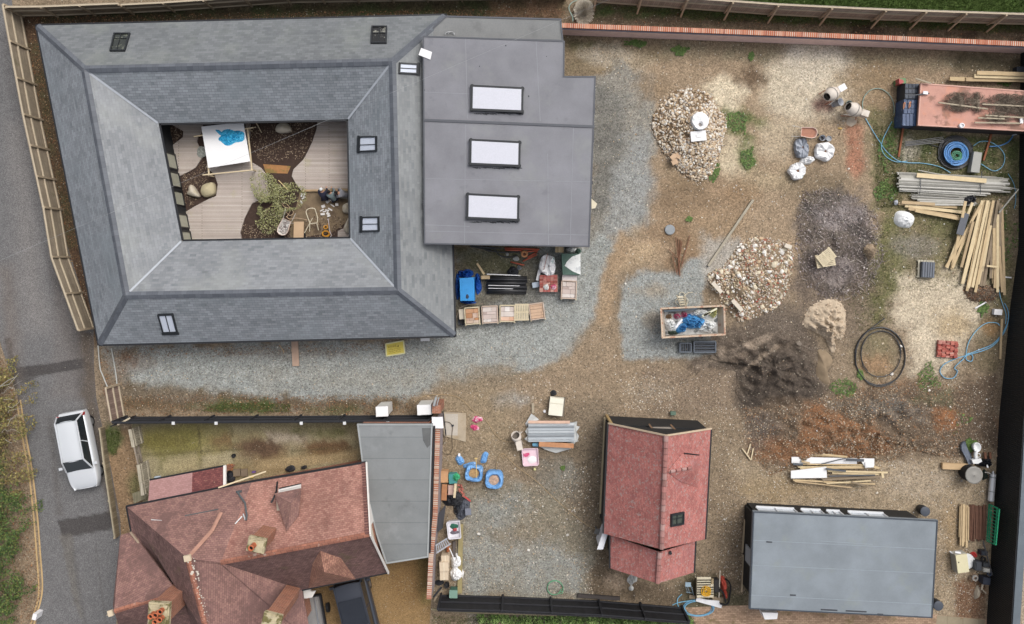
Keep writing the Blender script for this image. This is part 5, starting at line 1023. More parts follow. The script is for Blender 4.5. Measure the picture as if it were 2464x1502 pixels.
# people crouching (skin modifier figures)
def skinmesh(nm,joints,edges,m,parent,sub=2,root=0):
    me = bpy.data.meshes.new(nm); me.from_pydata([j[:3] for j in joints],edges,[]); o = bpy.data.objects.new(nm,me); COL.objects.link(o); me.materials.append(m)
    sk = o.modifiers.new('skin','SKIN'); lay = me.skin_vertices[0] if len(me.skin_vertices) else None
    if lay is None: bm = bmesh.new(); bm.from_mesh(me); bm.verts.layers.skin.verify(); bm.to_mesh(me); bm.free(); lay = me.skin_vertices[0]
    for i,j in enumerate(joints): r = j[3]; lay.data[i].radius = (r,r) if not isinstance(r,tuple) else r; lay.data[i].use_root = (i == root)
    s = o.modifiers.new('subd','SUBSURF'); s.levels = s.render_levels = sub; sk.use_smooth_shade = True; o.parent = parent; return o
skin = mat('skin',(204,158,130),var=.04,rough=.55)
def person(label,x,y,heading,shirt,trouser,hair,reach,cap=None,lean=.35):
    r = T('person',label,'person',x,y,.5,0,heading)   # local +x = facing
    L = lean
    J = [(-.16,0,.30,.125),(-.10,0,.45,.125),(.02,0,.62,.14),(.13 + L * .1,0,.74,.12),(.19 + L * .2,0,.83,.055),(.23 + L * .25,0,.90,.075),(.25 + L * .3,0,1.0,.088),(.25 + L * .3,0,1.07,.05)]
    Ed = [(0,1),(1,2),(2,3),(3,4),(4,5),(5,6),(6,7)]
    def add(a,pts):
        for p in pts: J.append(p); Ed.append((a,len(J) - 1)); a = len(J) - 1
        return a
    arms = []; legs = []
    for s in (-1,1):
        hip = add(0,[(-.12,s * .11,.28,.095)]); knee = add(hip,[(.10,s * .17,.44,.075),(.32,s * .19,.52,.07)]); ank = add(knee,[(.22,s * .19,.28,.06),(.14,s * .18,.09,.042)]); add(ank,[(.22,s * .19,.045,.042),(.34,s * .2,.035,.035)])
        rx,ry,rz_ = reach[0 if s < 0 else 1]
        sh = add(3,[(.13 + L * .1,s * .17,.74,.07)]); el = add(sh,[(.28 + L * .1,s * .25,.55,.05)]); wr_ = add(el,[((rx + .28) / 2 + .05,s * .2 + ry * .5,(rz_ + .55) / 2,.042),(rx,ry + s * .16,rz_,.03)])
        pm = add(wr_,[(rx + .06,ry + s * .16,rz_ - .01,(.036,.02))]); base = J[pm]
        for f in range(4): yy = (f - 1.5) * .018; ln = (.034,.042,.04,.03)[f]; add(pm,[(base[0] + .03,base[1] + yy,base[2],.0085),(base[0] + .03 + ln * .6,base[1] + yy * 1.1,base[2] - .012,.008),(base[0] + .03 + ln,base[1] + yy * 1.1,base[2] - .03,.007)])
        add(wr_,[(rx + .03,ry + s * .16 - s * .03,rz_ - .005,.011),(rx + .065,ry + s * .16 - s * .05,rz_ - .015,.009)])
    skinmesh('body',J,Ed,skin,r)
    sl_ = MB(); nos = (.25 + L * .3 + .09,0,.99); sl_.rock(nos,.02); sl_.build('nose',skin,r)
    Jt = [(-.17,0,.36,.15),(-.10,0,.47,.145),(.02,0,.63,.165),(.13 + L * .1,0,.75,.135),(.17 + L * .18,0,.80,.075)]; Et = [(0,1),(1,2),(2,3),(3,4)]
    for s in (-1,1):
        rx,ry,rz_ = reach[0 if s < 0 else 1]; b = len(Jt)
        Jt += [(.13 + L * .1,s * .18,.745,.085),(.28 + L * .1,s * .25,.55,.062),((rx + .28) / 2 + .05,s * .2 + ry * .5,(rz_ + .55) / 2,.052),(rx - .03,ry + s * .16,rz_ + .01,.042)]; Et += [(3,b),(b,b + 1),(b + 1,b + 2),(b + 2,b + 3)]
    skinmesh('jacket',Jt,Et,shirt,r)
    Jl = [(-.17,0,.31,.14)]; El = []
    for s in (-1,1):
        b = len(Jl); Jl += [(-.12,s * .11,.29,.11),(.10,s * .17,.45,.09),(.33,s * .19,.53,.082),(.22,s * .19,.28,.07),(.145,s * .18,.11,.055)]; El += [(0,b),(b,b + 1),(b + 1,b + 2),(b + 2,b + 3),(b + 3,b + 4)]
    skinmesh('trousers',Jl,El,trouser,r)
    hx = .25 + L * .3; mb = MB(); V,F = ICO2; mb.add([(hx - .012 + v.x * .104,v.y * .09,1.015 + v.z * .095) for v in V if True],F)
    mb.v = [(p[0],p[1],max(p[2],.985 + max(0,(p[0] - hx)) * .5)) for p in mb.v]; mb.build('hair',hair,r,True)
    for s in (-1,1): mb = MB(); mb.box(.22,s * .19,.045,.27,.1,.08); mb.build('boot',rub,r); mb = MB(); mb.rock((hx,s * .088,.99),.024); mb.build('ear',skin,r); mb = MB(); mb.rock((hx + .083,s * .03,1.0),.01); mb.build('eye',rub,r)
    if cap: mb = MB(); mb.lathe([(.1,0),(.098,.03),(.07,.075),(.005,.09)],MT((hx - .01,0,1.03)),14); mb.build('cap',cap,r,True)
    return r
navy = mat('navy_cloth',(44,46,66),var=.15,ns=6,rough=.9); teal = mat('greygreen_cloth',(120,134,136),var=.15,ns=6,rough=.9); greyc = mat('grey_cloth',(150,150,156),var=.12,ns=6,rough=.9); blk = mat('black_hair',(26,24,26),rough=.8); wcap = mat('white_cap',(226,228,228))
person('person in navy clothes and a pale cap crouching by the deck edge, arms forward',*C2(1600,370),R(95),navy,navy,blk,((.45,.02,.3),(.45,-.02,.3)),wcap)
person('person in a grey-green jacket and navy trousers crouching between two others',*C2(1810,390),R(115),teal,navy,blk,((.5,.02,.35),(.55,0,.35)),None,.2)
person('person with black hair in a grey top crouching under the east eaves',*C2(2060,330),R(165),greyc,mat('stone_trousers',(150,144,134)),blk,((.4,.02,.3),(.4,-.02,.3)))
# ---- heaps
def heap(nm,lab,cat,pts,hgt,m,amp=.25,pw=1.6,rings=16,per=7,seed=0,parts=(),fr=1.3,part_nm='mound'):
    P = curve([W(x,y,0) for x,y in pts],per,True); n = len(P); c = sum(P,Vector()) / n
    r = bpy.data.objects.new(nm,None); COL.objects.link(r); r.location = (c.x,c.y,0); tag(r,lab,cat); vs = []
    def hz(x,y,t): return max(-.03 if t > .985 else .012,hz0(x,y,t))
    def hz0(x,y,t): return hgt * max(0,1 - t ** pw) * (1 + amp * 2 * mnoise.noise(Vector((x * fr,y * fr,seed)))) + hgt * amp * .5 * mnoise.noise(Vector((x * fr * 3,y * fr * 3,seed + 4))) * min(1,(1 - t) * 4) - (.02 if t > .99 else 0)
    jit = [1 + .05 * mnoise.noise(Vector((p.x * 3,p.y * 3,seed))) for p in P]
    for i in range(rings + 1):
        t = i / rings
        for k,p in enumerate(P): q = c + (p - c) * t * (1 + (jit[k] - 1) * t); vs.append(Vector((q.x,q.y,hz(q.x,q.y,t))))
    F = [(i * n + k,(i + 1) * n + k,(i + 1) * n + (k + 1) % n,i * n + (k + 1) % n) for i in range(1,rings) for k in range(n)] + [(0,n + k,n + (k + 1) % n) for k in range(n)]
    mb = MB(r); mb.add(vs,F); o = mb.build(part_nm,m,r,True)
    if m is GM:
        at = o.data.color_attributes.new('paint','FLOAT_COLOR','POINT'); V = np.array(vs); at.data.foreach_set('color',paint(V[:,0],V[:,1],((148,126,98),.45),GL,3,True).astype(np.float32).ravel())
    if o.data.polygons[5].normal.z < 0: o.data.flip_normals()
    def pick(tmax=1.0,sub=None):
        k = random.randrange(n); t = math.sqrt(RN()) * tmax; a,b = P[k],P[(k + 1) % n]; q = c + (a.lerp(b,RN()) - c) * t
        if sub and mnoise.noise(Vector((q.x * sub[0],q.y * sub[0],7))) < sub[1]: return pick(tmax,sub)
        return Vector((q.x,q.y,max(0,hz(q.x,q.y,t)))),t
    for pn,pm,kind,cnt,s0,s1,tm in parts:
        mb = MB(r)
        for _ in range(cnt):
            q,t = pick(tm); s = RU(s0,s1)
            if kind == 'rock': mb.rock(q + Vector((0,0,s * .3)),s)
            elif kind == 'leaf': mb.leaf(q + Vector((0,0,.02)),s,.8)
            elif kind == 'stick': a = RN() * 6.28; d = Vector((math.cos(a),math.sin(a),RU(-.1,.3))) * s; mb.tube([q + Vector((0,0,.02)),q + d * .5 + Vector((0,0,.05)),q + d],.008 + s * .012,4)
            elif kind == 'block': mb.box(q.x,q.y,q.z + s * .2,s * 2,s * RU(.8,1.4),s,RN() * 3,RU(-.4,.4),RU(-.4,.4))
        tag(mb.build(pn,pm,r),None,None,None,'stuff')
    r['_'] = 0; del r['_']
    return r,pick
fl_m = mat('flints',ramp=[(232,216,190),(204,182,152),(250,244,230),(160,136,112),(220,194,160),(120,104,90),(255,252,244)],var=.12,ns=6,rough=.85)
sandy = mat('stony_sand',(128,106,80),var=.2,ns=3,fine=.25,rough=.95,bump=1,bs=14)
random.seed(31)
fp_,_ = heap('flint_pile','big heap of pale flint stones with a white bag on top','stone pile',[(1600,240),(1640,212),(1700,222),(1722,252),(1748,290),(1740,340),(1730,380),(1712,420),(1680,438),(1640,418),(1620,392),(1590,360),(1566,290)],.75,sandy,.2,1.5,seed=2,parts=[('flints',fl_m,'rock',2800,.045,.1,.98),('small_flints',fl_m,'rock',1800,.02,.04,1.08)])
rub_m = mat('rubble',ramp=[(232,222,204),(198,180,158),(176,150,128),(246,242,232),(150,136,118),(214,200,164),(172,112,92)],var=.12,ns=6,rough=.9)
rp_,pick = heap('rubble_pile','rubble heap of broken pale stone and red brick','rubble pile',[(1700,665),(1740,640),(1770,600),(1800,572),(1860,575),(1905,590),(1908,640),(1896,700),(1862,745),(1800,770),(1770,770),(1722,712)],.7,mat('rubble_base',(140,122,100),var=.25,ns=2,fine=.25,rough=.95,bump=1,bs=14,stain=((160,92,76),.9,.6,.68,.7)),.25,1.4,seed=5,parts=[('small_rubble',rub_m,'rock',2400,.03,.075,1.0),('brick_bits',mat('brick_bits',ramp=[(184,88,70),(160,80,64),(200,118,96),(176,70,60)],var=.1),'block',90,.03,.06,1.0)])
lump_m = [mat('lump_%s' % n_,c_s,var=.12,ns=4,rough=.9,bump=.4) for n_,c_s in (('cream',(228,216,190)),('white',(240,236,228)),('tan',(204,178,146)))]
for k in range(150):
    q,t = pick(.97); mb = MB(); s = RU(.07,.17); mb.rock((q.x,q.y,q.z + s * .2),s,False,.6,.35); solo(mb,'rubble_lump',random.choice(lump_m),'loose lump of pale broken stone lying on the rubble heap','stone','lumps of broken stone on the rubble heap')
for a,b,l in (((1762,722),(1785,748),'long pale concrete offcut on the south side of the rubble heap'),((1714,680),(1736,704),'short concrete lintel offcut on the west tip of the rubble heap'),((1888,590),(1904,596),'pale block at the north-east corner of the rubble heap')): BT('concrete_offcut',l,'offcut',a,b,.45,.22,.16,mat('pale_concrete',(222,212,196),var=.1,ns=4,rough=.9))
# bonfire heap
heap('bonfire_heap','dark heap of ash, burnt sticks and brushwood','ash heap',[(1930,480),(1990,465),(2060,480),(2110,540),(2120,620),(2090,680),(2030,715),(1960,700),(1925,640),(1918,560)],.5,GM,.35,1.5,24,seed=8,
  parts=[('burnt_sticks',mat('burnt_sticks',ramp=[(98,86,80),(148,134,128),(206,196,188),(110,96,90),(172,158,150)],var=.1),'stick',700,.1,.42,1.05),('ash_lumps',mat('ash_lumps',ramp=[(210,200,196),(96,88,84),(170,158,154),(128,112,104),(186,172,168)]),'rock',900,.02,.07,1.05)])
heap('straw_clump','small tuft of pale dry straw on the bonfire heap','straw',[(2068,590),(2100,585),(2106,610),(2090,630),(2072,612)],.75,mat('straw_base',(170,150,126),var=.3,ns=5,bump=1),.4,1.5,6,4,parts=[('straws',mat('straw',ramp=[(206,190,160),(176,156,130),(150,130,104)]),'stick',160,.08,.2,1.0)])
# sand heap, soil heap
sandm = mat('builders_sand',(202,184,160),var=.16,ns=2.6,fine=.2,rough=.95,bump=1,bs=5)
heap('sand_heap','pale builders sand heap beside the dark soil','sand heap',[(1960,730),(2000,718),(2030,735),(2036,775),(2030,810),(2008,820),(2010,842),(1998,846),(1985,815),(1960,798),(1934,785),(1938,755)],.6,sandm,.5,1.3,22,9,seed=3,fr=3.4,parts=[('clods',mat('sand_clods',ramp=[(214,194,168),(190,168,142),(226,208,184)]),'rock',420,.02,.06,1.02)])
heap('soil_heap','broad low mound of dark topsoil beside the sand','soil heap',[(1800,790),(1880,775),(1935,800),(1965,850),(1962,900),(1985,930),(1960,965),(1900,985),(1810,985),(1770,950),(1765,880),(1700,860),(1720,800)],.6,GM,.5,1.5,30,9,seed=6,fr=2.1,parts=[('clods',mat('clods',ramp=[(98,82,68),(140,122,102),(72,60,52),(200,188,168)]),'rock',500,.02,.05,1.05)])
heap('sand_streak','narrow tongue of grey-brown spoil between soil and grass','spoil',[(1968,840),(1992,846),(2004,870),(1990,900),(1998,925),(1975,920),(1962,895),(1968,865)],.25,mat('spoil',(150,132,108),var=.2,ns=3,rough=.95,bump=1),.3,1.4,8,5,seed=12)
# leaf and rust coloured spoil mound
leafm = mat('rusty_leaves',ramp=[(150,112,74),(122,98,74),(196,176,148),(154,104,62),(104,88,72),(146,126,102),(88,74,60),(214,200,178)],var=.1)
heap('spoil_mound','wide low mound of leafy rust-brown spoil north of the timber pile','spoil heap',[(1790,985),(1900,965),(2020,950),(2100,935),(2200,925),(2300,930),(2330,990),(2310,1060),(2290,1100),(2200,1085),(2130,1110),(2000,1100),(1900,1125),(1850,1140),(1815,1100),(1790,1050)],.5,GM,.45,1.5,34,9,seed=9,fr=1.9,parts=[('leaves',leafm,'leaf',8500,.022,.065,1.02),('stones',fl_m,'rock',500,.02,.05,1.0)])
# ---- loose stones, litter, weeds (uncountable)
random.seed(77)
def litter(nm,zones,m,s0,s1,kind='rock',z=0):
    mb = MB()
    for pts,n in zones:
        for _ in range(n):
            x,y = scatter_poly(pts); s = RU(s0,s1) * (1.8 if RN() < .04 else 1)
            if kind == 'rock': mb.rock((x,y,z + s * .3),s)
            elif kind == 'leaf': mb.leaf((x,y,z + .01 + RN() * .03),s,.6)
            elif kind == 'blade':
                a = RN() * 6.28; h_ = RU(.05,.2); w = RU(.008,.02); d = Vector((math.cos(a),math.sin(a),0)); p = Vector((x,y,z)); t = Vector((RU(-.08,.08),RU(-.08,.08),h_)); mb.face([p - d * w,p + d * w,p + t])
    return tag(mb.build(nm,m),None,None,None,'stuff')
YARD = [(1450,120),(2440,150),(2400,1090),(2250,1240),(1800,1230),(1790,1440),(1110,1430),(1110,1100),(1250,900),(1450,820)]
litter('loose_stones',[(YARD,4200),([(250,840),(1090,815),(1300,830),(1240,960),(300,985)],1000),([(1560,890),(1770,900),(1760,1000),(1480,990)],500),([(1720,1000),(1790,1000),(1800,1440),(1720,1400)],700),([(1830,1120),(2400,1090),(2370,1240),(1830,1220)],1500),([(2260,1240),(2370,1240),(2365,1480),(2250,1480)],700),([(1110,1130),(1440,1180),(1440,1430),(1110,1430)],900),([(2120,900),(2400,900),(2400,1090),(2300,1090)],500)],fl_m,.012,.034)
litter('scattered_flints',[([(1480,900),(1640,910),(1620,990),(1500,985)],260),([(1350,1130),(1420,1120),(1430,1230),(1360,1240)],150),([(1230,890),(1330,900),(1320,960),(1250,970)],60),([(1360,1330),(1420,1340),(1430,1430),(1370,1430)],90),([(1120,1180),(1420,1180),(1420,1420),(1120,1420)],220),([(1640,590),(1700,440),(2440,500),(2100,760),(1900,480)],160),([(1400,110),(1560,110),(1500,190),(1440,190)],90),([(1730,1240),(1800,1240),(1795,1400),(1730,1380)],120),([(2280,1090),(2400,1090),(2300,1480),(2260,1240)],160),(YARD,1100)],fl_m,.022,.05)
brl = mat('brown_leaves',ramp=[(150,98,64),(110,76,52),(184,140,100),(128,82,58),(90,66,48),(200,170,130)],var=.1)
litter('fallen_leaves',[([(60,40),(1360,20),(1360,40),(90,60)],1800),([(80,60),(95,90),(245,800),(225,790),(150,600),(60,100)],1500),([(240,838),(980,825),(980,842),(300,865),(290,960),(240,950)],900),([(280,950),(1000,950),(1000,995),(300,1000)],1800),([(40,960),(100,1430),(80,1500),(0,1500),(0,860),(10,850)],3000),([(2290,1400),(2370,1380),(2360,1480),(2310,1490)],400),([(1350,75),(2460,118),(2460,60),(1400,20)],700)],brl,.018,.045,'leaf')
WEEDS = [[(1740,270),(1800,275),(1795,320),(1750,330)],[(1780,345),(1815,345),(1815,410),(1790,410)],[(1615,110),(1660,112),(1655,135),(1625,130)],[(1800,125),(1815,128),(1812,145),(1802,142)],[(1700,390),(1732,380),(1725,435),(1705,432)],[(2130,300),(2160,310),(2160,420),(2110,400)],[(2100,420),(2160,440),(2150,490),(2110,480)],[(2340,560),(2440,470),(2440,640),(2400,640)],[(2170,1010),(2320,960),(2320,1010),(2240,1060)],[(2000,920),(2060,900),(2050,960),(2010,960)],[(2350,720),(2380,720),(2380,760),(2350,760)],[(1650,520),(1665,520),(1665,535),(1650,535)],[(2060,890),(2080,890),(2080,912),(2060,912)],[(1350,1120),(1360,1120),(1360,1130),(1350,1130)],[(2200,870),(2260,860),(2270,960),(2200,970)],[(1500,95),(1560,100),(1560,112),(1500,110)],[(2320,1060),(2350,1050),(2350,1090),(2325,1090)],[(2410,1120),(2420,1120),(2420,1180),(2405,1180)],[(2390,200),(2440,180),(2440,190),(2390,210)]]
grm = mat('weed_leaves',ramp=[(96,128,58),(72,104,44),(126,150,80),(60,88,40),(110,130,66)],var=.1,rough=.7)
WEEDS = [[(cx + rx * math.cos(a) * RU(.5,1.25),cy + ry * math.sin(a) * RU(.5,1.25)) for a in [j * .45 for j in range(14)]] for cx,cy,rx,ry in [(sum(p[0] for p in w) / 4,sum(p[1] for p in w) / 4,(max(p[0] for p in w) - min(p[0] for p in w)) / 2,(max(p[1] for p in w) - min(p[1] for p in w)) / 2) for w in WEEDS]]
litter('weeds',[(w,300) for w in WEEDS],grm,.03,.075,'leaf',.03)
litter('rough_grass',[([(2100,300),(2175,300),(2170,500),(2110,500)],2500),([(2180,330),(2440,330),(2440,480),(2180,480)],3500),([(2120,490),(2430,490),(2420,700),(2110,700)],2500),([(530,968),(700,972),(700,992),(480,990)],1500),([(1040,1480),(1640,1500),(1640,1540),(1040,1540)],6000),([(1440,14),(2464,60),(2464,80),(1700,50)],4500),([(250,1032),(290,1040),(280,1100),(256,1080)],700),([(2020,690),(2150,600),(2150,780),(2070,800)],1200)],mat('grass_blades',ramp=[(104,122,54),(80,100,44),(136,142,84),(66,88,38)],var=.1),0,0,'blade')
litter('lawn_grass',[([(1520,-30),(2500,-30),(2500,34),(1540,0)],14000)],mat('lawn_blades',ramp=[(74,104,38),(96,120,52),(60,88,32)],var=.1),0,0,'blade',.006)
# tall plants behind the south fence
random.seed(9)
plm = mat('tall_weed_leaves',ramp=[(122,152,74),(88,120,52),(150,172,104),(66,94,44),(100,134,60)],var=.1,rough=.7)
for k in range(44):
    x = 1160 + k * 11.5 + RU(-6,6); y = 1492 + (k - 20) * .12 + RU(-8,8); r = T('tall_weed','leafy green weed growing behind the south black fence','plant',x,y,.5,0,0,'leafy weeds behind the south black fence'); h_ = RU(.9,1.9); mb = MB(); mb.tube([(0,0,0),(.05,.02,h_)],.015,5,r2=.005); mb.build('stem',grm,r); mb = MB()
    for j in range(130): t = RN(); a = RN() * 6.28; q = RU(.05,.4) * (1.1 - t * .8); mb.leaf((math.cos(a) * q,math.sin(a) * q,h_ * t),RU(.03,.085))
    mb.build('leaves',plm,r)
# pampas clump, hedge by the lane
pc = T('pampas_clump','round clump of pale dry pampas grass behind the brick wall','grass clump',1406,24,.5); mb = MB()
for k in range(1700):
    a = RN() * 6.28; q = RN() ** .5 * .68; b = Vector((math.cos(a) * q * .4,math.sin(a) * q * .5,0)); t = Vector((math.cos(a) * q * .85 + RU(-.06,.06),math.sin(a) * q * 1.15,.7 - q * .8 + RU(-.1,.1))); n = Vector((-math.sin(a),math.cos(a),0)) * .022; mb.add([b - n,b + n,t + n * .6,t - n * .6],[(0,1,2,3)])
mb.lump((0,0,0),.5,.62,.45,0,3,.3); mb.build('stems',mat('dry_stems',ramp=[(240,232,212),(206,196,178),(255,248,232),(176,164,146)],var=.1),pc)
mb = MB(); mb.tube(curve([W(*K(0,2,*q),.3) for q in ((470,0),(430,20),(410,50),(415,80),(435,120),(438,155))],5),.025,6); solo(mb,'garden_hose',mat('pale_green_hose',(150,178,168),rough=.4),'pale green hose looping down beside the pampas clump','hose')
hedge_l = [mat('hedge_yellow',ramp=[(150,144,84),(122,120,66),(172,158,98),(98,100,56),(146,118,76),(84,80,58)],var=.1,rough=.8),mat('hedge_green',ramp=[(72,96,48),(54,76,40),(104,124,66),(88,112,54),(134,140,72)],var=.1,rough=.8)]
def bush(nm,lab,x,y,rx,ry,hgt,m,n,sz=.06):
    r = T(nm,lab,'hedge',x,y,hgt * .6); mb = MB()
    for k in range(10): a = RN() * 6.28; mb.tube([(0,0,0),(math.cos(a) * rx * .3,math.sin(a) * ry * .3,hgt * .5),(math.cos(a) * rx * .7,math.sin(a) * ry * .7,hgt * .85)],.04,5,r2=.01)
    mb.build('branches',mat('twig'),r); mb = MB()
    for k in range(n):
        a = RN() * 6.28; q = RN() ** .55 * (1 + .3 * math.sin(a * 4 + x) + .15 * math.sin(a * 9)); px_,py_ = math.cos(a) * q * rx,math.sin(a) * q * ry
        if mnoise.noise(Vector((px_ * 1.6,py_ * 1.6,y))) < -.22 + q * .12: continue
        mb.leaf((px_,py_,hgt * RU(.35,1.05) * (1 - .5 * q * q)),RU(.6,1.3) * sz)
    mb.build('leaves',m,r)
bush('hedge','yellowing autumn hedge along the west side of the lane, northern clump',-20,1060,1.9,3.0,2.2,hedge_l[0],7000)
bush('hedge','small yellowing bush at the very west edge, north end of the hedge',-20,930,1.0,1.7,1.5,hedge_l[0],2200)
bush('hedge','dark green ivy hedge along the west side of the lane, middle stretch',-12,1270,1.5,3.4,1.8,hedge_l[1],8000)
bush('hedge','dark green hedge at the south-west corner of the picture',-6,1450,1.2,2.2,1.6,hedge_l[1],4500)
random.seed(2)
mb = MB()
for k in range(9):
    a = W(20 + RU(-20,0),930 + k * 16,1.5); P = [a]
    for j in range(5): P.append(P[-1] + Vector((RU(.05,.3),RU(-.15,.25),.05)))
    mb.tube(P,.014,4,r2=.004)
P = [W(0,930,1.6),W(20,915,1.8),W(36,908,1.9),W(45,898,2)]; mb.tube(P,.025,5,r2=.008); mb.tube([P[0],W(22,925,1.8),W(40,905,1.9)],.015,4); tag(mb.build('bare_twigs',mat('grey_twigs',(190,184,172))),'bare grey twigs reaching out of the hedge over the lane','branch')
# ---- vehicles
def vehicle(label,x0,y0,x1,y1,zr,Ln,Wd,zb,zs,zt,sts,cab,paint_m,roof_m=None,tail=True,nm='parked_car',lights=True,roofbars=False):
    """(x0,y0) rear -> (x1,y1) front; sts: body stations (t, half width, deck height); cab: (t rear base, t rear top, t front top, t front base, roof half width)"""
    r = T(nm,label,'car',(x0 + x1) / 2,(y0 + y1) / 2,zr,0,ang(x0,y0,x1,y1)); gl = mat('car_glass',(40,46,50),var=.02,rough=.08,spec=.7)
    mb = MB(); prof = []
    for t,hw,zd in sts:
        x = (t - .5) * Ln; prof.append([(x,-hw * .9,zb),(x,-hw,zb + .2),(x,-hw,zs - .12),(x,-hw * .9,zd),(x,-hw * .5,zd + .03),(x,0,zd + .04),(x,hw * .5,zd + .03),(x,hw * .9,zd),(x,hw,zs - .12),(x,hw,zb + .2),(x,hw * .9,zb)])
    n = len(prof[0]); vs = [p for ring in prof for p in ring]; F = [(i * n + k,i * n + k + 1,(i + 1) * n + k + 1,(i + 1) * n + k) for i in range(len(prof) - 1) for k in range(n - 1)] + [tuple(range(n)),tuple((len(prof) - 1) * n + n - 1 - k for k in range(n))] + [(i * n,(i + 1) * n,(i + 1) * n + n - 1,i * n + n - 1) for i in range(len(prof) - 1)]
    mb.add(vs,F); bo = mb.build('body',paint_m,r,True); sb_ = bo.modifiers.new('round','SUBSURF'); sb_.levels = sb_.render_levels = 2 if lights else 1
    rb,rt_,ft,fb,rw = cab; X = lambda t: (t - .5) * Ln; bw = Wd / 2 * .9; zc = zs
    B = [(X(rb),-bw * .92,zc),(X(fb),-bw * .95,zc),(X(fb),bw * .95,zc),(X(rb),bw * .92,zc)]; Tp = [(X(rt_),-rw,zt - .03),(X(ft),-rw,zt - .04),(X(ft),rw,zt - .04),(X(rt_),rw,zt - .03)]
    for nm_,q in (('side_window',(0,1)),('windscreen',(1,2)),('side_window',(2,3)),('rear_window',(3,0))):
        mb = MB(); a,b = q; mb.face([Vector(B[a]),Vector(B[b]),Vector(Tp[b]),Vector(Tp[a])]); mb.build(nm_,gl,r)
    mb = MB(); R_ = []; m_ = 5
    for i in range(7):
        t = i / 6
        for j in range(m_): u = j / (m_ - 1) * 2 - 1; x = X(rt_) + (X(ft) - X(rt_)) * t; x += .05 * (1 - u * u) * (1 if t > .5 else -1); R_.append((x,u * rw * 1.01,zt - .06 * u * u - .05 * (2 * t - 1) ** 4))
    mb.add(R_,[(i * m_ + j,(i + 1) * m_ + j,(i + 1) * m_ + j + 1,i * m_ + j + 1) for i in range(6) for j in range(m_ - 1)]); mb.build('roof',roof_m or paint_m,r,True)
    mb = MB()
    for a,b in zip(B,Tp): mb.bar(a,b,.07,.05)
    for s in (0,2): p,q = Vector(B[s]).lerp(Vector(B[s + 1]),.48),Vector(Tp[s]).lerp(Vector(Tp[s + 1]),.48); mb.bar(p,q,.07,.03)
    for a,b in ((0,1),(2,3)): mb.bar(Tp[a],Tp[b],.05,.05)
    mb.build('pillars',paint_m,r)
    for sx in (X(.17),X(.82)):
        for s in (-1,1):
            mb = MB(); M = MT((sx,s * (Wd / 2 - .19),.31)) @ Matrix.Rotation(R(90),4,'X'); mb.lathe([(.2,-.1),(.31,-.1),(.325,-.06),(.325,.06),(.31,.1),(.2,.1)],M,18); w_ = mb.build('wheel',rub,r); mb = MB(); mb.lathe([(.19,-.105),(.19,.105)],M,14); mb.build('rim',mat('alloy',(180,184,188),metal=.7,rough=.35),w_)
    for s in (-1,1):
        mb = MB(); mb.box(X(cab[3]) - .28,s * (Wd / 2 + .1),zs + .06,.14,.2,.13); mb.build('mirror',paint_m,r)
        if lights:
            mb = MB(); mb.box(X(.955),s * (Wd / 2 - .36),zs - .3,.12,.22,.1,s * -.4); mb.build('headlight',mat('lamp_glass',(226,232,236),rough=.1),r)
            mb = MB(); mb.box(X(.045),s * (Wd / 2 - .2),zs - .12,.16,.16,.3,s * .2); mb.build('tail_light',mat('red_lamp',(176,60,62),rough=.2),r)
    if roofbars:
        for s in (-1,1): mb = MB(); mb.bar((X(rt_) + .1,s * (rw - .06),zt + .02),(X(ft) - .15,s * (rw - .06),zt),.035,.04); mb.build('roof_rail',paint_m,r)
    return r
silver = mat('silver_paint',(236,240,244),var=.01,rough=.22,metal=.25,spec=.6,fine=0)
sc_ = [(0,.66,.78),(.02,.76,.9),(.1,.83,.97),(.3,.87,.98),(.6,.87,.97),(.74,.87,.96),(.88,.83,.86),(.96,.74,.76),(1.0,.6,.62)]
vehicle('silver hatchback driving south along the lane',170,992,205,1177,.8,4.35,1.76,.2,.96,1.5,sc_,(.03,.1,.6,.75,.6),silver,roofbars=True)
navyp = mat('black_blue_paint',(58,62,72),var=.03,rough=.3,spec=.5,fine=0)
sp2 = [(0,.86,1.05),(.04,.92,1.1),(.5,.93,1.1),(.9,.92,1.08),(1.0,.84,.95)]
pk_ = vehicle('dark blue-black off-roader parked on the gravel beside the old tiled house',886,1588,838,1398,1.3,4.7,1.9,.35,1.1,1.85,sp2,(.35,.36,.97,.99,.74),navyp,lights=False)
mb = MB(); mb.box(.65,0,1.875,1.5,1.3,.03); mb.build('sunroof',mat('dark_panel',(46,50,58),rough=.25),pk_)
mb = MB()
for k in range(9): mb.box(-.05 - k * .13 - .15,0,1.885,.05,1.1,.03)
mb.build('roof_ribs',mat('dark_ribs',(70,76,86),rough=.4),pk_)
mb = MB(); mb.bar((-.13,-.68,1.89),(-.13,.68,1.89),.05,.04); mb.bar((-.13,-.68,1.89),(-1.5,-.68,1.89),.04,.04); mb.bar((-.13,.68,1.89),(-1.5,.68,1.89),.04,.04); mb.build('roof_rack',mat('alloy'),pk_)
tr = T('garden_trailer','dark framed trailer with a grey sheet, tucked against the old tiled house','trailer',*Hc(1790,1400),.8,0,R(-80)); mb = MB()
mb.box(0,0,.7,1.9,.95,.08); mb.build('bed',mat('grey_sheet',(150,148,146),var=.08,rough=.5),tr)
for s in (-1,1): mb = MB(); mb.box(0,s * .5,.85,2.0,.06,.3); mb.build('side_board',bm3,tr); mb = MB(); mb.lathe([(.1,-.07),(.26,-.07),(.26,.07),(.1,.07)],MT((0,s * .62,.26)) @ Matrix.Rotation(R(90),4,'X'),14); mb.build('wheel',rub,tr)
mb = MB(); mb.box(0,.1,.76,1.8,.06,.05); mb.build('strut',mat('alloy'),tr)
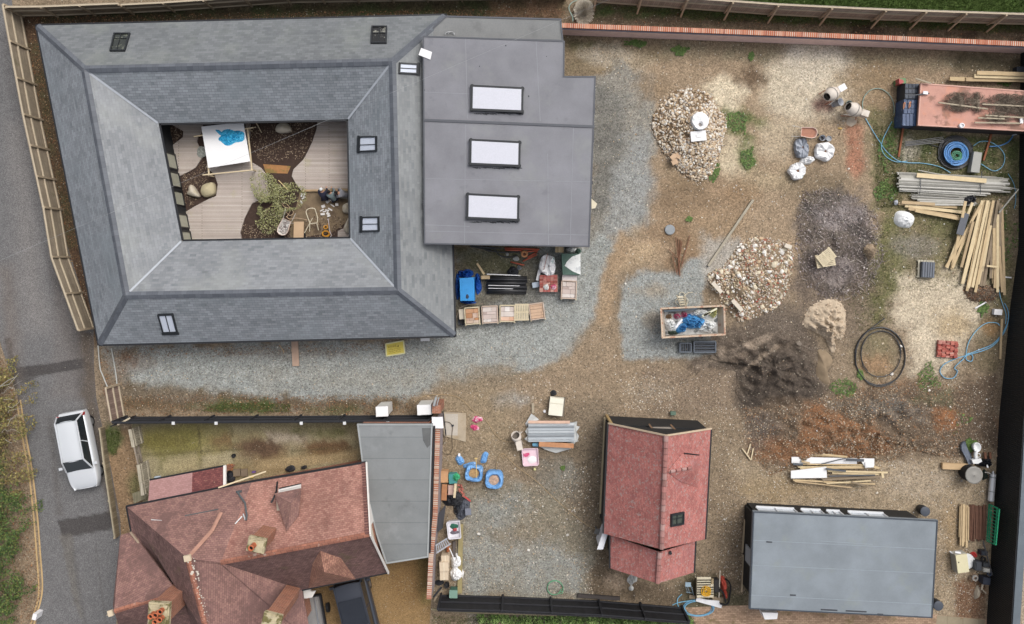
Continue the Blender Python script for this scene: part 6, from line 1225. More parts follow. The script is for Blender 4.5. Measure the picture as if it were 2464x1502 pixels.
mb = MB(); mb.box(-1.0,0,.85,.06,1.0,.3); mb.box(1.0,0,.85,.06,1.0,.3); mb.build('end_boards',bm3,tr)
# ---- skip
def V6(x,y): return ((1600 + x * .11318) * .9856,(700 + y * .11318) * .9856)
sk = T('skip','open steel skip with rusty rim piled with plastic rubbish','skip',1667,773,.6)
zt = 1.35; tp = [W(*V6(*q),zt) for q in ((112,465),(1495,405),(1510,1040),(145,1110))]; c = sum(tp,Vector()) / 4
bt = [Vector((c.x + (p.x - c.x) * .72,c.y + (p.y - c.y) * .95,.1)) for p in tp]; it = inset(tp,.07); ib = [Vector((c.x + (p.x - c.x) * .68,c.y + (p.y - c.y) * .9,.2)) for p in tp]
mb = MB(sk); mb.add(tp + bt,[(k,(k + 1) % 4,4 + (k + 1) % 4,4 + k) for k in range(4)] + [(4,5,6,7)]); mb.add([Vector(p) for p in it] + ib,[(k,4 + k,4 + (k + 1) % 4,(k + 1) % 4) for k in range(4)] + [(4,5,6,7)]); mb.build('hull',mat('skip_steel',(190,176,160),var=.2,ns=3,rough=.7,stain=((140,92,64),2,.55,.68,.8)),sk)
mb = MB(sk); mb.add(tp + it,[(k,(k + 1) % 4,4 + (k + 1) % 4,4 + k) for k in range(4)])
for k in range(4): mb.bar(tp[k] - Vector((0,0,.03)),tp[(k + 1) % 4] - Vector((0,0,.03)),.05,.08)
mb.build('rim',mat('rusty_rim',(214,194,170),var=.25,ns=4,rough=.7,stain=((160,90,60),4,.5,.6,.7)),sk)
mb = MB(sk); P = [W(*V6(*q),.85) for q in ((170,500),(1340,470),(1350,1020),(190,1050))]; mb.face(P); mb.build('rubbish_base',mat('mixed_rubbish',(196,196,192),var=.3,ns=3,stain=((60,64,66),2.2,.52,.6,.8)),sk)
random.seed(15)
def skl(lab,x,y,rx,ry,h_,rz,m,sd,nm='rubbish_bag',cat='bag'):
    mb = MB(); cc = W(*V6(x,y),1.1); mb.lump((cc.x,cc.y,.85),rx,ry,h_,R(rz),sd,.6,9,34,2.2,2.4,3.5); solo(mb,nm,m,lab,cat,smooth=False)
blu = mat('blue_plastic',(84,158,216),var=.16,ns=4,rough=.4,bump=1,bs=12,stain=((60,110,170),2.5,.5,.62,.7)); wht = mat('white_plastic',(240,242,240),var=.1,ns=4,rough=.45,bump=1,bs=12,stain=((190,196,200),3.5,.55,.62,.7)); pnk = mat('pink_plastic',(216,84,130),var=.1,ns=5,rough=.4,bump=1,bs=14,stain=((244,214,222),4,.5,.56,.9)); yelw = mat('pale_yellow',(226,224,160),var=.1,ns=4,rough=.6,bump=.8)  # darker patches on the blue and white plastic stand for fold shade
skl('blue plastic sheeting bunched in the middle of the skip',850,770,.66,.42,.6,-10,blu,3); skl('blue plastic trailing to the lower left in the skip',600,900,.34,.26,.4,40,blu,4)
skl('white plastic sacks heaped at the right end of the skip',1130,860,.5,.36,.5,10,wht,5); skl('white plastic film along the top of the skip load',970,570,.6,.2,.45,0,wht,6); skl('white torn packaging at the left end of the skip',330,830,.34,.4,.4,30,wht,7)
skl('bright pink insulation bag in the skip',480,640,.2,.15,.45,10,pnk,8); skl('second pink bag beside the blue sheeting in the skip',640,610,.17,.17,.5,0,pnk,9); skl('pale yellow insulation at the right end of the skip',1270,560,.22,.3,.45,-20,yelw,10); skl('crushed brown cardboard in the upper left of the skip',310,650,.18,.14,.4,0,mat('cardboard',(176,146,116),var=.1,ns=5),11,'cardboard_box','box'); skl('dark green sack at the lower left of the skip',390,1000,.28,.12,.3,-5,mat('dark_green_plastic',(70,84,70),rough=.5),12)
for k,(a,b,m,l) in enumerate(((V6(180,530),V6(900,480),mat('dark_pipe',(70,82,92),rough=.5),'dark gutter length lying along the back edge of the skip'),(V6(1010,640),V6(1330,470),mat('cream_strip',(226,224,196)),'cream trim strip sticking up across the skip'),(V6(440,880),V6(580,700),mat('white_door'),'white strip lying across torn packaging in the skip'),(V6(1040,620),V6(1190,560),tim,'short timber offcut in the skip'))): BT('rubbish_strip',l,'strip',a,b,1.32,.1,.05,m)
for k,(a,b) in enumerate((((1636,826),(1663,847)),((1670,822),(1722,848)))):
    x0,y0 = a; x1,y1 = b; o = T('plastic_crate',('small black ribbed tray against the south side of the skip','larger dark grey ribbed pallet leaning at the south side of the skip')[k],'crate',(x0 + x1) / 2,(y0 + y1) / 2,.2); mb = MB(o)
    P = [W(x0,y0,.3),W(x1,y0,.3),W(x1,y1,.3),W(x0,y1,.3)]
    for i in range(4): mb.bar(P[i] - Vector((0,0,.1)),P[(i + 1) % 4] - Vector((0,0,.1 - .004 * i)),.07,.25)
    mb.build('frame',mat('dark_grey_plastic',(98,106,116),var=.08,rough=.5),o); mb = MB(o); n = 4 if k else 5
    for i in range(n):
        t = (i + .5) / n
        if k: mb.bar(P[0].lerp(P[3],t) - Vector((0,0,.04)),P[1].lerp(P[2],t) - Vector((0,0,.04)),.1,.04)
        else: mb.bar(P[0].lerp(P[1],t) - Vector((0,0,.04)),P[3].lerp(P[2],t) - Vector((0,0,.04)),.07,.04)
    mb.build('ribs',mat('charcoal_plastic',(66,72,82),rough=.5),o)
ld = T('step_ladder','small cream step ladder standing against the north side of the skip','ladder',*V6(575,300),.4); mb = MB(ld)
for a,b in (((465,190),(540,410)),((630,190),(670,400))): mb.bar(W(*V6(*a),.8),W(*V6(*b),.1),.06,.05)
mb.build('rails',mat('cream_tube'),ld); mb = MB(ld)
for t in (.15,.4,.65,.9): mb.bar(W(*V6(465 + 75 * t,190 + 220 * t),.8 - .7 * t),W(*V6(630 + 40 * t,190 + 210 * t),.8 - .7 * t),.09,.04)
mb.build('steps',mat('cream_tube'),ld)
mb = MB(); mb.tube(curve([W(*V6(*q),.1) for q in ((810,120),(700,140),(640,200),(700,290),(680,370),(640,420),(620,300),(640,170),(570,120),(510,170),(530,260),(450,280),(440,350),(500,410))],5),.018,5); solo(mb,'cream_cable',mat('cream_tube'),'loops of cream cable around the small step ladder','cable')
# ---- concrete mixers, buckets, bags (dirt area)
drum = mat('mixer_drum',(226,216,204),var=.12,ns=3,rough=.55,stain=((190,176,160),2,.55,.7,.6)); dirty = mat('cement_grey',(150,146,140),var=.15,ns=4,rough=.9)
def mixer(label,x0,y0,x1,y1,s=1.0,box_m=drum):
    """mouth (x0,y0) -> motor box (x1,y1)"""
    r = T('concrete_mixer',label,'mixer',(x0 + x1) / 2,(y0 + y1) / 2,.7,0,ang(x1,y1,x0,y0)); M = MT((.2 * s,0,.75)) @ Matrix.Rotation(R(62),4,'Y')
    mb = MB(); mb.lathe([(.12 * s,-.42 * s),(.26 * s,-.36 * s),(.33 * s,-.1 * s),(.33 * s,.05 * s),(.2 * s,.36 * s),(.185 * s,.36 * s),(.3 * s,.02 * s),(.25 * s,-.3 * s)],M,22,cap=False); mb.build('drum',drum,r,True)
    mb = MB(); mb.lathe([(.29 * s,-.05 * s),(.01,-.06 * s)],M,18,cap=False); mb.lathe([(.26 * s,.12 * s),(.19 * s,.345 * s)],M,18,cap=False); mb.build('drum_inside',mat('drum_inside',(110,102,94),rough=.9,var=.2),r)
    mb = MB(); mb.lathe([(.335 * s,-.06 * s),(.355 * s,-.03 * s),(.335 * s,0)],M,22,cap=False); mb.build('ring_gear',dirty,r)
    mb = MB(); mb.box(-.42 * s,0,.62,.36 * s,.3 * s,.4); mb.build('motor_box',box_m,r)
    mb = MB()
    for a,b in (((-.3,-.28,0),(-.05,0,.7)),((-.3,.28,0),(-.05,0,.7)),((.45,-.3,0),(.1,-.3,.55)),((.45,.3,0),(.1,.3,.55))): mb.tube([Vector(a) * s,Vector(b) * s],.022,6)
    mb.tube([(-.45 * s,0,.4),(.1,0,.35)],.03,6); mb.build('stand',mat('orange_stand',(190,120,90),var=.2,rough=.6),r)
    mb = MB(); mb.tube([(.25 * s,.35 * s,.9),(.55 * s,.4 * s,.75)],.018,5); mb.build('tipping_handle',galv,r); return r
def Y5(x,y): return ((1900 + x * .18645) * .9856,(180 + y * .18645) * .9856)
mixer('white concrete mixer with a white motor box, the more northerly of two on the dirt',*Y5(640,300),*Y5(830,190),1.15,mat('white_box'))
mixer('cream concrete mixer with a small red-edged box, south-east of the white one',*Y5(920,450),*Y5(1130,520),1.15)
def bucket(label,x,y,r0,h_,m,fill=None,tilt=None,group=None,nm='bucket'):
    o = T(nm,label,'bucket',x,y,h_ * .8,0,0,group); M = Matrix() if not tilt else MT((0,0,r0 * .9)) @ Matrix.Rotation(tilt[1],4,'Z') @ Matrix.Rotation(tilt[0],4,'Y')
    mb = MB(); mb.lathe([(r0 * .78,0),(r0,h_),(r0 * 1.06,h_),(r0 * 1.06,h_ - .02),(r0 * .93,h_ - .015),(r0 * .72,.03)],M,20,cap=False); mb.lathe([(r0 * .78,0),(.005,0)],M,20,cap=False); mb.build('shell',m,o,True); mb = MB(); zf = h_ * (.75 if fill else .25); mb.lathe([(r0 * .9,zf),(.005,zf)],M,18,cap=False); mb.build('inside',fill or mat('bucket_dark',(60,60,62),rough=.6),o); return o
pg = mat('grey_plastic',(176,180,188),var=.1,ns=4,rough=.5)
bucket('tall grey plastic bin beside the white mixer',*Y5(740,390),.21,.55,pg,None,(R(28),R(10)),nm='plastic_bin'); bucket('small grey-green bucket north of the cream mixer',*Y5(928,392),.16,.28,mat('greygreen_plastic',(150,166,162),rough=.5)); bucket('grey builder bucket at the nose of the wheelbarrow',*Y5(578,842),.16,.28,pg); bucket('grey bucket full of water beside the white bulk bag',*Y5(660,852),.15,.28,pg,mat('bucket_water',(160,164,168),rough=.1))
wheelbarrow('wheelbarrow with a rusty orange tray on the dirt yard',*Y5(240,760),*Y5(540,790),mat('orange_tray',(216,168,150),var=.12),'flat','sand_load',mat('rust_load',(176,126,104),var=.2,ns=4,rough=.8))
for k,(x,y,w,h_,a,m) in enumerate(((960,630,.48,.42,20,(196,182,164)),(860,620,.16,.12,0,(190,180,166)))):
    mb = MB(); cc = W(*Y5(x,y),.02); mb.lump((cc.x,cc.y,0),w / 1.5,h_ / 1.5,.05,R(a),k + 3,.3,5,20); solo(mb,'cement_spill',mat('spilt_cement',m,var=.15,ns=4,rough=.9),('flat patch of dried cement in front of the cream mixer','small crumb of dried cement beside the mixer spill')[k],'cement')
mb = MB(); cc = W(*Y5(820,715),.1); mb.lump((cc.x,cc.y,0),.14,.07,.1,R(-8),4,.3); solo(mb,'glove',mat('yellow_cloth',(226,190,120),var=.15,ns=8),'yellowish work glove on the ground by the mixers','glove')
mb = MB(); cc = W(*Y5(820,775),.1); mb.rock((cc.x,cc.y,.05),.1,True); solo(mb,'stone',fl_m,'single pale stone south of the work glove','stone')
bagw = mat('bulk_bag',(255,255,255),var=.06,ns=4,rough=.7,bump=.8,bs=12,stain=((180,222,214),1.8,.6,.68,.7)); bagg = mat('bulk_bag_grey',(168,174,184),var=.12,ns=3,rough=.7,bump=1,bs=10,stain=((120,126,136),2.4,.52,.62,.7))
rust_soil = mat('bag_dirt',(140,104,84),var=.25,ns=5,rough=.95)
def bulk_bag(label,x,y,rx,ry,h_,rz,m,seed=1,hole=.38,hx=0,hy=0,fill=rust_soil,nm='bulk_bag',fold=.22,sq=2.8,grp=None,zr=None):
    hole = hole * .6 if hole < .5 else hole; o = T(nm,label,'bag',x,y,h_ if zr is None else zr,0,R(rz),grp); mb = MB(); n = 36; rings = [(1.0,0,0),(1.06,h_ * .35,0),(1.04,h_ * .75,0),(.96,h_ * .96,0),(.78,h_ * 1.02,.5),(hole + .12,h_ * .97,.9),(hole,h_ * .85,1),(hole * .8,h_ * .62,1)]; vs = []
    for k_,(f,z,w) in enumerate(rings):
        for k in range(n):
            a = 6.2832 * k / n; ca,sa = math.cos(a),math.sin(a); q = (abs(ca) ** sq + abs(sa) ** sq) ** (-1 / sq) if f > hole + .2 else 1
            e = f * q * (1 + fold * mnoise.noise(Vector((ca * 1.8,sa * 1.8,seed + z)))) ; zz = z + (fold * .9 * mnoise.noise(Vector((ca * 3.2 * f,sa * 3.2 * f,seed * 2.3))) if k_ > 2 else 0)
            vs.append((rx * ca * e + hx * w * rx,ry * sa * e + hy * w * ry,zz))
    mb.add(vs,[(i * n + k,i * n + (k + 1) % n,(i + 1) * n + (k + 1) % n,(i + 1) * n + k) for i in range(len(rings) - 1) for k in range(n)]); mb.build('sack',m,o)
    mb = MB(); mb.lump((hx * rx,hy * ry,h_ * .6),rx * (hole + .02),ry * (hole + .02),.1,0,seed,.3,4,16); mb.build('contents',fill,o)
    return o
bulk_bag('large white bulk bag, open and slumped, beside two buckets',*Y5(620,1010),.52,.48,.42,-15,bagw,3,.24,.05,.0,sq=2.3); bulk_bag('grey bulk bag with an open top west of the large white one',*Y5(315,970),.38,.54,.36,3,bagg,4,.26,.1,.05)
bulk_bag('round white bulk bag of sand, most south-westerly of the group',*Y5(260,1270),.46,.44,.42,10,bagw,6,.3,.05,.0,sq=2.1); 
mb = MB(); cc = W(*Y5(400,1125),.3); mb.lump((cc.x,cc.y,0),.44,.24,.4,R(8),5,.4,8,30,2.6,3); solo(mb,'bulk_bag',bagw,'flattened white bulk bag lying between the other three','bag')
# white bag and square on the flint pile
bulk_bag('round white bulk bag of stones sunk into the top of the flint heap',*K(0,2,1350,872),.48,.48,.6,0,bagw,11,.36,.02,-.45,flintm,sq=2.0,fold=.05,zr=.9).location.z = .5
mb = MB(); cc = W(*K(0,2,1342,978),.9); mb.box(cc.x,cc.y,.82,.86,.56,.14,R(6)); mb.box(cc.x + .02,cc.y,.91,.3,.16,.02,R(6)); solo(mb,'white_box_lid',mat('white_plastic_smooth',(246,246,246),rough=.5,var=.04),'white rectangular plastic lid beside the round bag on the flint heap','lid')
for k,(x,y,a) in enumerate(((1195,1118,-30),(1170,1165,25),(1160,1130,40))): mb = MB(); cc = W(*K(0,2,x,y),.4); mb.box(cc.x,cc.y,.3 + .06 * k,.34,.28,.1,R(a)); solo(mb,'stone_slab',mat('tan_slab',(206,176,146),var=.12,ns=5),('tan slab on the lower left of the flint heap, the largest','tan slab just under the largest one on the flint heap','tan slab wedged between two others on the flint heap')[k],'slab')
# ---- items around the yard
mb = MB(); cc = W(1612,553,.1); mb.lathe([(.26,0),(.29,.02),(.29,.1),(.26,.13),(.005,.135)],MT((cc.x,cc.y,0)),26,cap=False); mb.bar((cc.x - .2,cc.y - .06,.14),(cc.x + .2,cc.y + .02,.14),.03,.02); solo(mb,'manhole_cover',mat('inspection_cover',(150,156,160),var=.12,ns=5,rough=.6),'round grey inspection chamber cover in the dirt','cover')
BT('concrete_post','long grey concrete post lying diagonally beside the rubble heap','post',(1812,481),(1704,640),.1,.13,.13,mat('post_concrete',(176,168,150),var=.15,ns=3,rough=.9))
rsb = mat('rusty_steel',(132,92,70),var=.2,ns=5,rough=.8)
for k,(a,b) in enumerate((((1637,577),(1634,660)),((1632,575),(1636,665)),((1641,580),(1630,655)),((1660,566),(1640,640)),((1610,600),(1640,632)),((1618,615),(1630,662)),((1626,570),(1634,640)))): BT('rusty_bar','rusty steel bar in the little bundle south of the grey cover','bar',a,b,.05 + .02 * k,.04,.04,rsb,group='rusty bars lying in the dirt')
# orange container
kc = T('flat_container','faded orange-red flat topped container strewn with dead brushwood','container',2340,255,.6)
P = [W(*K(0,3,*q),1.3) for q in ((1095,597),(1900,655),(1900,950),(1075,905))]; mb = MB(kc); mb.slab(P,.1); mb.build('deck',mat('faded_orange',(208,158,142),var=.14,ns=1.6,rough=.8,stain=((140,108,94),1.1,.52,.62,.8),stain2=((226,154,120),.6,.5,.7,.6)),kc)
mb = MB(kc); Q = [Vector((p.x,p.y,0)) for p in inset(P,.05)]; walls(kc,Q,0,1.2,mat('container_side',(70,62,62),var=.15,rough=.7),t=.06,nm='side'); rim(kc,P,w=.06,h=.06,m=mat('pale_orange_edge',(222,176,160),rough=.7))
cr = mat('black_crate_plastic',(48,54,64),var=.1,rough=.5); cbl = mat('dark_blue_plastic',(62,84,120),var=.2,ns=5,rough=.4,stain=((150,176,206),5,.6,.66,.6))
for k,(x0,y0,x1,y1,m,l) in enumerate(((985,600,1085,715,cr,'black plastic crate stack at the north-west end of the orange container'),(975,715,1080,820,cbl,'dark blue crate with orange straps at the middle of the west end'),(965,820,1070,905,cbl,'blue-wrapped crate at the south-west end of the orange container'))):
    o = T('stacking_crate',l,'crate',*K(0,3,(x0 + x1) / 2,(y0 + y1) / 2),1.0); p0,p1 = W(*K(0,3,x0,y0),1.0),W(*K(0,3,x1,y1),1.0); mb = MB(o); mb.box((p0.x + p1.x) / 2,(p0.y + p1.y) / 2,.5,abs(p1.x - p0.x),abs(p1.y - p0.y) - .03,.98,R(-2)); mb.build('shell',m,o); mb = MB(o)
    for i in range(4):
        for j in range(3): mb.box(p0.x + (p1.x - p0.x) * (i + .5) / 4,p0.y + (p1.y - p0.y) * (j + .5) / 3,1.0,.17,.22,.05,R(-2))
    mb.build('lid_pattern',mat('crate_top',(66,74,88),var=.2,ns=6,rough=.5) if k == 0 else cbl,o)
for k,(x,y) in enumerate(((980,760),(1020,755))): mb = MB(); mb.tube(curve([W(*K(0,3,x - 6,y + 25),1.06),W(*K(0,3,x - 4,y - 10),1.12),W(*K(0,3,x + 6,y - 22),1.12),W(*K(0,3,x + 2,y + 15),1.06)],4),.022,6); solo(mb,'lashing_strap',mat('orange_strap',(226,156,110)),'orange strap looped on the dark blue crate','strap','orange straps on the dark blue crate')
BT('bracket_arm','dark metal arm with a white end lying over the crates','bracket',K(0,3,1010,690),K(0,3,1160,672),1.4,.06,.06,cr); mb = MB(); cc = W(*K(0,3,1132,668),1.42); mb.box(cc.x,cc.y,1.42,.26,.17,.06,R(-5)); solo(mb,'white_pad',mat('white_door'),'small white pad on the dark arm above the orange container','pad')
mb = MB(); cc = W(*K(0,3,962,585),.6); mb.box(cc.x,cc.y,.35,.38,.3,.7,R(4)); solo(mb,'red_box',mat('red_green_box',(190,90,90),var=.1,ns=3,stain=((92,150,100),1.5,.5,.52,.9),rough=.6),'small red and green box at the corner of the orange container','box')
random.seed(41); stk = mat('dead_sticks',ramp=[(128,112,98),(92,78,68),(170,156,138),(110,96,84)],var=.1)
for k,(x,y,rx,ry,n) in enumerate(((1370,735,.75,.6,750),(1500,735,.4,.62,350),(1720,750,1.1,.65,1100),(1650,850,.7,.3,360),(1830,775,.5,.75,500))):
    mb = MB(); cc = W(*K(0,3,x,y),1.4); cc.z = 1.33; mb.lump((cc.x,cc.y,1.3),rx * .7,ry * .6,.06,0,k,.5,5,20)
    for _ in range(n): a = RN() * 6.28; q = RN() ** .6; s = RU(.1,.35); d = Vector((math.cos(a * 3) * s,math.sin(a * 3) * s * .7,RU(0,.1))); p = cc + Vector((math.cos(a) * q * rx,math.sin(a) * q * ry,RN() * .15)); mb.tube([p,p + d * .5 + Vector((0,0,.02)),p + d],.007,4)
    solo(mb,'brushwood_pile',stk,('clump of dead twigs at the west end of the orange deck','narrow clump of dead twigs between the two bigger ones on the orange deck','largest tangle of dead twigs on the orange deck','flat clump of twigs near the south edge of the orange deck','dead twigs at the east end of the orange deck')[k],'brushwood')
for a,b,l in ((K(0,3,1225,738),K(0,3,1580,785),'pale plank lying across the western twigs'),(K(0,3,1540,750),K(0,3,1841,765),'thin grey pole over the eastern twigs'),(K(0,3,1560,830),K(0,3,1880,850),'grey pole near the middle of the orange deck'),(K(0,3,1485,882),K(0,3,1810,888),'dark pole along the south edge of the orange deck'),(K(0,3,1510,848),K(0,3,1700,856),'short dark pole on the orange deck'),(K(0,3,1060,565),K(0,3,1170,600),'pale offcut along the north edge of the orange deck')): BT('pole',l,'pole',a,b,1.48,.08,.06,mat('grey_timber',(176,164,142),var=.15,ns=4))
mb = MB(); cc = W(*K(0,3,1393,903),1.42); mb.lathe([(.13,-.1),(.14,.04),(.1,.05),(.09,0)],MT((cc.x,cc.y,1.42)),18,cap=False); mb.lathe([(.1,-.02),(.005,-.02)],MT((cc.x,cc.y,1.42)),14,cap=False); solo(mb,'plastic_tub',mat('white_box'),'round white tub on the south edge of the orange container','tub')
mb = MB(); cc = W(*K(0,3,1820,868),1.42); mb.box(cc.x,cc.y,1.42,.16,.32,.12); solo(mb,'white_block',mat('white_box'),'white block near the east end of the orange container','block')
# long timbers north of the container
plank_m = [mat('plank_a',(212,188,148),var=.14,ns=3,rough=.85,bump=.3),mat('plank_b',(196,172,136),var=.14,ns=3,rough=.85),mat('plank_c',(228,208,168),var=.12,ns=3,rough=.85),mat('plank_d',(150,134,112),var=.16,ns=3,rough=.85)]
for k,(a,b,l) in enumerate((((1305,568),(1420,572),'short thick timber end at the west of the long timbers'),((1420,572),(1900,580),'long yellow timber just north of the orange container'),((1480,548),(1900,560),'middle long timber behind the orange container'),((1500,525),(1900,538),'northernmost long timber near the brick wall'))): BT('long_timber',l,'timber',K(0,3,*a),K(0,3,*b),.25 + .08 * k,.22,.12,plank_m[k % 3])
mb = MB(); cc = W(2455,170,.3); mb.box(cc.x,cc.y,.2,.5,.4,.4); solo(mb,'black_box',cr,'black box near the east end of the brick wall','box')
# pipe coils
bp_ = mat('black_pipe',(48,50,54),rough=.35,spec=.6,var=.05); blp = mat('blue_pipe',(86,150,214),rough=.35,spec=.6,var=.08); lbp = mat('light_blue_pipe',(132,192,222),rough=.4,var=.06)
coil('pipe_coil','big messy coil of black pipe in the grass south of the orange container',2297,368,1.02,14,.028,bp_,.02,.95,.1,.62,'pipe',tail=[(2230,345),(2180,349)]); coil('pipe_coil','bright blue water pipe coiled inside the black coil',2299,370,.72,11,.03,blp,.25,.95,.12,.5,'pipe'); coil('pipe_coil','small green hose coil at the centre of the blue coil',2301,375,.3,7,.024,mat('green_hose',(84,150,116),rough=.4),.3,.95,.1,.35,'hose')
for k in range(4): BT('loose_pipe','straight black pipe reaching west from the big black coil','pipe',(2178,342 + k * 3),(2270,330 + k * 4),.12 + .03 * k,.04,.04,bp_,group='straight black pipes west of the coil')
def hose(nm,lab,pts,r,m,cat='hose',z=.03,n=7):
    mb = MB(); P = [W(*p,z) for p in pts]; mb.tube(curve([Vector((p.x,p.y,z + r + (.012 * (i % 3)))) for i,p in enumerate(P)],n),r,6); return solo(mb,nm,m,lab,cat,smooth=True)
hose('water_pipe','thin pale blue pipe arching from the cream mixer in a wide open loop',[K(0,3,*q) for q in ((905,815),(905,770),(885,705),(840,655),(790,638),(735,650),(695,690),(678,740),(680,790))],.022,mat('pale_green_hose'))
hose('water_pipe','pale blue pipe running from the cream mixer to the scaffold boards',[K(0,3,*q) for q in ((698,850),(750,940),(800,1020),(850,1090),(930,1155),(1010,1172),(1110,1175),(1230,1200),(1310,1245))],.024,lbp); hose('water_pipe','second pale blue pipe curving down through the grass',[K(0,3,*q) for q in ((890,875),(850,950),(822,1010),(815,1070),(850,1130),(920,1165),(1000,1160))],.022,lbp)
hose('water_pipe','pale blue pipe looping east of the blue coil',[K(0,3,*q) for q in ((1475,1050),(1530,1018),(1600,1025),(1670,1070),(1700,1130),(1680,1200),(1620,1230),(1530,1180))],.024,lbp); hose('water_pipe','blue pipe rising to the white valve by the black wall',[K(0,3,*q) for q in ((1590,1055),(1660,1050),(1720,1025),(1755,985),(1760,960))],.035,blp)
mb = MB(); cc = W(*K(0,3,1780,960),.3); mb.box(cc.x,cc.y,.2,.12,.16,.3); solo(mb,'white_valve',mat('white_box'),'white valve box at the end of the blue pipe','valve')
mb = MB(); P = [W(*K(0,3,*q),.45) for q in ((1482,1090),(1540,1098),(1520,1243),(1458,1236))]; mb.slab(P,.4); solo(mb,'grey_tank',mat('grey_block',(172,172,166),var=.06,rough=.6),'grey rectangular tank standing at the east of the pipe coils','tank')
for k,(a,b) in enumerate((((970,925),(938,1130)),((1605,965),(1548,1155)))): BT('rusty_girder',('rusty steel angle in the grass west of the pipe coils','rusty steel angle in the grass east of the pipe coils')[k],'girder',K(0,3,*a),K(0,3,*b),.08,.1,.1,mat('rust_girder',(150,92,62),var=.2,ns=4))
hose('grey_hose','thin grey hose snaking down by the black wall',[K(0,3,*q) for q in ((1725,1250),(1760,1310),(1775,1370),(1780,1440),(1770,1500))],.02,lbp)
# scaffold boards and poles
random.seed(51); polem = [mat('pole_grey',(184,182,172),var=.14,ns=4,rough=.8),mat('pole_grey_dark',(150,148,140),var=.14,ns=4,rough=.8),mat('pole_pale',(206,204,196),var=.1,ns=4,rough=.8)]
for k in range(34):
    t = k / 33; y = 1255 + 130 * t + RU(-4,4); x0 = 905 + RU(0,40) + t * 30; x1 = x0 + RU(700,800) - (120 if k > 28 else 0)
    BT('scaffold_pole','long grey weathered batten in the wide stack south of the pipe coils','batten',K(0,3,x0,y - 12),K(0,3,x1,y + 22),.12 + .22 * math.sin(t * 3.14) + RU(0,.06),RU(.05,.1),.06,polem[k % 3],group='grey battens in the wide stack')
for k in range(26):
    y = 1395 + k * 2.6; x0 = 1000 + RU(0,70) + k * 2; BT('scaffold_pole','short grey batten in the lower part of the stack','batten',K(0,3,x0,y - 24 + k * 1.5),K(0,3,x0 + RU(330,430),y + 6 + k * .4),.1 + RU(0,.12),RU(.03,.06),.05,polem[(k + 1) % 3],group='short grey battens below the wide stack')
BT('scaffold_board','pale yellow board strapped on top of the grey batten stack','board',K(0,3,1070,1260),K(0,3,1570,1302),.5,.25,.05,plank_m[2]); BT('long_batten','thin batten along the north edge of the grey stack','batten',K(0,3,1080,1225),K(0,3,1800,1362),.3,.05,.05,polem[0])
for x in (1095,1530): BT('strap',('dark strap round the west end of the batten stack' if x < 1200 else 'dark strap round the east end of the batten stack'),'strap',K(0,3,x + 8,1230),K(0,3,x - 4,1400),.47,.03,.02,cr)
# planks below, white bag, black bag
for k,(a,b,m) in enumerate((((940,1465),(1360,1490),0),((985,1480),(1420,1530),2),((1010,1500),(1370,1560),1),((960,1455),(1200,1470),1),((1060,1515),(1380,1575),0))): BT('sawn_plank','tan sawn plank in the short stack beside the white bag','plank',K(0,3,*a),K(0,3,*b),.1 + k * .05,.17,.05,plank_m[m],group='tan planks beside the white bag')
cc = W(*K(0,3,1460,1440),.3); mb = MB(); mb.lump((cc.x,cc.y,0),.5,.36,.45,R(20),7,.6,9,30); solo(mb,'black_bag',mat('black_plastic',(40,42,48),rough=.25,spec=.7,bump=1,bs=12,var=.1),'crumpled black plastic bag beside the grey battens','bag')
cc = W(*K(1,3,992,75),.25); mb = MB(); mb.lump((cc.x,cc.y,0),.48,.56,.42,R(70),8,.25,9,26,2.6,3); solo(mb,'bulk_bag',mat('clean_bag',(250,252,252),var=.03,rough=.6,bump=.5,bs=10),'bright white filled bag south of the tan planks','bag')
cc = W(*K(0,3,925,1455),.3); mb = MB(); mb.rock((cc.x,cc.y,.2),.16,True); solo(mb,'plastic_bottle',pg,'small grey-white container at the west tip of the tan planks','container')
# fan of long planks
fan = [((1420,5),(1320,435),0),((1470,15),(1285,425),2),((1530,30),(1280,420),0),((1475,150),(1390,420),1),((1540,0),(1395,540),2),((1560,0),(1430,590),0),((1580,0),(1440,570),2),((1600,10),(1470,565),2),((1590,30),(1500,540),0),((1620,0),(1490,600),0),((1600,180),(1520,545),2),((1640,0),(1530,555),3),((1655,0),(1550,555),3),((1500,60),(1325,425),0),((1640,170),(1630,570),1),((1625,200),(1620,540),0),((1670,20),(1665,560),3),((1680,30),(1700,620),1),((1650,100),(1650,600),2),((1610,330),(1600,500),3),((1560,120),(1455,560),1),((1535,90),(1400,535),2),((1660,330),(1685,600),1)]
for k,(a,b,m) in enumerate(fan): BT('long_plank','long sawn plank in the fanned heap by the black wall','plank',K(1,3,a[0],a[1] - 60),K(1,3,*b),.5 - .012 * k + (.12 if k % 3 == 0 else 0),.15,.06,plank_m[m],.12 + .02 * (k % 5),group='long planks in the fanned heap')
BT('cross_batten','short batten lying across the fanned planks','batten',K(1,3,1572,410),K(1,3,1655,418),.45,.1,.05,plank_m[2]); BT('scaffold_tube','grey tube leaning over the fanned planks towards the wall','tube',K(0,3,1800,1362),K(0,3,1660,1530),.8,.07,.07,polem[1])
for k,(a,b,l) in enumerate((((1700,490),(1750,495),'white offcut poking out by the black wall'),((1490,715),(1570,670),'bent white strip south of the fanned planks'))): BT('white_strip',l,'strip',K(1,3,*a),K(1,3,*b),.1,.07,.04,mat('white_box'))
cc = W(*K(1,3,1385,110),.3); mb = MB(); mb.box(cc.x,cc.y,.5,.4,1.25,.06,ang(*K(1,3,1385,30),*K(1,3,1340,190)) + R(90)); solo(mb,'slate_sheet',mat('dark_slate_sheet',(96,100,108),var=.1,ns=3,rough=.6),'dark grey slate sheet on top of the fanned planks','sheet')
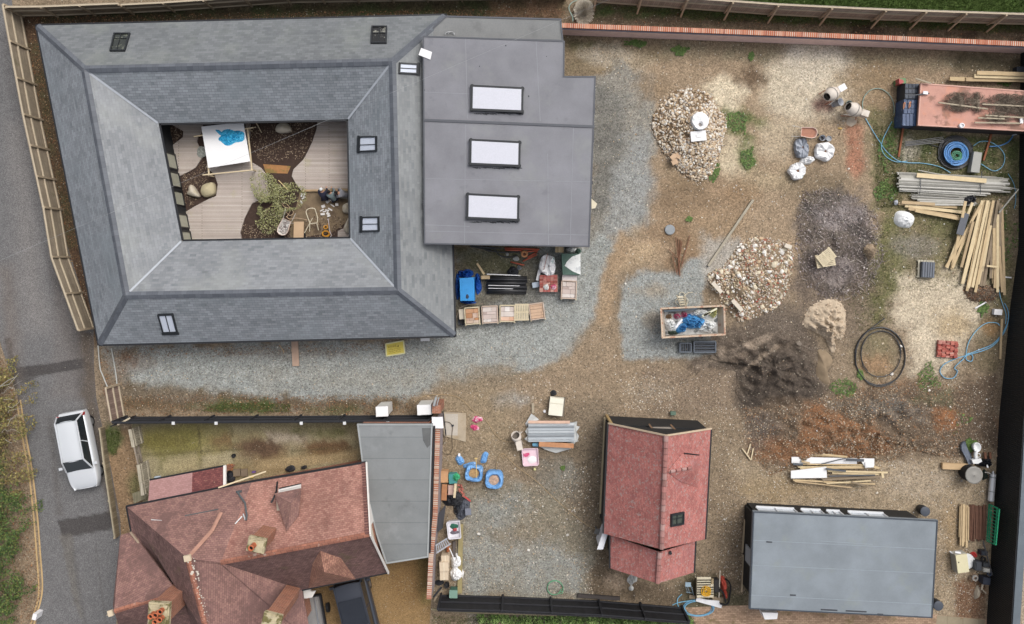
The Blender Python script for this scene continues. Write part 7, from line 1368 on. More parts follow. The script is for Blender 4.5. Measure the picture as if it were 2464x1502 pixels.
heap('twig_pile','brown twigs and leaves at the foot of the fanned planks','brushwood',[(2318,690),(2360,685),(2395,690),(2400,715),(2370,728),(2330,722)],.25,mat('twig_soil',(104,84,66),var=.25,ns=4),.3,1.3,6,4,parts=[('twigs',stk,'stick',200,.1,.3,1.0),('dead_leaves',brl,'leaf',240,.03,.06,1.0)])
# pallets
def pallet(label,x,y,w,d,rz,m,n=7,zr=.1,group=None,z=0,top=None,nm='pallet',solid=False):
    o = T(nm,label,'pallet',x,y,zr + z,z,R(rz),group)
    for k in range(n): mb = MB(); t = (k + .5) / n - .5; mb.box(0,t * d * .98,.13,w,d / n * (.7 if not solid else .96),.02); mb.build('slat',m,o)
    for k in range(3): mb = MB(); mb.box((k - 1) * w * .45,0,.06,.09,d,.11); mb.build('bearer',m,o)
    return o
pale_w = mat('pallet_pale',(226,212,180),var=.1,ns=4,rough=.8); pink_w = mat('pallet_pinkish',(216,194,176),var=.12,ns=4,rough=.8)
pallet('pale slatted pallet lying square on the bonfire heap',*K(1,3,437,370),1.05,.75,10,pale_w,8,.6,z=.52); pallet('second pale pallet turned diagonally on top of the other on the bonfire heap',*K(1,3,450,345),.95,.7,38,pale_w,8,.75,z=.67)
p = pallet('white pallet carrying a dark grey ribbed sheet in the open',*K(1,3,1135,432),1.0,.95,87,mat('white_pallet',(196,190,170),var=.1,ns=4),6,.15)
o = T('ribbed_sheet','dark grey ribbed plastic sheets stacked on the white pallet','sheet',*K(1,3,1150,438),.3,.15,R(-3)); mb = MB(); mb.box(0,0,.1,.72,.88,.2); mb.build('stack',mat('slate_plastic',(88,94,104),rough=.5),o); mb = MB()
for k in range(5): mb.box(-.28 + k * .14,0,.21,.07,.86,.04)
mb.build('ribs',mat('slate_plastic_light',(112,118,128),rough=.5),o)
# bricks on pallet
o = T('brick_stack','low stack of red bricks on the ground by the blue hose','bricks',*K(1,3,1293,1010),.2,0,R(-4)); mb = MB(); random.seed(6); brm = mat('loose_brick',ramp=[(186,92,80),(168,80,70),(204,128,112),(150,70,62),(214,160,146)],var=.12,ns=5)
for i in range(5):
    for j in range(9):
        for l in range(3 if (i + j) % 3 else 2): mb.box(-.45 + i * .23,-.42 + j * .105,.05 + l * .07,.21,.095,.065,RU(-.12,.12))
mb.build('bricks',brm,o)
coil('pipe_coil','large open coil of black pipe lying on rough ground, outer loops',2116,858,1.47,2.6,.03,bp_,0,1.16,.05,.95,'pipe'); coil('pipe_coil','smaller black pipe loop lying inside the large open coil',2118,852,1.18,1.7,.026,bp_,.03,1.12,.05,.96,'pipe'); hose('black_pipe','black pipe end leaving the open coil towards the north-east',[(2056,850),(2064,826),(2080,804),(2104,784),(2128,766)],.028,bp_,'pipe',.08)
hose('blue_hose','pale blue hose tangled in a long loop beside the brick stack',[K(1,3,*q) for q in ((1420,1060),(1440,960),(1500,870),(1570,822),(1640,820),(1662,840))],.024,lbp); hose('blue_hose','pale blue hose twisting from the black wall to the leafy ground',[K(1,3,*q) for q in ((1700,680),(1725,740),(1720,820),(1690,900),(1620,980),(1540,1020),(1440,1050),(1340,1080),(1260,1120),(1235,1170),(1270,1215),(1330,1215),(1360,1170),(1340,1140),(1400,1080),(1440,1040),(1470,1060),(1460,1095),(1425,1085),(1430,1050),(1500,1020),(1610,975),(1680,900),(1715,830))],.026,mat('mid_blue_pipe',(120,180,214),rough=.4))
hose('blue_hose','pale hose running down the foot of the black wall',[K(1,3,*q) for q in ((1660,580),(1670,640),(1690,700),(1710,760),(1705,830))],.022,lbp)
BT('timber_beam','single timber beam standing along the foot of the black wall','timber',K(1,3,1680,790),K(1,3,1668,1080),.1,.11,.1,plank_m[1])
mb = MB(); cc = W(*K(1,3,1650,742),.15); mb.box(cc.x,cc.y,.12,.44,.32,.24,R(-5)); mb.box(cc.x - .02,cc.y + .02,.245,.14,.2,.01,R(-5)); solo(mb,'white_tub',mat('white_plastic_smooth'),'white tub with a pale label close to the black wall','tub')
# shovel in the soil
mb = MB(); a,b = W(*K(1,3,235,975),.5),W(*K(1,3,315,1015),.45); mb.tube([a,b],.018,6); mb.box(a.x - .08,a.y + .05,.5,.26,.2,.02,R(-25)); solo(mb,'shovel',mat('shovel_grey',(130,118,106),rough=.7),'shovel lying on the dark soil mound','shovel')
# white small junk scattered (singles)
random.seed(61)
for k,(x,y,s,l) in enumerate(((2146,900,.12,'white stone inside the edge of the big black coil'),(2168,833,.09,'pale stone near the top of the open black coil'),(2156,975,.13,'long white stone south of the open black coil'),(2236,940,.11,'pale stone among the weeds south-east of the coil'),(1152,1285,.1,'white flint on the grey gravel of the south yard'),(1272,1324,.09,'white stone on the driveway dirt west of the cabin'),(1846,978,.1,'white stone at the west tip of the leafy mound'),(1505,683,.08,'pale stone on the gravel north of the track'))):
    mb = MB(); c = W(x,y,.05); mb.rock((c.x,c.y,.04),s,True); solo(mb,'stone',lump_m[1],l,'stone')
# ---- corner by the extension
def V4(x,y): return ((1080 + x * .15979) * .9856,(590 + y * .15979) * .9856)
bz_ = mat('tarp_blue',(54,154,226),var=.08,ns=3,rough=.45,bump=.4,bs=8,stain=((36,130,200),2,.55,.66,.5)); bzd = mat('tarp_deep_blue',(34,92,186),var=.2,ns=4,rough=.45,bump=1,bs=10)
tc_ = T('tarp_pack','stacked pack wrapped in bright blue tarpaulin beside the slate building','pack',*V4(380,740),.7); mb = MB(tc_); P = [W(*V4(*q),.95) for q in ((262,560),(485,545),(490,905),(275,905))]; mb.slab(P,.93); mb.build('wrapped_pack',bz_,tc_)
for (x,y,rx,ry,h_,rz,sd) in ((350,490,.5,.26,.6,0,1),(540,640,.22,.55,.5,5,2),(235,700,.2,.75,.45,0,3),(390,930,.42,.14,.5,-5,4)): cc = W(*V4(x,y),.3); mb = MB(tc_); mb.lump((cc.x,cc.y,0),rx,ry,h_,R(rz),sd,.6,8,30); mb.build('tarp_fold',bzd,tc_)
mb = MB(); cc = W(*V4(380,840),.96); mb.lump((cc.x,cc.y,.95),.1,.15,.04,0,5,.4,4,12); solo(mb,'clod',mat('dark_clod',(60,70,90)),'dark clod lying on the blue tarpaulin','clod')
random.seed(71)
for k in range(9):
    y = 545 + k * 29; m = mat('pipe_black_matt',(44,45,48),rough=.5,var=.05,spec=.5); z = .12 + .16 * (k % 2)
    mb = MB(); mb.tube([W(*V4(670 + RU(0,40),y),z),W(*V4(1285 + RU(-10,15),y + 6),z)],.085,10); solo(mb,'drain_pipe_length',m,'straight length of black drain pipe in the neat stack','pipe','black pipes stacked beside the blue tarpaulin',True)
for a,b,w,m,l in (((680,498),(1190,518),.05,mat('white_box'),'thin white strip along the top of the black pipe stack'),((700,668),(1180,676),.03,mat('white_box'),'white gap strip in the middle of the black pipe stack'),((700,712),(1080,722),.03,mat('white_box'),'lower white gap strip in the black pipe stack'),((530,330),(640,500),.12,plank_m[0],'tan broken board beside the blue tarpaulin'),((595,548),(725,545),.2,plank_m[1],'short wide board end by the black pipes')): BT('strip',l,'strip',V4(*a),V4(*b),.4,w,.04,m)
cc = W(*V4(1075,460),.35); mb = MB(); mb.lump((cc.x,cc.y,.1),.34,.26,.3,0,6,.5,8,26); solo(mb,'black_sack',mat('black_sack',(54,56,62),rough=.5,bump=1,bs=12),'dark grey sack on the north side of the black pipes','sack')
orp = mat('orange_pipe',(206,104,78),rough=.45,var=.1)
for k,(a,b,w) in enumerate((((950,100),(1480,120),.1),((960,125),(1230,135),.1),((1200,160),(1460,140),.1),((1230,300),(1440,200),.09),((1040,310),(1250,360),.08),((1300,240),(1450,160),.08),((1250,180),(1350,260),.07))):
    mb = MB(); mb.tube([W(*V4(*a),.2 + .05 * (k % 3)),W(*V4(*b),.22)],w / 2,8); solo(mb,'drainage_pipe',orp,'orange-brown drainage pipe in the jumble under the flat roof edge','pipe','orange drainage pipes under the flat roof edge',True)
mb = MB(); mb.lathe([(.18,0),(.2,.06),(.13,.1),(.08,.05)],MT(W(*V4(1255,190),.3)),16,cap=False); solo(mb,'pipe_fitting',mat('pale_orange',(226,160,110),rough=.5),'round pale orange pipe fitting among the drainage pipes','fitting')
for k,pl in enumerate((((420,70),(620,110),(850,160),(1100,160),(1180,150)),((600,85),(800,120),(860,200),(1000,240),(1150,210)),((440,65),(700,90),(900,100)))): hose('black_cable',('black cable sagging along the flat roof edge','black cable curling below the orange pipes','short black cable close to the eaves')[k],[V4(*q) for q in pl],.035,bp_,'cable',.2)
for k,(x,y,rx,ry) in enumerate(((1130,265,.2,.12),(1170,400,.16,.14),(990,190,.12,.08),(700,130,.2,.08))): cc = W(*V4(x,y),.15); mb = MB(); mb.lump((cc.x,cc.y,0),rx,ry,.2,k,k,.6,6,20); solo(mb,'plastic_scrap',(wht,mat('silver_film',(170,176,184),rough=.3,metal=.3,bump=1),wht,mat('dark_film',(70,62,70),rough=.5,bump=1))[k],('white plastic scrap among the orange pipes','silvery film scrap above the black sack','small pale scrap under the black cable','dark film scrap near the eaves')[k],'scrap')
bulk_bag('white bulk bag with a cane laid over it beside the green tarpaulin',*V4(1610,360),.44,.54,.75,8,bagw,14,.12,.1,-.1,sq=2.2); BT('cane','reddish cane lying over the white bulk bag','cane',V4(1610,180),V4(1550,430),.85,.035,.03,mat('red_cane',(196,150,140)))
gt = T('tarp_pack','pack half covered by a green tarpaulin and white sheet under the eaves corner','pack',*V4(1965,350),.7); mb = MB(gt); P = [W(*V4(*q),.9) for q in ((1820,185),(2110,185),(2112,505),(1840,510))]; mb.slab(P,.88); mb.build('wrapped_pack',mat('green_tarp',(84,112,100),var=.2,ns=3,rough=.6,bump=1,bs=7),gt)
mb = MB(gt); mb.slab([W(*V4(*q),.93) for q in ((2110,185),(2112,505),(1990,455),(1870,370),(1900,310),(1980,230))],.03); mb.build('white_sheet',wht,gt); cc = W(*V4(1970,125),.5); mb = MB(gt); mb.lump((cc.x,cc.y,.2),.32,.2,.4,0,3,.4); mb.build('bundle',wht,gt); cc = W(*V4(2080,150),.5); mb = MB(gt); mb.lump((cc.x,cc.y,.3),.16,.18,.3,0,4,.7); mb.build('tarp_fold',mat('green_tarp'),gt)
for k in range(5): BT('timber_offcut','upright brown timber offcut beside the green tarpaulin','timber',V4(1740 + k * 24,75),V4(1738 + k * 25,165),.5,.1,.1,plank_m[k % 3],group='brown offcuts beside the green tarpaulin')
# brick pallet, brochure tub
o = T('brick_pallet','pallet of pink-red bricks with a white and a pink bag on it','bricks',*V4(1625,640),.4); cc = o.location; random.seed(8); mb = MB(); 
for i in range(5):
    for j in range(9): mb.box(-.42 + i * .2,-.42 + j * .105,.35 + RU(-.03,.03),.19,.095,.5,RU(-.05,.05))
mb.build('bricks',mat('pinkred_brick',ramp=[(206,124,116),(176,92,84),(214,170,156),(190,130,120),(156,74,66)],var=.12,ns=5),o); mb = MB(); mb.box(0,0,.05,1.08,1.0,.1); mb.build('base',pink_w,o)
for k,(x,y,rx,ry,m,l) in enumerate(((1590,700,.17,.16,wht,'white bag on the pallet of pink-red bricks'),(1700,695,.17,.15,pnk,'pink bag on the pallet of pink-red bricks'))): cc = W(*V4(x,y),.7); mb = MB(); mb.lump((cc.x,cc.y,.6),rx,ry,.14,0,k,.5); solo(mb,'small_bag',m,l,'bag')
BT('white_post','short white post leaning between the sack and the bulk bag','post',V4(1487,430),V4(1450,595),.3,.16,.12,mat('white_box'))
mb = MB(); cc = W(*V4(1430,660),.15); mb.box(cc.x,cc.y,.12,.42,.3,.22,R(10)); mb.box(cc.x,cc.y,.235,.34,.22,.02,R(10)); solo(mb,'plastic_case',mat('pale_blue_case',(196,210,224),rough=.5,var=.05),'pale blue-grey plastic case beside the brick pallet','case')
# slab crates row
def crate(label,x,y,w,d,rz,cm,seed,zt=.62,fill=None,nm='slab_crate'):
    o = T(nm,label,'crate',x,y,zt,0,R(rz)); random.seed(seed)
    for sx,sy,lx,ly in ((0,-.5,w,.05),(0,.5,w,.05),(-.5,0,.05,d),(.5,0,.05,d)): mb = MB(); mb.box(sx * w,sy * d,zt / 2 + .05,lx,ly,zt - .1); mb.build('side',pale_w if seed % 2 else pink_w,o)
    for s in (-1,1): mb = MB(); mb.box(s * w * .5,-d * .55,zt * .45,.07,.07,zt * .9); mb.build('corner_post',pale_w,o)
    mb = MB(); y0 = -d / 2 + .04; k = 0
    while y0 < d / 2 - .08:
        hh = RU(.12,.3); hh = min(hh,d / 2 - .03 - y0); x0 = -w / 2 + .04
        while x0 < w / 2 - .08: ww = RU(.18,.6); ww = min(ww,w / 2 - .03 - x0); mb.box(x0 + ww / 2,y0 + hh / 2,zt - .16 + RU(-.02,.02),ww - .012,hh - .012,.2); x0 += ww
        y0 += hh
    mb.build('slabs',cm,o); mb = MB(); mb.box(0,0,.06,w + .06,d,.1); mb.build('base',pink_w,o); return o
slr = mat('slab_rusty',ramp=[(206,176,150),(196,140,96),(222,206,190),(180,130,90),(210,186,170)],var=.14,ns=4); slp = mat('slab_pale',ramp=[(226,212,204),(206,190,180),(238,232,226),(190,172,164),(216,200,192)],var=.1,ns=4); slo = mat('slab_mixed',ramp=[(228,218,210),(210,196,188),(224,168,128),(240,234,228),(214,200,190)],var=.1,ns=4)
crate('wooden crate of rust-stained slabs nearest the slate building',*V4(455,1135),.80,.92,4,slr,3); crate('wooden crate of pale slabs, second from the slate building',*V4(725,1115),.86,.92,3,slp,4); crate('wooden crate of pale slabs with one orange slab, left of the slatted pallet',*V4(992,1100),.82,.9,0,slo,5)
pallet('slatted pale pallet top between the slab crates',*V4(1215,1085),.94,.78,91,pale_w,8,.55,z=.45,nm='slatted_crate'); crate('crate with a plain tan lid at the east end of the row',*V4(1445,1065),.8,.88,8,mat('plain_lid',(212,180,152),var=.1,ns=3),8,.5); crate('crate of pinkish slabs standing alone south of the green tarpaulin',*V4(1935,735),.82,.98,-2,slp,12)
o = bpy.data.objects['slab_crate.004'] if 'slab_crate.004' in bpy.data.objects else None
mb = MB(); cc = W(*V4(1942,555),.5); mb.box(cc.x,cc.y,.45,.82,.32,.3,R(-2)); solo(mb,'stone_sack',mat('pale_sack',(226,216,212),var=.08,ns=5,bump=.5),'pale pinkish sack between the green tarpaulin and the lone crate','sack')
mb = MB(); cc = W(*V4(298,1110),.4); mb.box(cc.x,cc.y,.3,.32,.56,.3,R(5)); solo(mb,'stone_sack',mat('pale_stone_sack',(214,204,186),var=.1,ns=5,bump=.5),'small pale slab pile squeezed between the building and the first crate','slabs')
bucket('black bucket south-west of the first slab crate',*V4(298,1225),.2,.3,cr); hose('thin_branch','thin brown branch behind the first slab crate',[V4(*q) for q in ((210,1180),(240,1080),(290,1000),(420,960),(620,950))],.02,stk,'branch',.3)
mb = MB(); P = [W(*K(0,2,*q),1.2) for q in ((572,1430),(613,1465),(600,1497),(572,1502))]; mb.slab(P,.06); solo(mb,'cream_hood',mat('cream_hood',(232,222,196),rough=.6),'cream hood projecting from the east wall of the extension','hood')
# yellow board with scribbles
yb = T('yellow_board','yellow plastic sheet with faint handwriting lying on the drive gravel','board',950,838,.1); mb = MB(yb); P = [W(*q,.1) for q in ((928,828),(971,820),(974,850),(930,857))]; mb.slab(P,.05); mb.build('sheet',mat('yellow_plastic',(232,212,96),var=.08,ns=4,rough=.5),yb); mb = MB(yb)
for k in range(4): mb.bar(P[k] + Vector((0,0,.01)),P[(k + 1) % 4] + Vector((0,0,.01)),.07,.03)
mb.build('edge',mat('pale_yellow_edge',(236,232,180),rough=.5),yb); mb = MB(yb); random.seed(12)
def stroke(pts): mb.tube([P[0].lerp(P[1],u).lerp(P[3].lerp(P[2],u),v) + Vector((0,0,.012)) for u,v in pts],.009,4)
for u in (.12,.24,.36,.48): stroke([(u,.2),(u + .03,.38),(u + .07,.18)]); stroke([(u + .06,.3),(u + .1,.36)])
for row in (.52,.66,.8):
    for k in range(7): u = .12 + k * .1; stroke([(u,row + RU(-.03,.03)),(u + .04,row + RU(-.05,.05)),(u + .075,row + RU(-.03,.03))])
mb.build('handwriting',mat('pencil',(150,130,50)),yb)
mb = MB(); cc = W(958,833,.12); mb.rock((cc.x,cc.y,.12),.05); solo(mb,'dark_stone',rub,'small dark stone on the yellow sheet','stone')
BT('wide_board','reddish board sticking out from under the slate eaves onto the drive','board',(709,818),(712,881),.1,.38,.06,mat('reddish_board',(190,162,142),var=.14,ns=3)); BT('thin_batten','thin pale batten under the reddish board','batten',(704,825),(703,846),.05,.1,.04,tim); BT('white_panel_strip','white strip lying along the slate eaves at the drive','strip',(1012,818),(1034,817),.15,.16,.05,mat('white_box')); BT('thin_stick','thin brown stick on the gravel beside the reddish board','stick',(672,830),(684,848),.05,.05,.03,plank_m[1])
# ---- gate area and middle yard
def V2(x,y): return ((1040 + x * .1864) * .9856,(960 + y * .1864) * .9856)
def V3(x,y): return ((1040 + x * .1998) * .9856,(1200 + y * .1998) * .9856)
for k,(x,y,w,d,l) in enumerate(((921,988,.62,.5,'white cabinet standing against the black fence, west of the gate pillar'),(1022,984,.72,.5,'white box cabinet right beside the brick gate pillar'))):
    o = T('white_cabinet',l,'cabinet',x,y,1.5,0,R(3)); mb = MB(); mb.box(0,0,.9,w,d,1.6); mb.build('body',mat('cabinet_white',(232,230,224),var=.06,rough=.5),o); mb = MB(); mb.box(0,-.01,1.73,w + .05,d + .05,.05); mb.build('lid',mat('white_plastic_smooth'),o)
mb = MB(); P = [W(*q,2.15) for q in ((1039,1004),(1065,1004),(1067,1031),(1040,1031))]; mb.slab(P,.1); solo(mb,'pillar_cap',mat('white_foam'),'square white cover on the corner of the garden wall','cap')
mb = MB(); mb.slab([Vector((*W(*V2(*q),.08).to_2d(),.08)) for q in ((228,250),(525,262),(520,640),(232,560))],.07); solo(mb,'concrete_slab',mat('slab_concrete',(186,172,150),var=.1,ns=2,rough=.9,stain=((166,146,112),1.2,.5,.62,.6)),'square pale concrete slab beside the garden wall','slab')
mb = MB(); mb.slab([Vector((*W(*V2(*q),.095).to_2d(),.095)) for q in ((250,270),(420,275),(415,555),(258,550))],.01); struct(mb.build('concrete_patch',mat('pale_patch',(196,188,176),var=.1,ns=2)))
BT('black_pipe','straight black rod leaning by the white cover on the garden wall','rod',V2(222,235),V2(262,555),1.0,.06,.06,bp_,.3); hose('black_cable','thin dark cable looped over the concrete slab',[V2(*q) for q in ((350,430),(310,385),(250,375),(215,420),(210,520),(250,590),(200,720),(240,790),(300,800),(345,720),(340,560),(352,440))],.016,mat('dark_cable',(96,84,70)),'cable',.11); mb = MB(); cc = W(*V2(350,425),.12); mb.box(cc.x,cc.y,.13,.12,.1,.07,R(20)); solo(mb,'plug',cr,'black plug at the end of the looped cable','plug')
cc = W(*V2(670,350),.1); mb = MB(); mb.lump((cc.x,cc.y,0),.3,.2,.16,R(10),3,.7); solo(mb,'pink_bag',pnk,'crumpled pink and white bag, the northern of two, east of the slab','bag'); cc = W(*V2(640,460),.1); mb = MB(); mb.lump((cc.x,cc.y,0),.24,.19,.13,R(-20),4,.7); solo(mb,'pink_bag',pnk,'crumpled pink and white bag, the southern of two, east of the slab','bag')
hose('extension_cable','long pale extension cable from the fence to the small mixer',[V2(*q) for q in ((-150,120),(-20,40),(200,15),(380,40),(500,110),(620,230),(750,320),(830,410),(880,500),(960,590),(1050,635),(1130,635))],.013,mat('tan_cable',(196,170,130)),'cable'); hose('extension_cable','long pale extension cable crossing the dirt to the red-roofed cabin',[V2(*q) for q in ((920,1020),(930,900),(960,810),(1010,790),(1040,820),(1020,850),(985,830),(1010,795),(1060,830),(1180,950),(1340,1070),(1480,1180),(1640,1340),(1800,1480))] + [(1411,1262),(1440,1276)],.013,mat('tan_cable'),'cable')
# plastic wrapped sheets
o = T('sheet_pack','pack of grey-white corrugated sheets in clear plastic with boards along both edges','pack',*V2(1640,540),.4); mb = MB(o); z = .32
for k in range(8):
    y = 400 + k * 30; hgt = .06 * math.sin(k * 1.6); mb.add([W(*V2(1340,y),z + hgt),W(*V2(1940,y - 6),z + hgt),W(*V2(1940,y + 26),z - hgt),W(*V2(1340,y + 30),z - hgt)],[(0,1,2,3)])
mb.slab([W(*V2(*q),.26) for q in ((1340,398),(1945,392),(1945,630),(1345,638))],.24); mb.build('sheets',mat('sheet_grey',(206,212,216),var=.06,ns=2,rough=.35,wave=(1,2.2,(176,184,190),.8),bump=.5),o)
for k,(pts) in enumerate((((1300,400),(1380,270),(1450,320),(1480,350),(1340,400),(1320,440)),((1470,690),(1960,640),(1900,730),(1700,785),(1560,740)),((1940,380),(1980,370),(1975,430),(2015,440),(1970,510),(2005,560),(1980,640),(1940,640)),((1300,500),(1345,420),(1345,640),(1290,600),(1330,560)))): mb = MB(o); cx = sum(p[0] for p in pts) / len(pts); cy = sum(p[1] for p in pts) / len(pts); mb.slab([W(*V2(*p),.12 + .05 * math.sin(i * 2.1)) for i,p in enumerate(pts)],.05); mb.build('film',mat('clear_film',(206,208,206),var=.14,ns=3,rough=.25,bump=1,bs=8),o)
BT('edge_board','pinkish board along the north edge of the sheet pack','board',V2(1340,378),V2(1885,380),.42,.15,.05,mat('pink_board',(226,190,168),var=.1)); BT('edge_board','orange-brown board along the south edge of the sheet pack','board',V2(1480,668),V2(1935,690),.42,.26,.06,mat('orange_board',(200,146,106),var=.2,ns=3)); BT('grey_offcut','grey offcut standing north of the sheet pack','offcut',V2(1400,130),V2(1402,260),.1,.14,.06,mat('grey_timber'))
bucket('blue-grey drum lying at the west end of the sheet pack',*V2(1400,680),.13,.3,lbp,None,(R(80),0),nm='small_drum')
o = T('mortar_mixer','small cream mixer tipped open beside the pink tub','mixer',*V2(1200,620),.6,0,R(108)); mb = MB(); M = MT((.2,0,.6)) @ Matrix.Rotation(R(35),4,'Y'); mb.lathe([(.1,-.3),(.24,-.24),(.28,0),(.25,.28),(.22,.28),(.25,0),(.2,-.2)],M,22,cap=False); mb.build('drum',drum,o,True); mb = MB(); mb.lathe([(.24,.05),(.005,.0)],M,16,cap=False); mb.build('drum_inside',mat('drum_inside'),o); mb = MB(); mb.box(-.28,0,.5,.5,.32,.5,R(-6)); mb.build('motor_box',drum,o); mb = MB(); mb.tube([(.3,-.2,.8),(.45,-.42,.85)],.022,6); mb.tube([(-.4,-.2,0),(-.1,-.2,.5)],.022,6); mb.tube([(-.4,.2,0),(-.1,.2,.5)],.022,6); mb.tube([(.35,-.25,0),(.1,-.2,.5)],.022,6); mb.tube([(.35,.25,0),(.1,.2,.5)],.022,6); mb.build('stand',drum,o)
o = T('mixing_tub','pale pink plastic tub with a red trowel tray beside the small mixer','tub',*V2(1365,840),.25,0,R(3)); mb = MB(); sq_ = [(.44,.5),(.47,.46),(.47,-.42),(.4,-.5),(-.36,-.5),(-.44,-.42),(-.47,.4),(-.42,.5)]
mb.add([(x,y,.25) for x,y in sq_] + [(x * .93,y * .93,.25) for x,y in sq_] + [(x * .85,y * .85,.12) for x,y in sq_] + [(x * .9,y * .9,0) for x,y in sq_],[(k,(k + 1) % 8,8 + (k + 1) % 8,8 + k) for k in range(8)] + [(8 + k,8 + (k + 1) % 8,16 + (k + 1) % 8,16 + k) for k in range(8)] + [tuple(range(16,24))] + [(k,24 + k,24 + (k + 1) % 8,(k + 1) % 8) for k in range(8)]); mb.build('tub',mat('pale_pink_plastic',(240,212,222),rough=.5,var=.05),o); mb = MB(); mb.box(-.2,.12,.16,.34,.2,.06,R(4)); mb.build('tray',pnk,o); mb = MB(); mb.lump((.1,-.18,.12),.3,.22,.05,0,2,.3,5,16); mb.build('plaster',mat('white_plastic_smooth'),o)
mb = MB(); cc = W(*V2(1425,1000),.1); mb.rock((cc.x,cc.y,.06),.09,True); solo(mb,'sponge',yelw,'yellow sponge on the ground below the pink tub','sponge')
# cream sheet pack
o = T('cream_pack','cream wrapped slab pack on a low pallet in the open dirt','pack',*V2(1705,175),.4,0,R(-6)); mb = MB(); mb.box(0,0,.3,.78,1.0,.38); mb.build('pack',mat('cream_wrap',(244,240,222),var=.06,ns=3,rough=.5,bump=.8,bs=5),o); mb = MB(); mb.box(.06,-.03,.06,.86,1.08,.1); mb.build('pallet_base',mat('grey_pallet',(120,112,100),var=.15),o); mb = MB(); mb.box(0,.18,.50,.7,.03,.02); mb.build('fold',mat('cream_fold',(214,208,186)),o)
cc = W(*V2(1670,5),.2); mb = MB(); mb.lump((cc.x,cc.y,0),.22,.16,.2,0,2,.6); solo(mb,'black_scrap',mat('black_sack'),'black plastic scrap just north of the cream pack','scrap'); mb = MB(); cc = W(*V2(1553,240),.1); mb.rock((cc.x,cc.y,.06),.1,True); solo(mb,'white_scrap',mat('white_box'),'white scrap west of the cream pack','scrap')
# blue bags
bbm = mat('blue_bag',(118,172,228),var=.14,ns=4,rough=.5,bump=1,bs=10,stain=((196,214,232),2.6,.6,.66,.7)); sandb = mat('bag_sand',(196,160,112),var=.1,ns=4,rough=.95)
bulk_bag('open blue bag of sand with a shovel in it',*V2(625,1060),.47,.43,.55,-8,bbm,21,.74,0,0,sandb,fold=.12,sq=4); bulk_bag('open blue bag of stone chips, south-east of the sand bag',*V2(890,1145),.49,.49,.55,-5,bbm,22,.7,0,-.05,mat('bag_chips',(204,172,148),var=.3,ns=9,rough=.95,bump=1),fold=.08,sq=3.2)
for k,(x,y,rx,ry,rz,l) in enumerate(((440,890,.3,.2,-60,'blue flap spread out to the west of the sand bag'),(570,950,.42,.15,12,'blue plastic strip north of the sand bag'),(765,850,.2,.33,-20,'blue flap spread out to the north-east of the sand bag'))): cc = W(*V2(x,y),.15); mb = MB(); mb.lump((cc.x,cc.y,0),rx,ry,.16,R(rz),k,.4,7,24,3,4); solo(mb,'blue_flap',bbm,l,'flap')
mb = MB(); mb.tube([W(*V2(655,860),.85),W(*V2(665,1110),.7)],.022,6); cc = W(*V2(655,855),.85); mb.box(cc.x,cc.y,.85,.16,.05,.05); solo(mb,'shovel',mat('yellow_handle',(226,196,130),rough=.6),'yellow-handled shovel stuck in the blue sand bag','shovel')
BT('white_bottle','small white block on the western blue flap','block',V2(435,790),V2(437,825),.3,.12,.1,mat('white_box'))
# clutter along the wall
box_m = mat('tan_box',(206,160,118),var=.15,ns=4); 
items = [('tan_crate','tan wooden crate against the brick wall',235,1100,.5,.7,.55,0,box_m),('teal_box','teal plastic box with a green sack in it',350,1125,.5,.6,.5,3,mat('teal_plastic',(74,150,150),var=.12,rough=.5)),('pale_board','pale board lying on the bricks south of the teal box',325,1270,.34,.62,.35,0,mat('pinkgrey_board',(206,176,164),var=.1))]
for nm,l,x,y,w,d,h_,a,m in items: cc = W(*V2(x,y),h_); mb = MB(); mb.box(cc.x,cc.y,h_ / 2,w * .9,d * .9,h_,R(a)); mb.box(cc.x,cc.y,h_ + .005,w * .8,d * .8,.03,R(a)); solo(mb,nm,m,l,'box')
cc = W(*V2(395,1110),.6); mb = MB(); mb.lump((cc.x,cc.y,.48),.2,.26,.22,0,4,.5); solo(mb,'green_sack',mat('green_plastic',(66,170,120),rough=.4,bump=1,bs=12,var=.15),'bright green sack lying in the teal box','sack')
BT('cream_batten','short cream batten standing on the clutter by the wall','batten',V2(390,1185),V2(372,1370),.6,.13,.07,tim); BT('brown_board','brown board propped against the brick wall','board',V2(245,1200),V2(235,1400),.6,.3,.08,mat('brown_board',(196,140,100),var=.2,ns=3),.3)
random.seed(19)
for k in range(10): mb = MB(); cc = W(*V2(random.choice((300,440,460,480)) + RU(-20,20),1190 + k * 16),.1); mb.box(cc.x,cc.y,.08,.21,.1,.07,RN() * 3); solo(mb,'loose_brick',brm,'loose red brick in the clutter beside the garden wall','brick','loose bricks beside the garden wall')
cc = W(*V3(330,110),.2); mb = MB(); mb.lump((cc.x,cc.y,0),.66,.42,.3,0,6,.5,9,34); solo(mb,'black_tarpaulin',mat('black_tarp',(36,37,42),rough=.6,bump=1,bs=9),'black tarpaulin spread over the clutter','tarpaulin')
cc = W(*V3(450,240),.3); mb = MB(); mb.lump((cc.x,cc.y,0),.36,.62,.35,R(-25),7,.6,9,34); solo(mb,'grey_sack',mat('grey_tarp',(84,88,98),var=.15,ns=4,rough=.5,bump=1,bs=9),'dark grey plastic sack beside the black tarpaulin','sack'); mb = MB(); cc = W(*V3(515,250),.45); mb.box(cc.x,cc.y,.42,.33,.38,.05,R(5)); solo(mb,'grey_board',mat('bluegrey_panel',(128,132,144),rough=.6),'square blue-grey panel on the dark sack','panel')
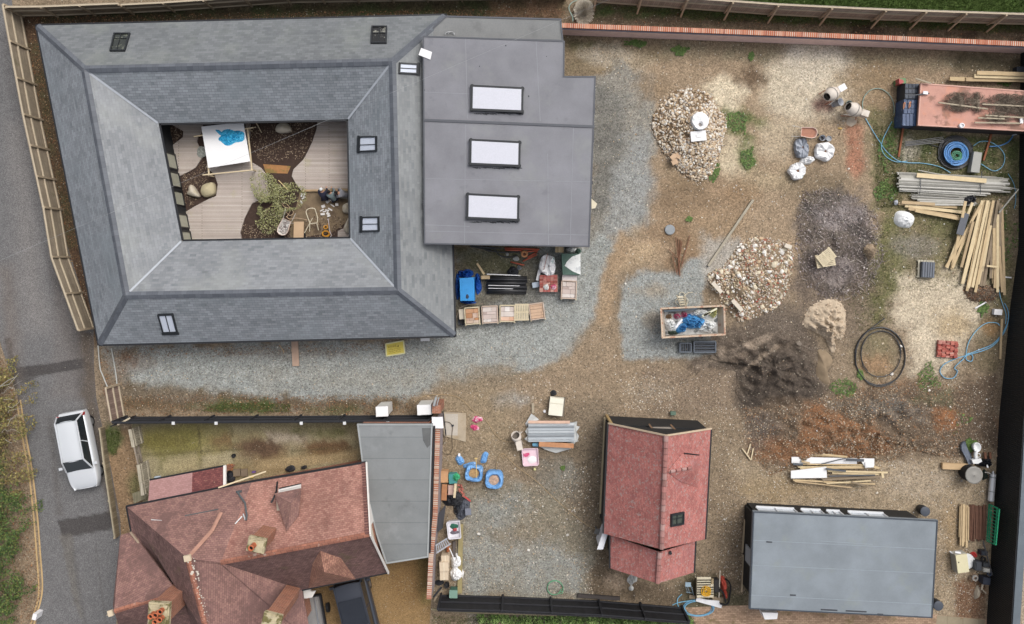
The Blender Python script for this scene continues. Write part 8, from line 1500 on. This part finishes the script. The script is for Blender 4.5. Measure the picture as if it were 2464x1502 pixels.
cc = W(*V3(380,230),.3); mb = MB(); mb.lump((cc.x,cc.y,0),.24,.42,.34,R(5),9,.6); solo(mb,'black_sack',mat('black_plastic'),'shiny black sack above the white tub','sack'); BT('red_pipe','short red pipe at the edge of the dark sack','pipe',V3(470,60),V3(545,120),.2,.08,.06,mat('red_pipe',(196,84,80)))
o = T('dark_sheet','dark flat sheet leaning against the brick garden wall','sheet',*V3(200,340),.8); mb = MB(o); mb.slab([W(*V3(155,270),1.2),W(*V3(235,170),.3),W(*V3(240,200),.3),W(*V3(205,450),.3),W(*V3(140,500),1.2)],.05); mb.build('sheet',mat('charcoal_sheet',(82,82,88),var=.1,ns=2),o)
o = T('open_tub','white rectangular tub full of green and red bits','tub',*V3(340,475),.6,0,R(5)); mb = MB(); sqw = [(x * .82,y * 1.0) for x,y in sq_]
mb.add([(x,y,.6) for x,y in sqw] + [(x * .9,y * .92,.6) for x,y in sqw] + [(x * .8,y * .84,.4) for x,y in sqw] + [(x * .78,y * .8,0) for x,y in sqw],[(k,(k + 1) % 8,8 + (k + 1) % 8,8 + k) for k in range(8)] + [(8 + k,8 + (k + 1) % 8,16 + (k + 1) % 8,16 + k) for k in range(8)] + [tuple(range(16,24))] + [(k,24 + k,24 + (k + 1) % 8,(k + 1) % 8) for k in range(8)]); mb.build('tub',mat('tub_white',(232,230,236),rough=.5),o)
for (x,y,rx,ry,m,nm) in ((0,.16,.24,.16,mat('dark_green_net',(50,110,90),var=.3,ns=9,bump=1),'netting'),(.03,-.02,.12,.14,mat('red_net',(206,96,100),var=.2,ns=9),'red_cloth'),(0,-.18,.26,.12,mat('dark_bits',(120,114,124),var=.5,ns=9),'fittings')): mb = MB(); mb.lump((x,y,.4),rx,ry,.12,0,3,.6); mb.build(nm,m,o)
o = T('small_ladder','short grey ladder bridging from the brick wall to the tub','ladder',*V3(195,665),1.2); mb = MB(o); mb.bar(W(*V3(115,660),1.6),W(*V3(255,575),.8),.06,.05); mb.bar(W(*V3(125,755),1.6),W(*V3(300,640),.8),.06,.05); mb.build('rails',pg,o); mb = MB(o)
for k in range(7): t = (k + .5) / 7; mb.bar(W(*V3(115 + 140 * t,660 - 85 * t),1.6 - .8 * t),W(*V3(125 + 175 * t,755 - 115 * t),1.6 - .8 * t),.05,.03)
mb.build('rungs',pg,o)
BT('long_sleeper','long mossy timber sleeper on the ground parallel to the garden wall','sleeper',V3(428,400),V3(412,1240),.1,.26,.15,mat('mossy_sleeper',(158,146,104),var=.2,ns=2)); BT('dark_gutter','dark gutter lying beside the mossy sleeper','gutter',V3(345,610),V3(345,800),.15,.16,.08,mat('dark_gutter',(96,88,84),var=.1)); hose('white_pipe','bent white pipe over the boxes',[V3(*q) for q in ((285,690),(310,740),(330,790),(340,830))],.03,mat('white_box'),'pipe',.6)
mb = MB(); cc = W(*V3(262,720),.3); mb.lump((cc.x,cc.y,0),.12,.2,.4,0,2,.4); solo(mb,'rusty_can',mat('orange_can',(196,120,80),var=.2,ns=5),'rusty orange can north of the cream boxes','can')
for k,(x,y,w,d,l) in enumerate(((235,830,.52,.42,'northern cream cardboard box against the wall'),(220,920,.58,.50,'middle cream cardboard box, slightly higher than the others'),(220,1030,.54,.50,'southern cream cardboard box against the wall'))): o = T('cream_box',l,'box',*V3(x,y),.6 + .1 * (k == 1),0,R(2)); mb = MB(); hh = .6 + .12 * (k == 1); mb.box(0,0,hh / 2,w * .86,d,hh); mb.build('carton',mat('cream_card',(222,204,178),var=.08,ns=3),o); mb = MB(); mb.box(0,0,hh + .002,.04,d,.006); mb.build('tape',mat('tape',(240,230,206)),o)
for k,(x,y,rx,ry,l) in enumerate(((370,870,.36,.40,'large white knotted sack beside the cream boxes'),(370,1030,.38,.46,'second white sack with a pointed tail south of the first'))): cc = W(*V3(x,y),.35); mb = MB(); mb.lump((cc.x,cc.y,0),rx,ry,.5,R(-10),k + 2,.5,9,30); solo(mb,'white_sack',bagw,l,'sack')
bucket('black bucket with a pale rim in the south-west yard corner',*V3(255,1145),.15,.3,rub); mb = MB(); cc = W(*V3(160,1130),.2); mb.lump((cc.x,cc.y,0),.26,.18,.3,0,4,.5); solo(mb,'black_sack',mat('black_sack'),'small black sack in the south-west yard corner','sack')
o = T('green_bin','small pale green lidded box at the south end of the clutter','box',*V3(335,1255),.6,0,R(-2)); mb = MB(); mb.box(0,0,.3,.4,.4,.58); mb.build('body',mat('dark_green_box',(70,110,96),rough=.5),o); mb = MB(); mb.box(0,0,.6,.46,.44,.06); mb.build('lid',mat('pale_green_lid',(132,166,152),rough=.5,var=.05),o)
for k,(a,b) in enumerate((((90,1290),(190,1170)),((100,1340),(130,1280)))): BT('dark_plank',('dark plank leaning in the wall corner','short brown plank in the wall corner')[k],'plank',V3(*a),V3(*b),.4,.1,.06,(bm3,plank_m[3])[k])
coil('green_hose','thin green garden hose coiled loosely on the gravel',1334,1415,.5,3,.02,mat('light_green_hose',(110,176,136),rough=.4),0,.95,.1,.7)
BT('dark_sleeper','dark timber sleeper lying near the south black fence','sleeper',K(2,2,470,1295),K(2,2,775,1318),.1,.2,.15,mat('dark_sleeper',(74,68,66),var=.15)); mb = MB(); P = []
cc = W(*K(2,2,870,1190),.3); mb.lump((cc.x,cc.y,0),.26,.36,.4,R(-15),5,.7,8,28); c2_ = W(*K(2,2,862,1258),.3); mb.lump((c2_.x,c2_.y,0),.15,.14,.25,0,6,.5); solo(mb,'white_rag',wht,'crumpled white cloth below the cabin\'s rear gable','cloth'); hose('bramble','thin dark stem trailing from the white cloth',[K(2,2,*q) for q in ((878,1270),(884,1300),(875,1335))],.02,mat('dark_cable'),'twig',.1)  # the trailing piece is just a thin dark stem
mb = MB(); cc = W(*K(2,2,612,838),.9); mb.box(cc.x,cc.y,.85,.26,.3,.1,R(-20)); mb.box(cc.x,cc.y,.4,.06,.06,.8); solo(mb,'flood_lamp',mat('lamp_grey',(110,110,108),rough=.5,var=.1),'small grey work lamp on a stand at the end of the long cable','lamp')
# pallets with yellow hose, cultivator, sawhorse, blue hose
def V7(x,y): return ((1600 + x * .12175) * .9856,(1380 + y * .12175) * .9856)
o = T('pallet_stack','stack of pale pallets carrying a yellow hose','pallets',*V7(985,470),.5); mb = MB(o)
for k in range(8): mb.bar(W(*V7(830,275 + k * 48),.65),W(*V7(1165 if k > 2 else 1110,272 + k * 48),.65),.2,.04)
mb.build('top_slats',mat('pallet_cream',(216,206,180),var=.1,ns=4),o); mb = MB(o)
for k in range(4): mb.bar(W(*V7(840 + k * 100,270),.55 - .004 * k),W(*V7(840 + k * 100,640),.55 - .004 * k),.12,.14); mb.bar(W(*V7(840 + k * 100,270),.2 - .004 * k),W(*V7(840 + k * 100,640),.2 - .004 * k),.12,.3)
mb.build('bearers',mat('pallet_side',(170,152,120),var=.1),o)
coil('yellow_hose','bright yellow hose heaped on the pale pallet stack',*V7(1010,520),.28,7,.018,mat('yellow_hose',(236,180,40),rough=.4),.68,1.1,.2,.2)
o = T('folding_stool','blue-grey folding trestle standing west of the pallet stack','trestle',*V7(680,470),.5); mb = MB(o); mb.bar(W(*V7(600,385),.7),W(*V7(710,390),.7),.24,.05); mb.build('top',mat('bluegrey_metal',(150,172,186),rough=.5),o)
for a,b in (((600,400),(650,560)),((640,420),(690,560)),((710,400),(770,600)),((620,540),(740,560))): mb = MB(o); mb.tube([W(*V7(*a),.68),W(*V7(*b),.05)],.02,5); mb.build('leg',mat('bluegrey_metal'),o)
o = T('garden_machine','red-orange garden machine with black hoses beside the pallet stack','machine',*V7(1390,480),.4); mb = MB(o); cc = W(*V7(1380,400),.3); mb.lump((cc.x,cc.y,0),.22,.42,.55,R(12),2,.15,8,26,2.4,2.4); cc = W(*V7(1420,620),.3); mb.lump((cc.x,cc.y,0),.14,.3,.4,R(5),3,.15); mb.build('housing',mat('red_machine',(206,90,74),rough=.45,var=.1),o); mb = MB(o); mb.tube(curve([W(*V7(*q),.35) for q in ((1400,270),(1480,340),(1510,450),(1490,600),(1470,740),(1400,790),(1300,770))],5),.05,7); mb.tube(curve([W(*V7(*q),.5) for q in ((1290,480),(1350,540),(1390,640),(1410,750))],5),.05,7); mb.build('hoses',rub,o); mb = MB(o); mb.tube([W(*V7(1297,110),.6),W(*V7(1275,640),.3)],.035,6); mb.build('handle',mat('pale_handle',(206,196,180)),o)
mb = MB(o); cc = W(*V7(1220,400),.3); mb.box(cc.x,cc.y,.25,.3,.7,.4,.05); mb.build('engine',mat('engine_dark',(50,48,48),var=.2,ns=8),o)
for k,(a,b,w,m,l) in enumerate((((680,630),(800,640),.2,plank_m[3],'tan board end west of the pallet stack'),((1150,680),(1360,700),.28,plank_m[3],'tan board under the garden machine'),((820,680),(1330,820),.24,mat('white_box'),'white plastic strip at the foot of the pallet stack'),((1000,720),(1280,740),.16,mat('white_box'),'torn white sheet south-east of the pallet stack'))): BT('offcut',l,'board',V7(*a),V7(*b),.1 + .03 * k,w,.05,m)
coil('blue_hose','blue hose coiled on the block paving',*V7(860,850),.9,4,.024,mat('mid_blue_pipe'),.02,.52,.1,.85); hose('blue_hose','blue hose end curling away over the black fence corner',[V7(*q) for q in ((820,690),(640,715),(450,745),(340,800))],.026,lbp); hose('blue_hose','second blue hose end arching up from the paving',[V7(*q) for q in ((530,580),(450,660),(440,770),(500,870),(620,900))],.026,lbp)
# ---- south-east area
random.seed(81)
wb_m = mat('white_sheet_board',(246,246,246),var=.03,rough=.5)
for k,(q,z,l) in enumerate((([(170,300),(640,310),(640,350),(170,345)],.3,'white sheet board at the west end of the timber pile'),([(660,310),(765,312),(765,375),(700,380)],.35,'white sheet board at the north-east of the timber pile'),([(165,400),(420,370),(425,450),(165,455)],.38,'white sheet board at the south-west of the timber pile'),([(700,340),(765,345),(760,375),(700,372)],.42,'small white board end on the timber pile'))): mb = MB(); mb.slab([W(*K(2,3,*p),z) for p in q],.04); solo(mb,'white_sheet_board',wb_m,l,'board')
tp = [((200,262),(560,298),0,.1),((210,275),(570,300),0,.12),((150,320),(500,322),3,.09),((250,345),(520,330),2,.1),((190,350),(720,358),0,.07),((215,372),(700,370),2,.08),((230,382),(780,375),0,.09),((155,420),(320,392),3,.16),((430,400),(860,412),2,.09),((460,415),(830,425),2,.1),((400,430),(760,432),3,.08),((380,450),(770,452),3,.14),((390,465),(820,440),3,.1),((180,465),(640,490),0,.08),((190,475),(600,520),1,.07),((400,480),(770,495),0,.07),((420,490),(740,470),2,.06),((760,370),(800,380),0,.12),((820,415),(828,450),2,.12),((240,330),(300,345),1,.1),((600,480),(700,505),3,.08)]
for k,(a,b,m,w) in enumerate(tp): BT('mixed_timber','length of timber in the mixed pile of boards north of the black shed','timber',K(2,3,*a),K(2,3,*b),.12 + .015 * k + (.08 if k % 4 == 0 else 0),w,.05,plank_m[m],group='timbers in the mixed pile')
for k,(a,b,w,l) in enumerate((((385,350),(560,308),.05,'thin dark strip lying over the white board on the timber pile'),((560,318),(690,325),.14,'dark grey strip on the north-east of the timber pile'),((180,350),(250,355),.12,'short dark offcut at the west end of the timber pile'),((415,385),(560,402),.1,'dark strip in the middle of the timber pile'),((440,438),(770,430),.07,'long dark strip along the south of the timber pile'))): BT('dark_strip',l,'strip',K(2,3,*a),K(2,3,*b),.5,w,.04,mat('dark_strip',(84,88,94),rough=.6))
o = T('a_frame','pale timber A-frame lying on the dirt west of the leafy mound','frame',*K(2,2,1700,260),.1)
for a,b in (((1655,238),(1715,318)),((1715,205),(1692,280)),((1735,238),(1718,322))): mb = MB(o); mb.bar(W(*K(2,2,*a),.08),W(*K(2,2,*b),.1),.06,.05); mb.build('bar',tim,o)
def V8(x,y): return ((2280 + x * .11983) * .9856,(1060 + y * .11983) * .9856)
def V9(x,y): return ((2280 + x * .189) * .9856,(1240 + y * .189) * .9856)
BT('sleeper','pale timber sleeper pointing west from the grey drum','timber',V8(160,645),V8(690,665),.15,.34,.2,mat('pale_sleeper',(206,176,136),var=.12,ns=3))
o = T('lidded_drum','dark drum with a round grey lid beside the toilet pan','drum',*V8(815,835),.85); mb = MB(); mb.lathe([(.42,0),(.45,.1),(.45,.8),(.43,.85)],None,28); mb.build('barrel',rub,o,True); mb = MB(); mb.lathe([(.49,.84),(.49,.88),(.44,.9),(.38,.885),(.02,.895),(.005,.91)],None,30,cap=False); mb.build('lid',mat('drum_lid',(150,148,142),var=.06,rough=.5),o,True)
o = T('toilet','discarded white toilet pan and cistern lying by the grey drum','toilet',*V8(870,400),.3); mb = MB(o); c = W(*V8(870,265),.3); mb.lathe([(.14,0),(.2,.2),(.22,.38),(.19,.4),(.15,.3),(.005,.28)],MT((c.x,c.y,0)) @ Matrix.Scale(1.25,4,(0,1,0)),24,cap=False); mb.build('bowl',mat('porcelain',(248,250,250),rough=.2,var=.01,fine=0),o,True); mb = MB(o); c = W(*V8(880,550),.3); mb.slab([W(*V8(*q),.4) for q in ((775,525),(870,510),(960,500),(985,560),(900,605),(805,605))],.35); mb.build('cistern',mat('porcelain'),o); mb = MB(o); mb.tube(curve([W(*V8(*q),.3) for q in ((870,330),(850,420),(860,500))],4),.1,10); c = W(*V8(905,430),.3); mb.lathe([(.1,.28),(.12,.34),(.08,.34)],MT((c.x,c.y,0)),16,cap=False); mb.build('outlet',mat('porcelain'),o,True)
o = T('blue_tarp_roll','slate-blue rolled tarpaulin lying north-west of the drum','tarpaulin',*V8(660,390),.2); mb = MB(o); mb.slab([W(*V8(*q),.2 + .06 * (i % 2)) for i,q in enumerate(((590,180),(640,150),(680,280),(760,420),(790,600),(710,620),(650,480),(570,330),(560,240)))],.16); mb.build('roll',mat('slateblue_tarp',(108,116,130),var=.2,ns=3,rough=.6,bump=1,bs=6),o)
for k,(x,y,rx,ry,h_,l) in enumerate(((1000,620,.3,.2,.5,'black plastic junk between toilet and wall'),(1120,590,.3,.3,.5,'black folded plastic against the black wall'),(1080,850,.16,.3,.4,'dark green plastic scrap behind the drum'))): c = W(*V8(x,y),.3); mb = MB(); mb.lump((c.x,c.y,0),rx,ry,h_,0,k,.6); solo(mb,'dark_junk',(mat('black_plastic'),mat('black_plastic'),mat('dark_green_junk',(50,66,60),rough=.5,bump=1))[k],l,'plastic')
c = W(*V8(1100,665),.6); mb = MB(); mb.rock((c.x,c.y,.55),.08,True); solo(mb,'white_ball',mat('porcelain'),'small white ball on the black plastic','ball')
for k,(x,l) in enumerate(((1040,'brown bucket fragment north of the black plastic'),(1140,'second brown fragment beside the wall'))): BT('rusty_bracket',l,'bracket',V8(x,370),V8(x + 10,500),.2,.12,.1,rsb)
o = T('gas_cylinder','long shiny silver cylinder lying at the foot of the black wall','cylinder',*V8(1190,1080),.25); mb = MB(o); a,b = W(*V8(1200,860),.25),W(*V8(1160,1340),.25); d = (b - a).normalized(); mb.tube([a - d * .12,a - d * .1,a,b,b + d * .06],.17,18); q = mb; chrome = mat('chrome',(226,228,230),metal=.35,rough=.22,var=.04,spec=.6); mb.build('tank',chrome,o,True); mb = MB(o); mb.tube([a - d * .1,a - d * .3],.11,14,r2=.03); mb.build('neck',chrome,o,True); mb = MB(o); 
for t in (.02,.62): p = a.lerp(b,t); mb.tube([p,p + d * .03],.185,16)
mb.build('bands',mat('dark_band',(80,82,84),metal=.5,rough=.4),o); hose('grey_hose','short grey hose curling from the silver cylinder neck',[V8(*q) for q in ((1030,775),(1080,780),(1140,800))],.03,galv,'hose',.3)
# timber and rusted bars stack, green barrier
for k,(x0,x1,y0,y1,w) in enumerate(((338,325,20,375,.06),(365,345,0,485,.14),(385,370,0,495,.12),(405,395,10,440,.14),(430,418,15,510,.12),(445,440,30,420,.08))): BT('fence_rail','brown fence rail in the upright bundle beside the rusty bars','rail',V9(x0,y0 - 45),V9(x1,y1),.15 + .04 * (k % 3),w,.08,(plank_m[0],plank_m[1])[k % 2],group='brown rails beside the rusty bars')
for k in range(13): x = 460 + k * 17; BT('rusty_rod','rusty rod in the parallel bundle near the green barrier','rod',V9(x + RU(-4,8),-45 + RU(0,30)),V9(x - 6 + RU(-8,8),415 + RU(-30,20)),.08 + .03 * (k % 3),.07,.06,mat('rusty_rod',(116,82,66),var=.2,ns=5),group='rusty rods near the green barrier')
o = T('plastic_barrier','bright green slotted plastic barrier leaning against the black wall','barrier',*V9(765,230),.6); gm_ = mat('barrier_green',(52,178,130),rough=.5,var=.06); A_,B_,C_,D_ = [W(*V9(*q),z) for q,z in (((715,-45),.2),((845,20),1.1),((800,480),1.1),((685,430),.2))]
mb = MB(o)
for p,q in ((A_,B_),(B_,C_),(C_,D_),(D_,A_)): mb.bar(p,q,.06,.05)
for t in (.22,.8): mb.bar(A_.lerp(B_,t),D_.lerp(C_,t),.05,.05)
mb.build('frame',gm_,o); mb = MB(o)
for k in range(10): t = (k + 1) / 11; mb.bar(A_.lerp(D_,t),B_.lerp(C_,t),.05,.03)
mb.build('slats',gm_,o)
BT('black_pole','thin black pole leaning on the black wall south of the green barrier','pole',V9(635,430),V9(755,870),.9,.05,.05,bm3,.9)
o = T('fridge','old cream fridge lying on its back','fridge',*V9(368,720),.6,0,R(8)); mb = MB(); mb.box(0,0,.28,.66,1.05,.54); mb.build('cabinet',mat('fridge_side',(200,200,190),rough=.5,var=.05),o); mb = MB(); mb.box(0,0,.58,.64,1.02,.06); mb.build('door',mat('fridge_door',(230,222,184),rough=.4,var=.04),o); mb = MB(); mb.box(-.2,.1,.62,.05,.06,.02); mb.build('latch',rub,o)
c = W(*V9(465,700),.3); mb = MB(); mb.lathe([(.42,.1),(.44,.2),(.3,.22),(.005,.22)],MT((c.x - .1,c.y,0)),26,cap=False); solo(mb,'round_table_top',wht,'white round disc half hidden behind the cream fridge','disc')
BT('white_stick','white stick poking out north-west of the fridge','stick',V9(205,560),V9(255,600),.3,.06,.05,mat('white_box')); BT('white_offcut','short white offcut on the fridge\'s north edge','offcut',V9(275,572),V9(345,580),.6,.1,.04,mat('white_box'))
junk = [('black_box',580,755,.38,.62,.5,'black equipment box east of the fridge',mat('equip_dark',(66,70,76),rough=.5)),('black_crate',655,590,.4,.3,.4,'black crate near the thin black pole',cr),('grey_drum',680,740,.4,.3,.4,'dark grey tank beside the equipment box',mat('dark_tank',(74,78,82),rough=.5)),('white_bowl',685,810,.4,.26,.5,'dirty white bowl by the wall',mat('dirty_white',(206,204,196),rough=.5)),('blue_black_crate',685,950,.44,.5,.5,'flat blue-black box below the clutter',mat('blueblack',(60,66,80),rough=.5))]
for nm,x,y,w,d,h_,l,m in junk: c = W(*V9(x,y),h_); mb = MB(); mb.box(c.x,c.y,h_ / 2,w * .9,d * .8,h_,R(-5)); mb.box(c.x,c.y,h_,w * .7,d * .6,.06,R(-5)); solo(mb,nm,m,l,'box')
c = W(*V9(545,625),.3); mb = MB(); mb.lump((c.x,c.y,0),.2,.16,.35,0,2,.4); solo(mb,'red_can',mat('red_plastic',(206,70,66),rough=.4,var=.1),'bright red fuel can among the dark clutter','can')
for k,(x,y,r0,l) in enumerate(((640,665,.15,'black wheel north of the tank'),(530,905,.17,'grey wheel hub below the equipment box'),(715,850,.13,'blue-grey wheel by the dirty bowl'))): c = W(*V9(x,y),.3); mb = MB(); mb.lathe([(r0 * .5,-.05),(r0,-.05),(r0 * 1.05,0),(r0,.05),(r0 * .5,.05)],MT((c.x,c.y,.3)),20,cap=False); solo(mb,'wheel_scrap',(rub,dirty,mat('bluegrey_rubber',(70,82,104)))[k],l,'wheel')
c = W(*V9(590,1120),.3); mb = MB(); mb.lump((c.x,c.y,0),.16,.42,.3,R(-12),3,.3,8,24); mb.tube([W(*V9(615,1060),.3),W(*V9(630,985),.35)],.05,8); mb.tube([W(*V9(630,1060),.2),W(*V9(675,1105),.2)],.04,7); solo(mb,'pale_vacuum',mat('grimy_cream',(196,184,164),var=.1,rough=.5),'grimy cream vacuum-like tool lying by the black wall','tool')
for k,(x,y,l) in enumerate(((2226,1231,'round black water butt at the north-east corner of the shed'),(2258,1458,'round black water butt at the south-east corner of the shed'))): o = T('water_butt',l,'barrel',x,y,.6); mb = MB(); mb.lathe([(.22,0),(.27,.2),(.27,.5),(.25,.6)],None,24); mb.build('barrel',mat('butt_side',(44,48,52),rough=.5),o,True); mb = MB(); mb.lathe([(.27,.58),(.275,.62),(.25,.63),(.005,.63)],None,24,cap=False); mb.build('lid',mat('butt_lid',(78,84,94),rough=.5,var=.05),o,True)
mb = MB(); c = W(1620,995,.2); mb.box(c.x,c.y,.12,.3,.2,.22); solo(mb,'green_tool',mat('dull_green',(96,120,104),rough=.5),'small dull green box north of the red-roofed cabin','box')
# lane side and mossy yard small things
o = T('post_marker','small white marker post at the foot of the verge in the south-west','post',*K(2,0,262,1440),.4); mb = MB(); mb.box(0,0,.3,.22,.34,.6,R(-15)); mb.build('post',mat('white_box'),o)
for k,(x,y,r0,l) in enumerate(((562,1097,.11,'small black plant pot alone in the mossy yard'),)): bucket(l,x,y,r0,.2,rub,nm='plant_pot')
for k,(x,y,w,d,l,m) in enumerate(((Hc(1575,165)[0],Hc(1575,165)[1],.6,.34,'dark grey tarpaulin bundle by the tiled eaves','black_sack'),(Hc(1690,150)[0],Hc(1690,150)[1],.36,.2,'small dark bundle next to the larger one by the tiled eaves','black_sack'),(Hc(1055,235)[0],Hc(1055,235)[1],.55,.65,'black bin liner pile beside the lean-to barge','black_sack'))): c = W(x,y,.2); mb = MB(); mb.lump((c.x,c.y,0),w / 1.9,d / 1.9,.35,R(10),k,.5); solo(mb,'dark_bundle',mat(m),l,'bundle')
o = T('prop_pole','long cream pole sloping over the clutter between lean-to and main roof','pole',*Hc(1200,240),2.6); mb = MB(o); mb.bar(h(960,320,3.6),h(1370,180,2.6),.07,.05); mb.build('pole',tim,o)
for k,(x,y,w,d,l,m) in enumerate(((1265,185,.18,.1,'small purple item on the yard paving',(120,92,150)),(1245,225,.2,.1,'small yellow item on the yard paving',(226,196,90)),(1060,145,.3,.34,'orange-brown flower pot by the lean-to',(206,140,96)),(1120,190,.4,.4,'grey-brown paving slab stood by the lean-to',(140,124,104)),(1185,190,.36,.4,'second grey-brown paving slab by the lean-to',(132,116,98)))): c = W(*Hc(x,y),.1); mb = MB(); mb.box(c.x,c.y,.08,w,d,.14,R(5)); solo(mb,'yard_item',mat('yard_item_%d' % (1 if 0 else 0) if False else 'yard_' + l.split()[1],m),l,'item')
mb = MB(); c = W(*Hc(440,228),.1); mb.box(c.x,c.y,.1,.34,.1,.12,R(8)); solo(mb,'blue_item',mat('pale_blue_case'),'pale blue strip beside the lean-to roof','item')
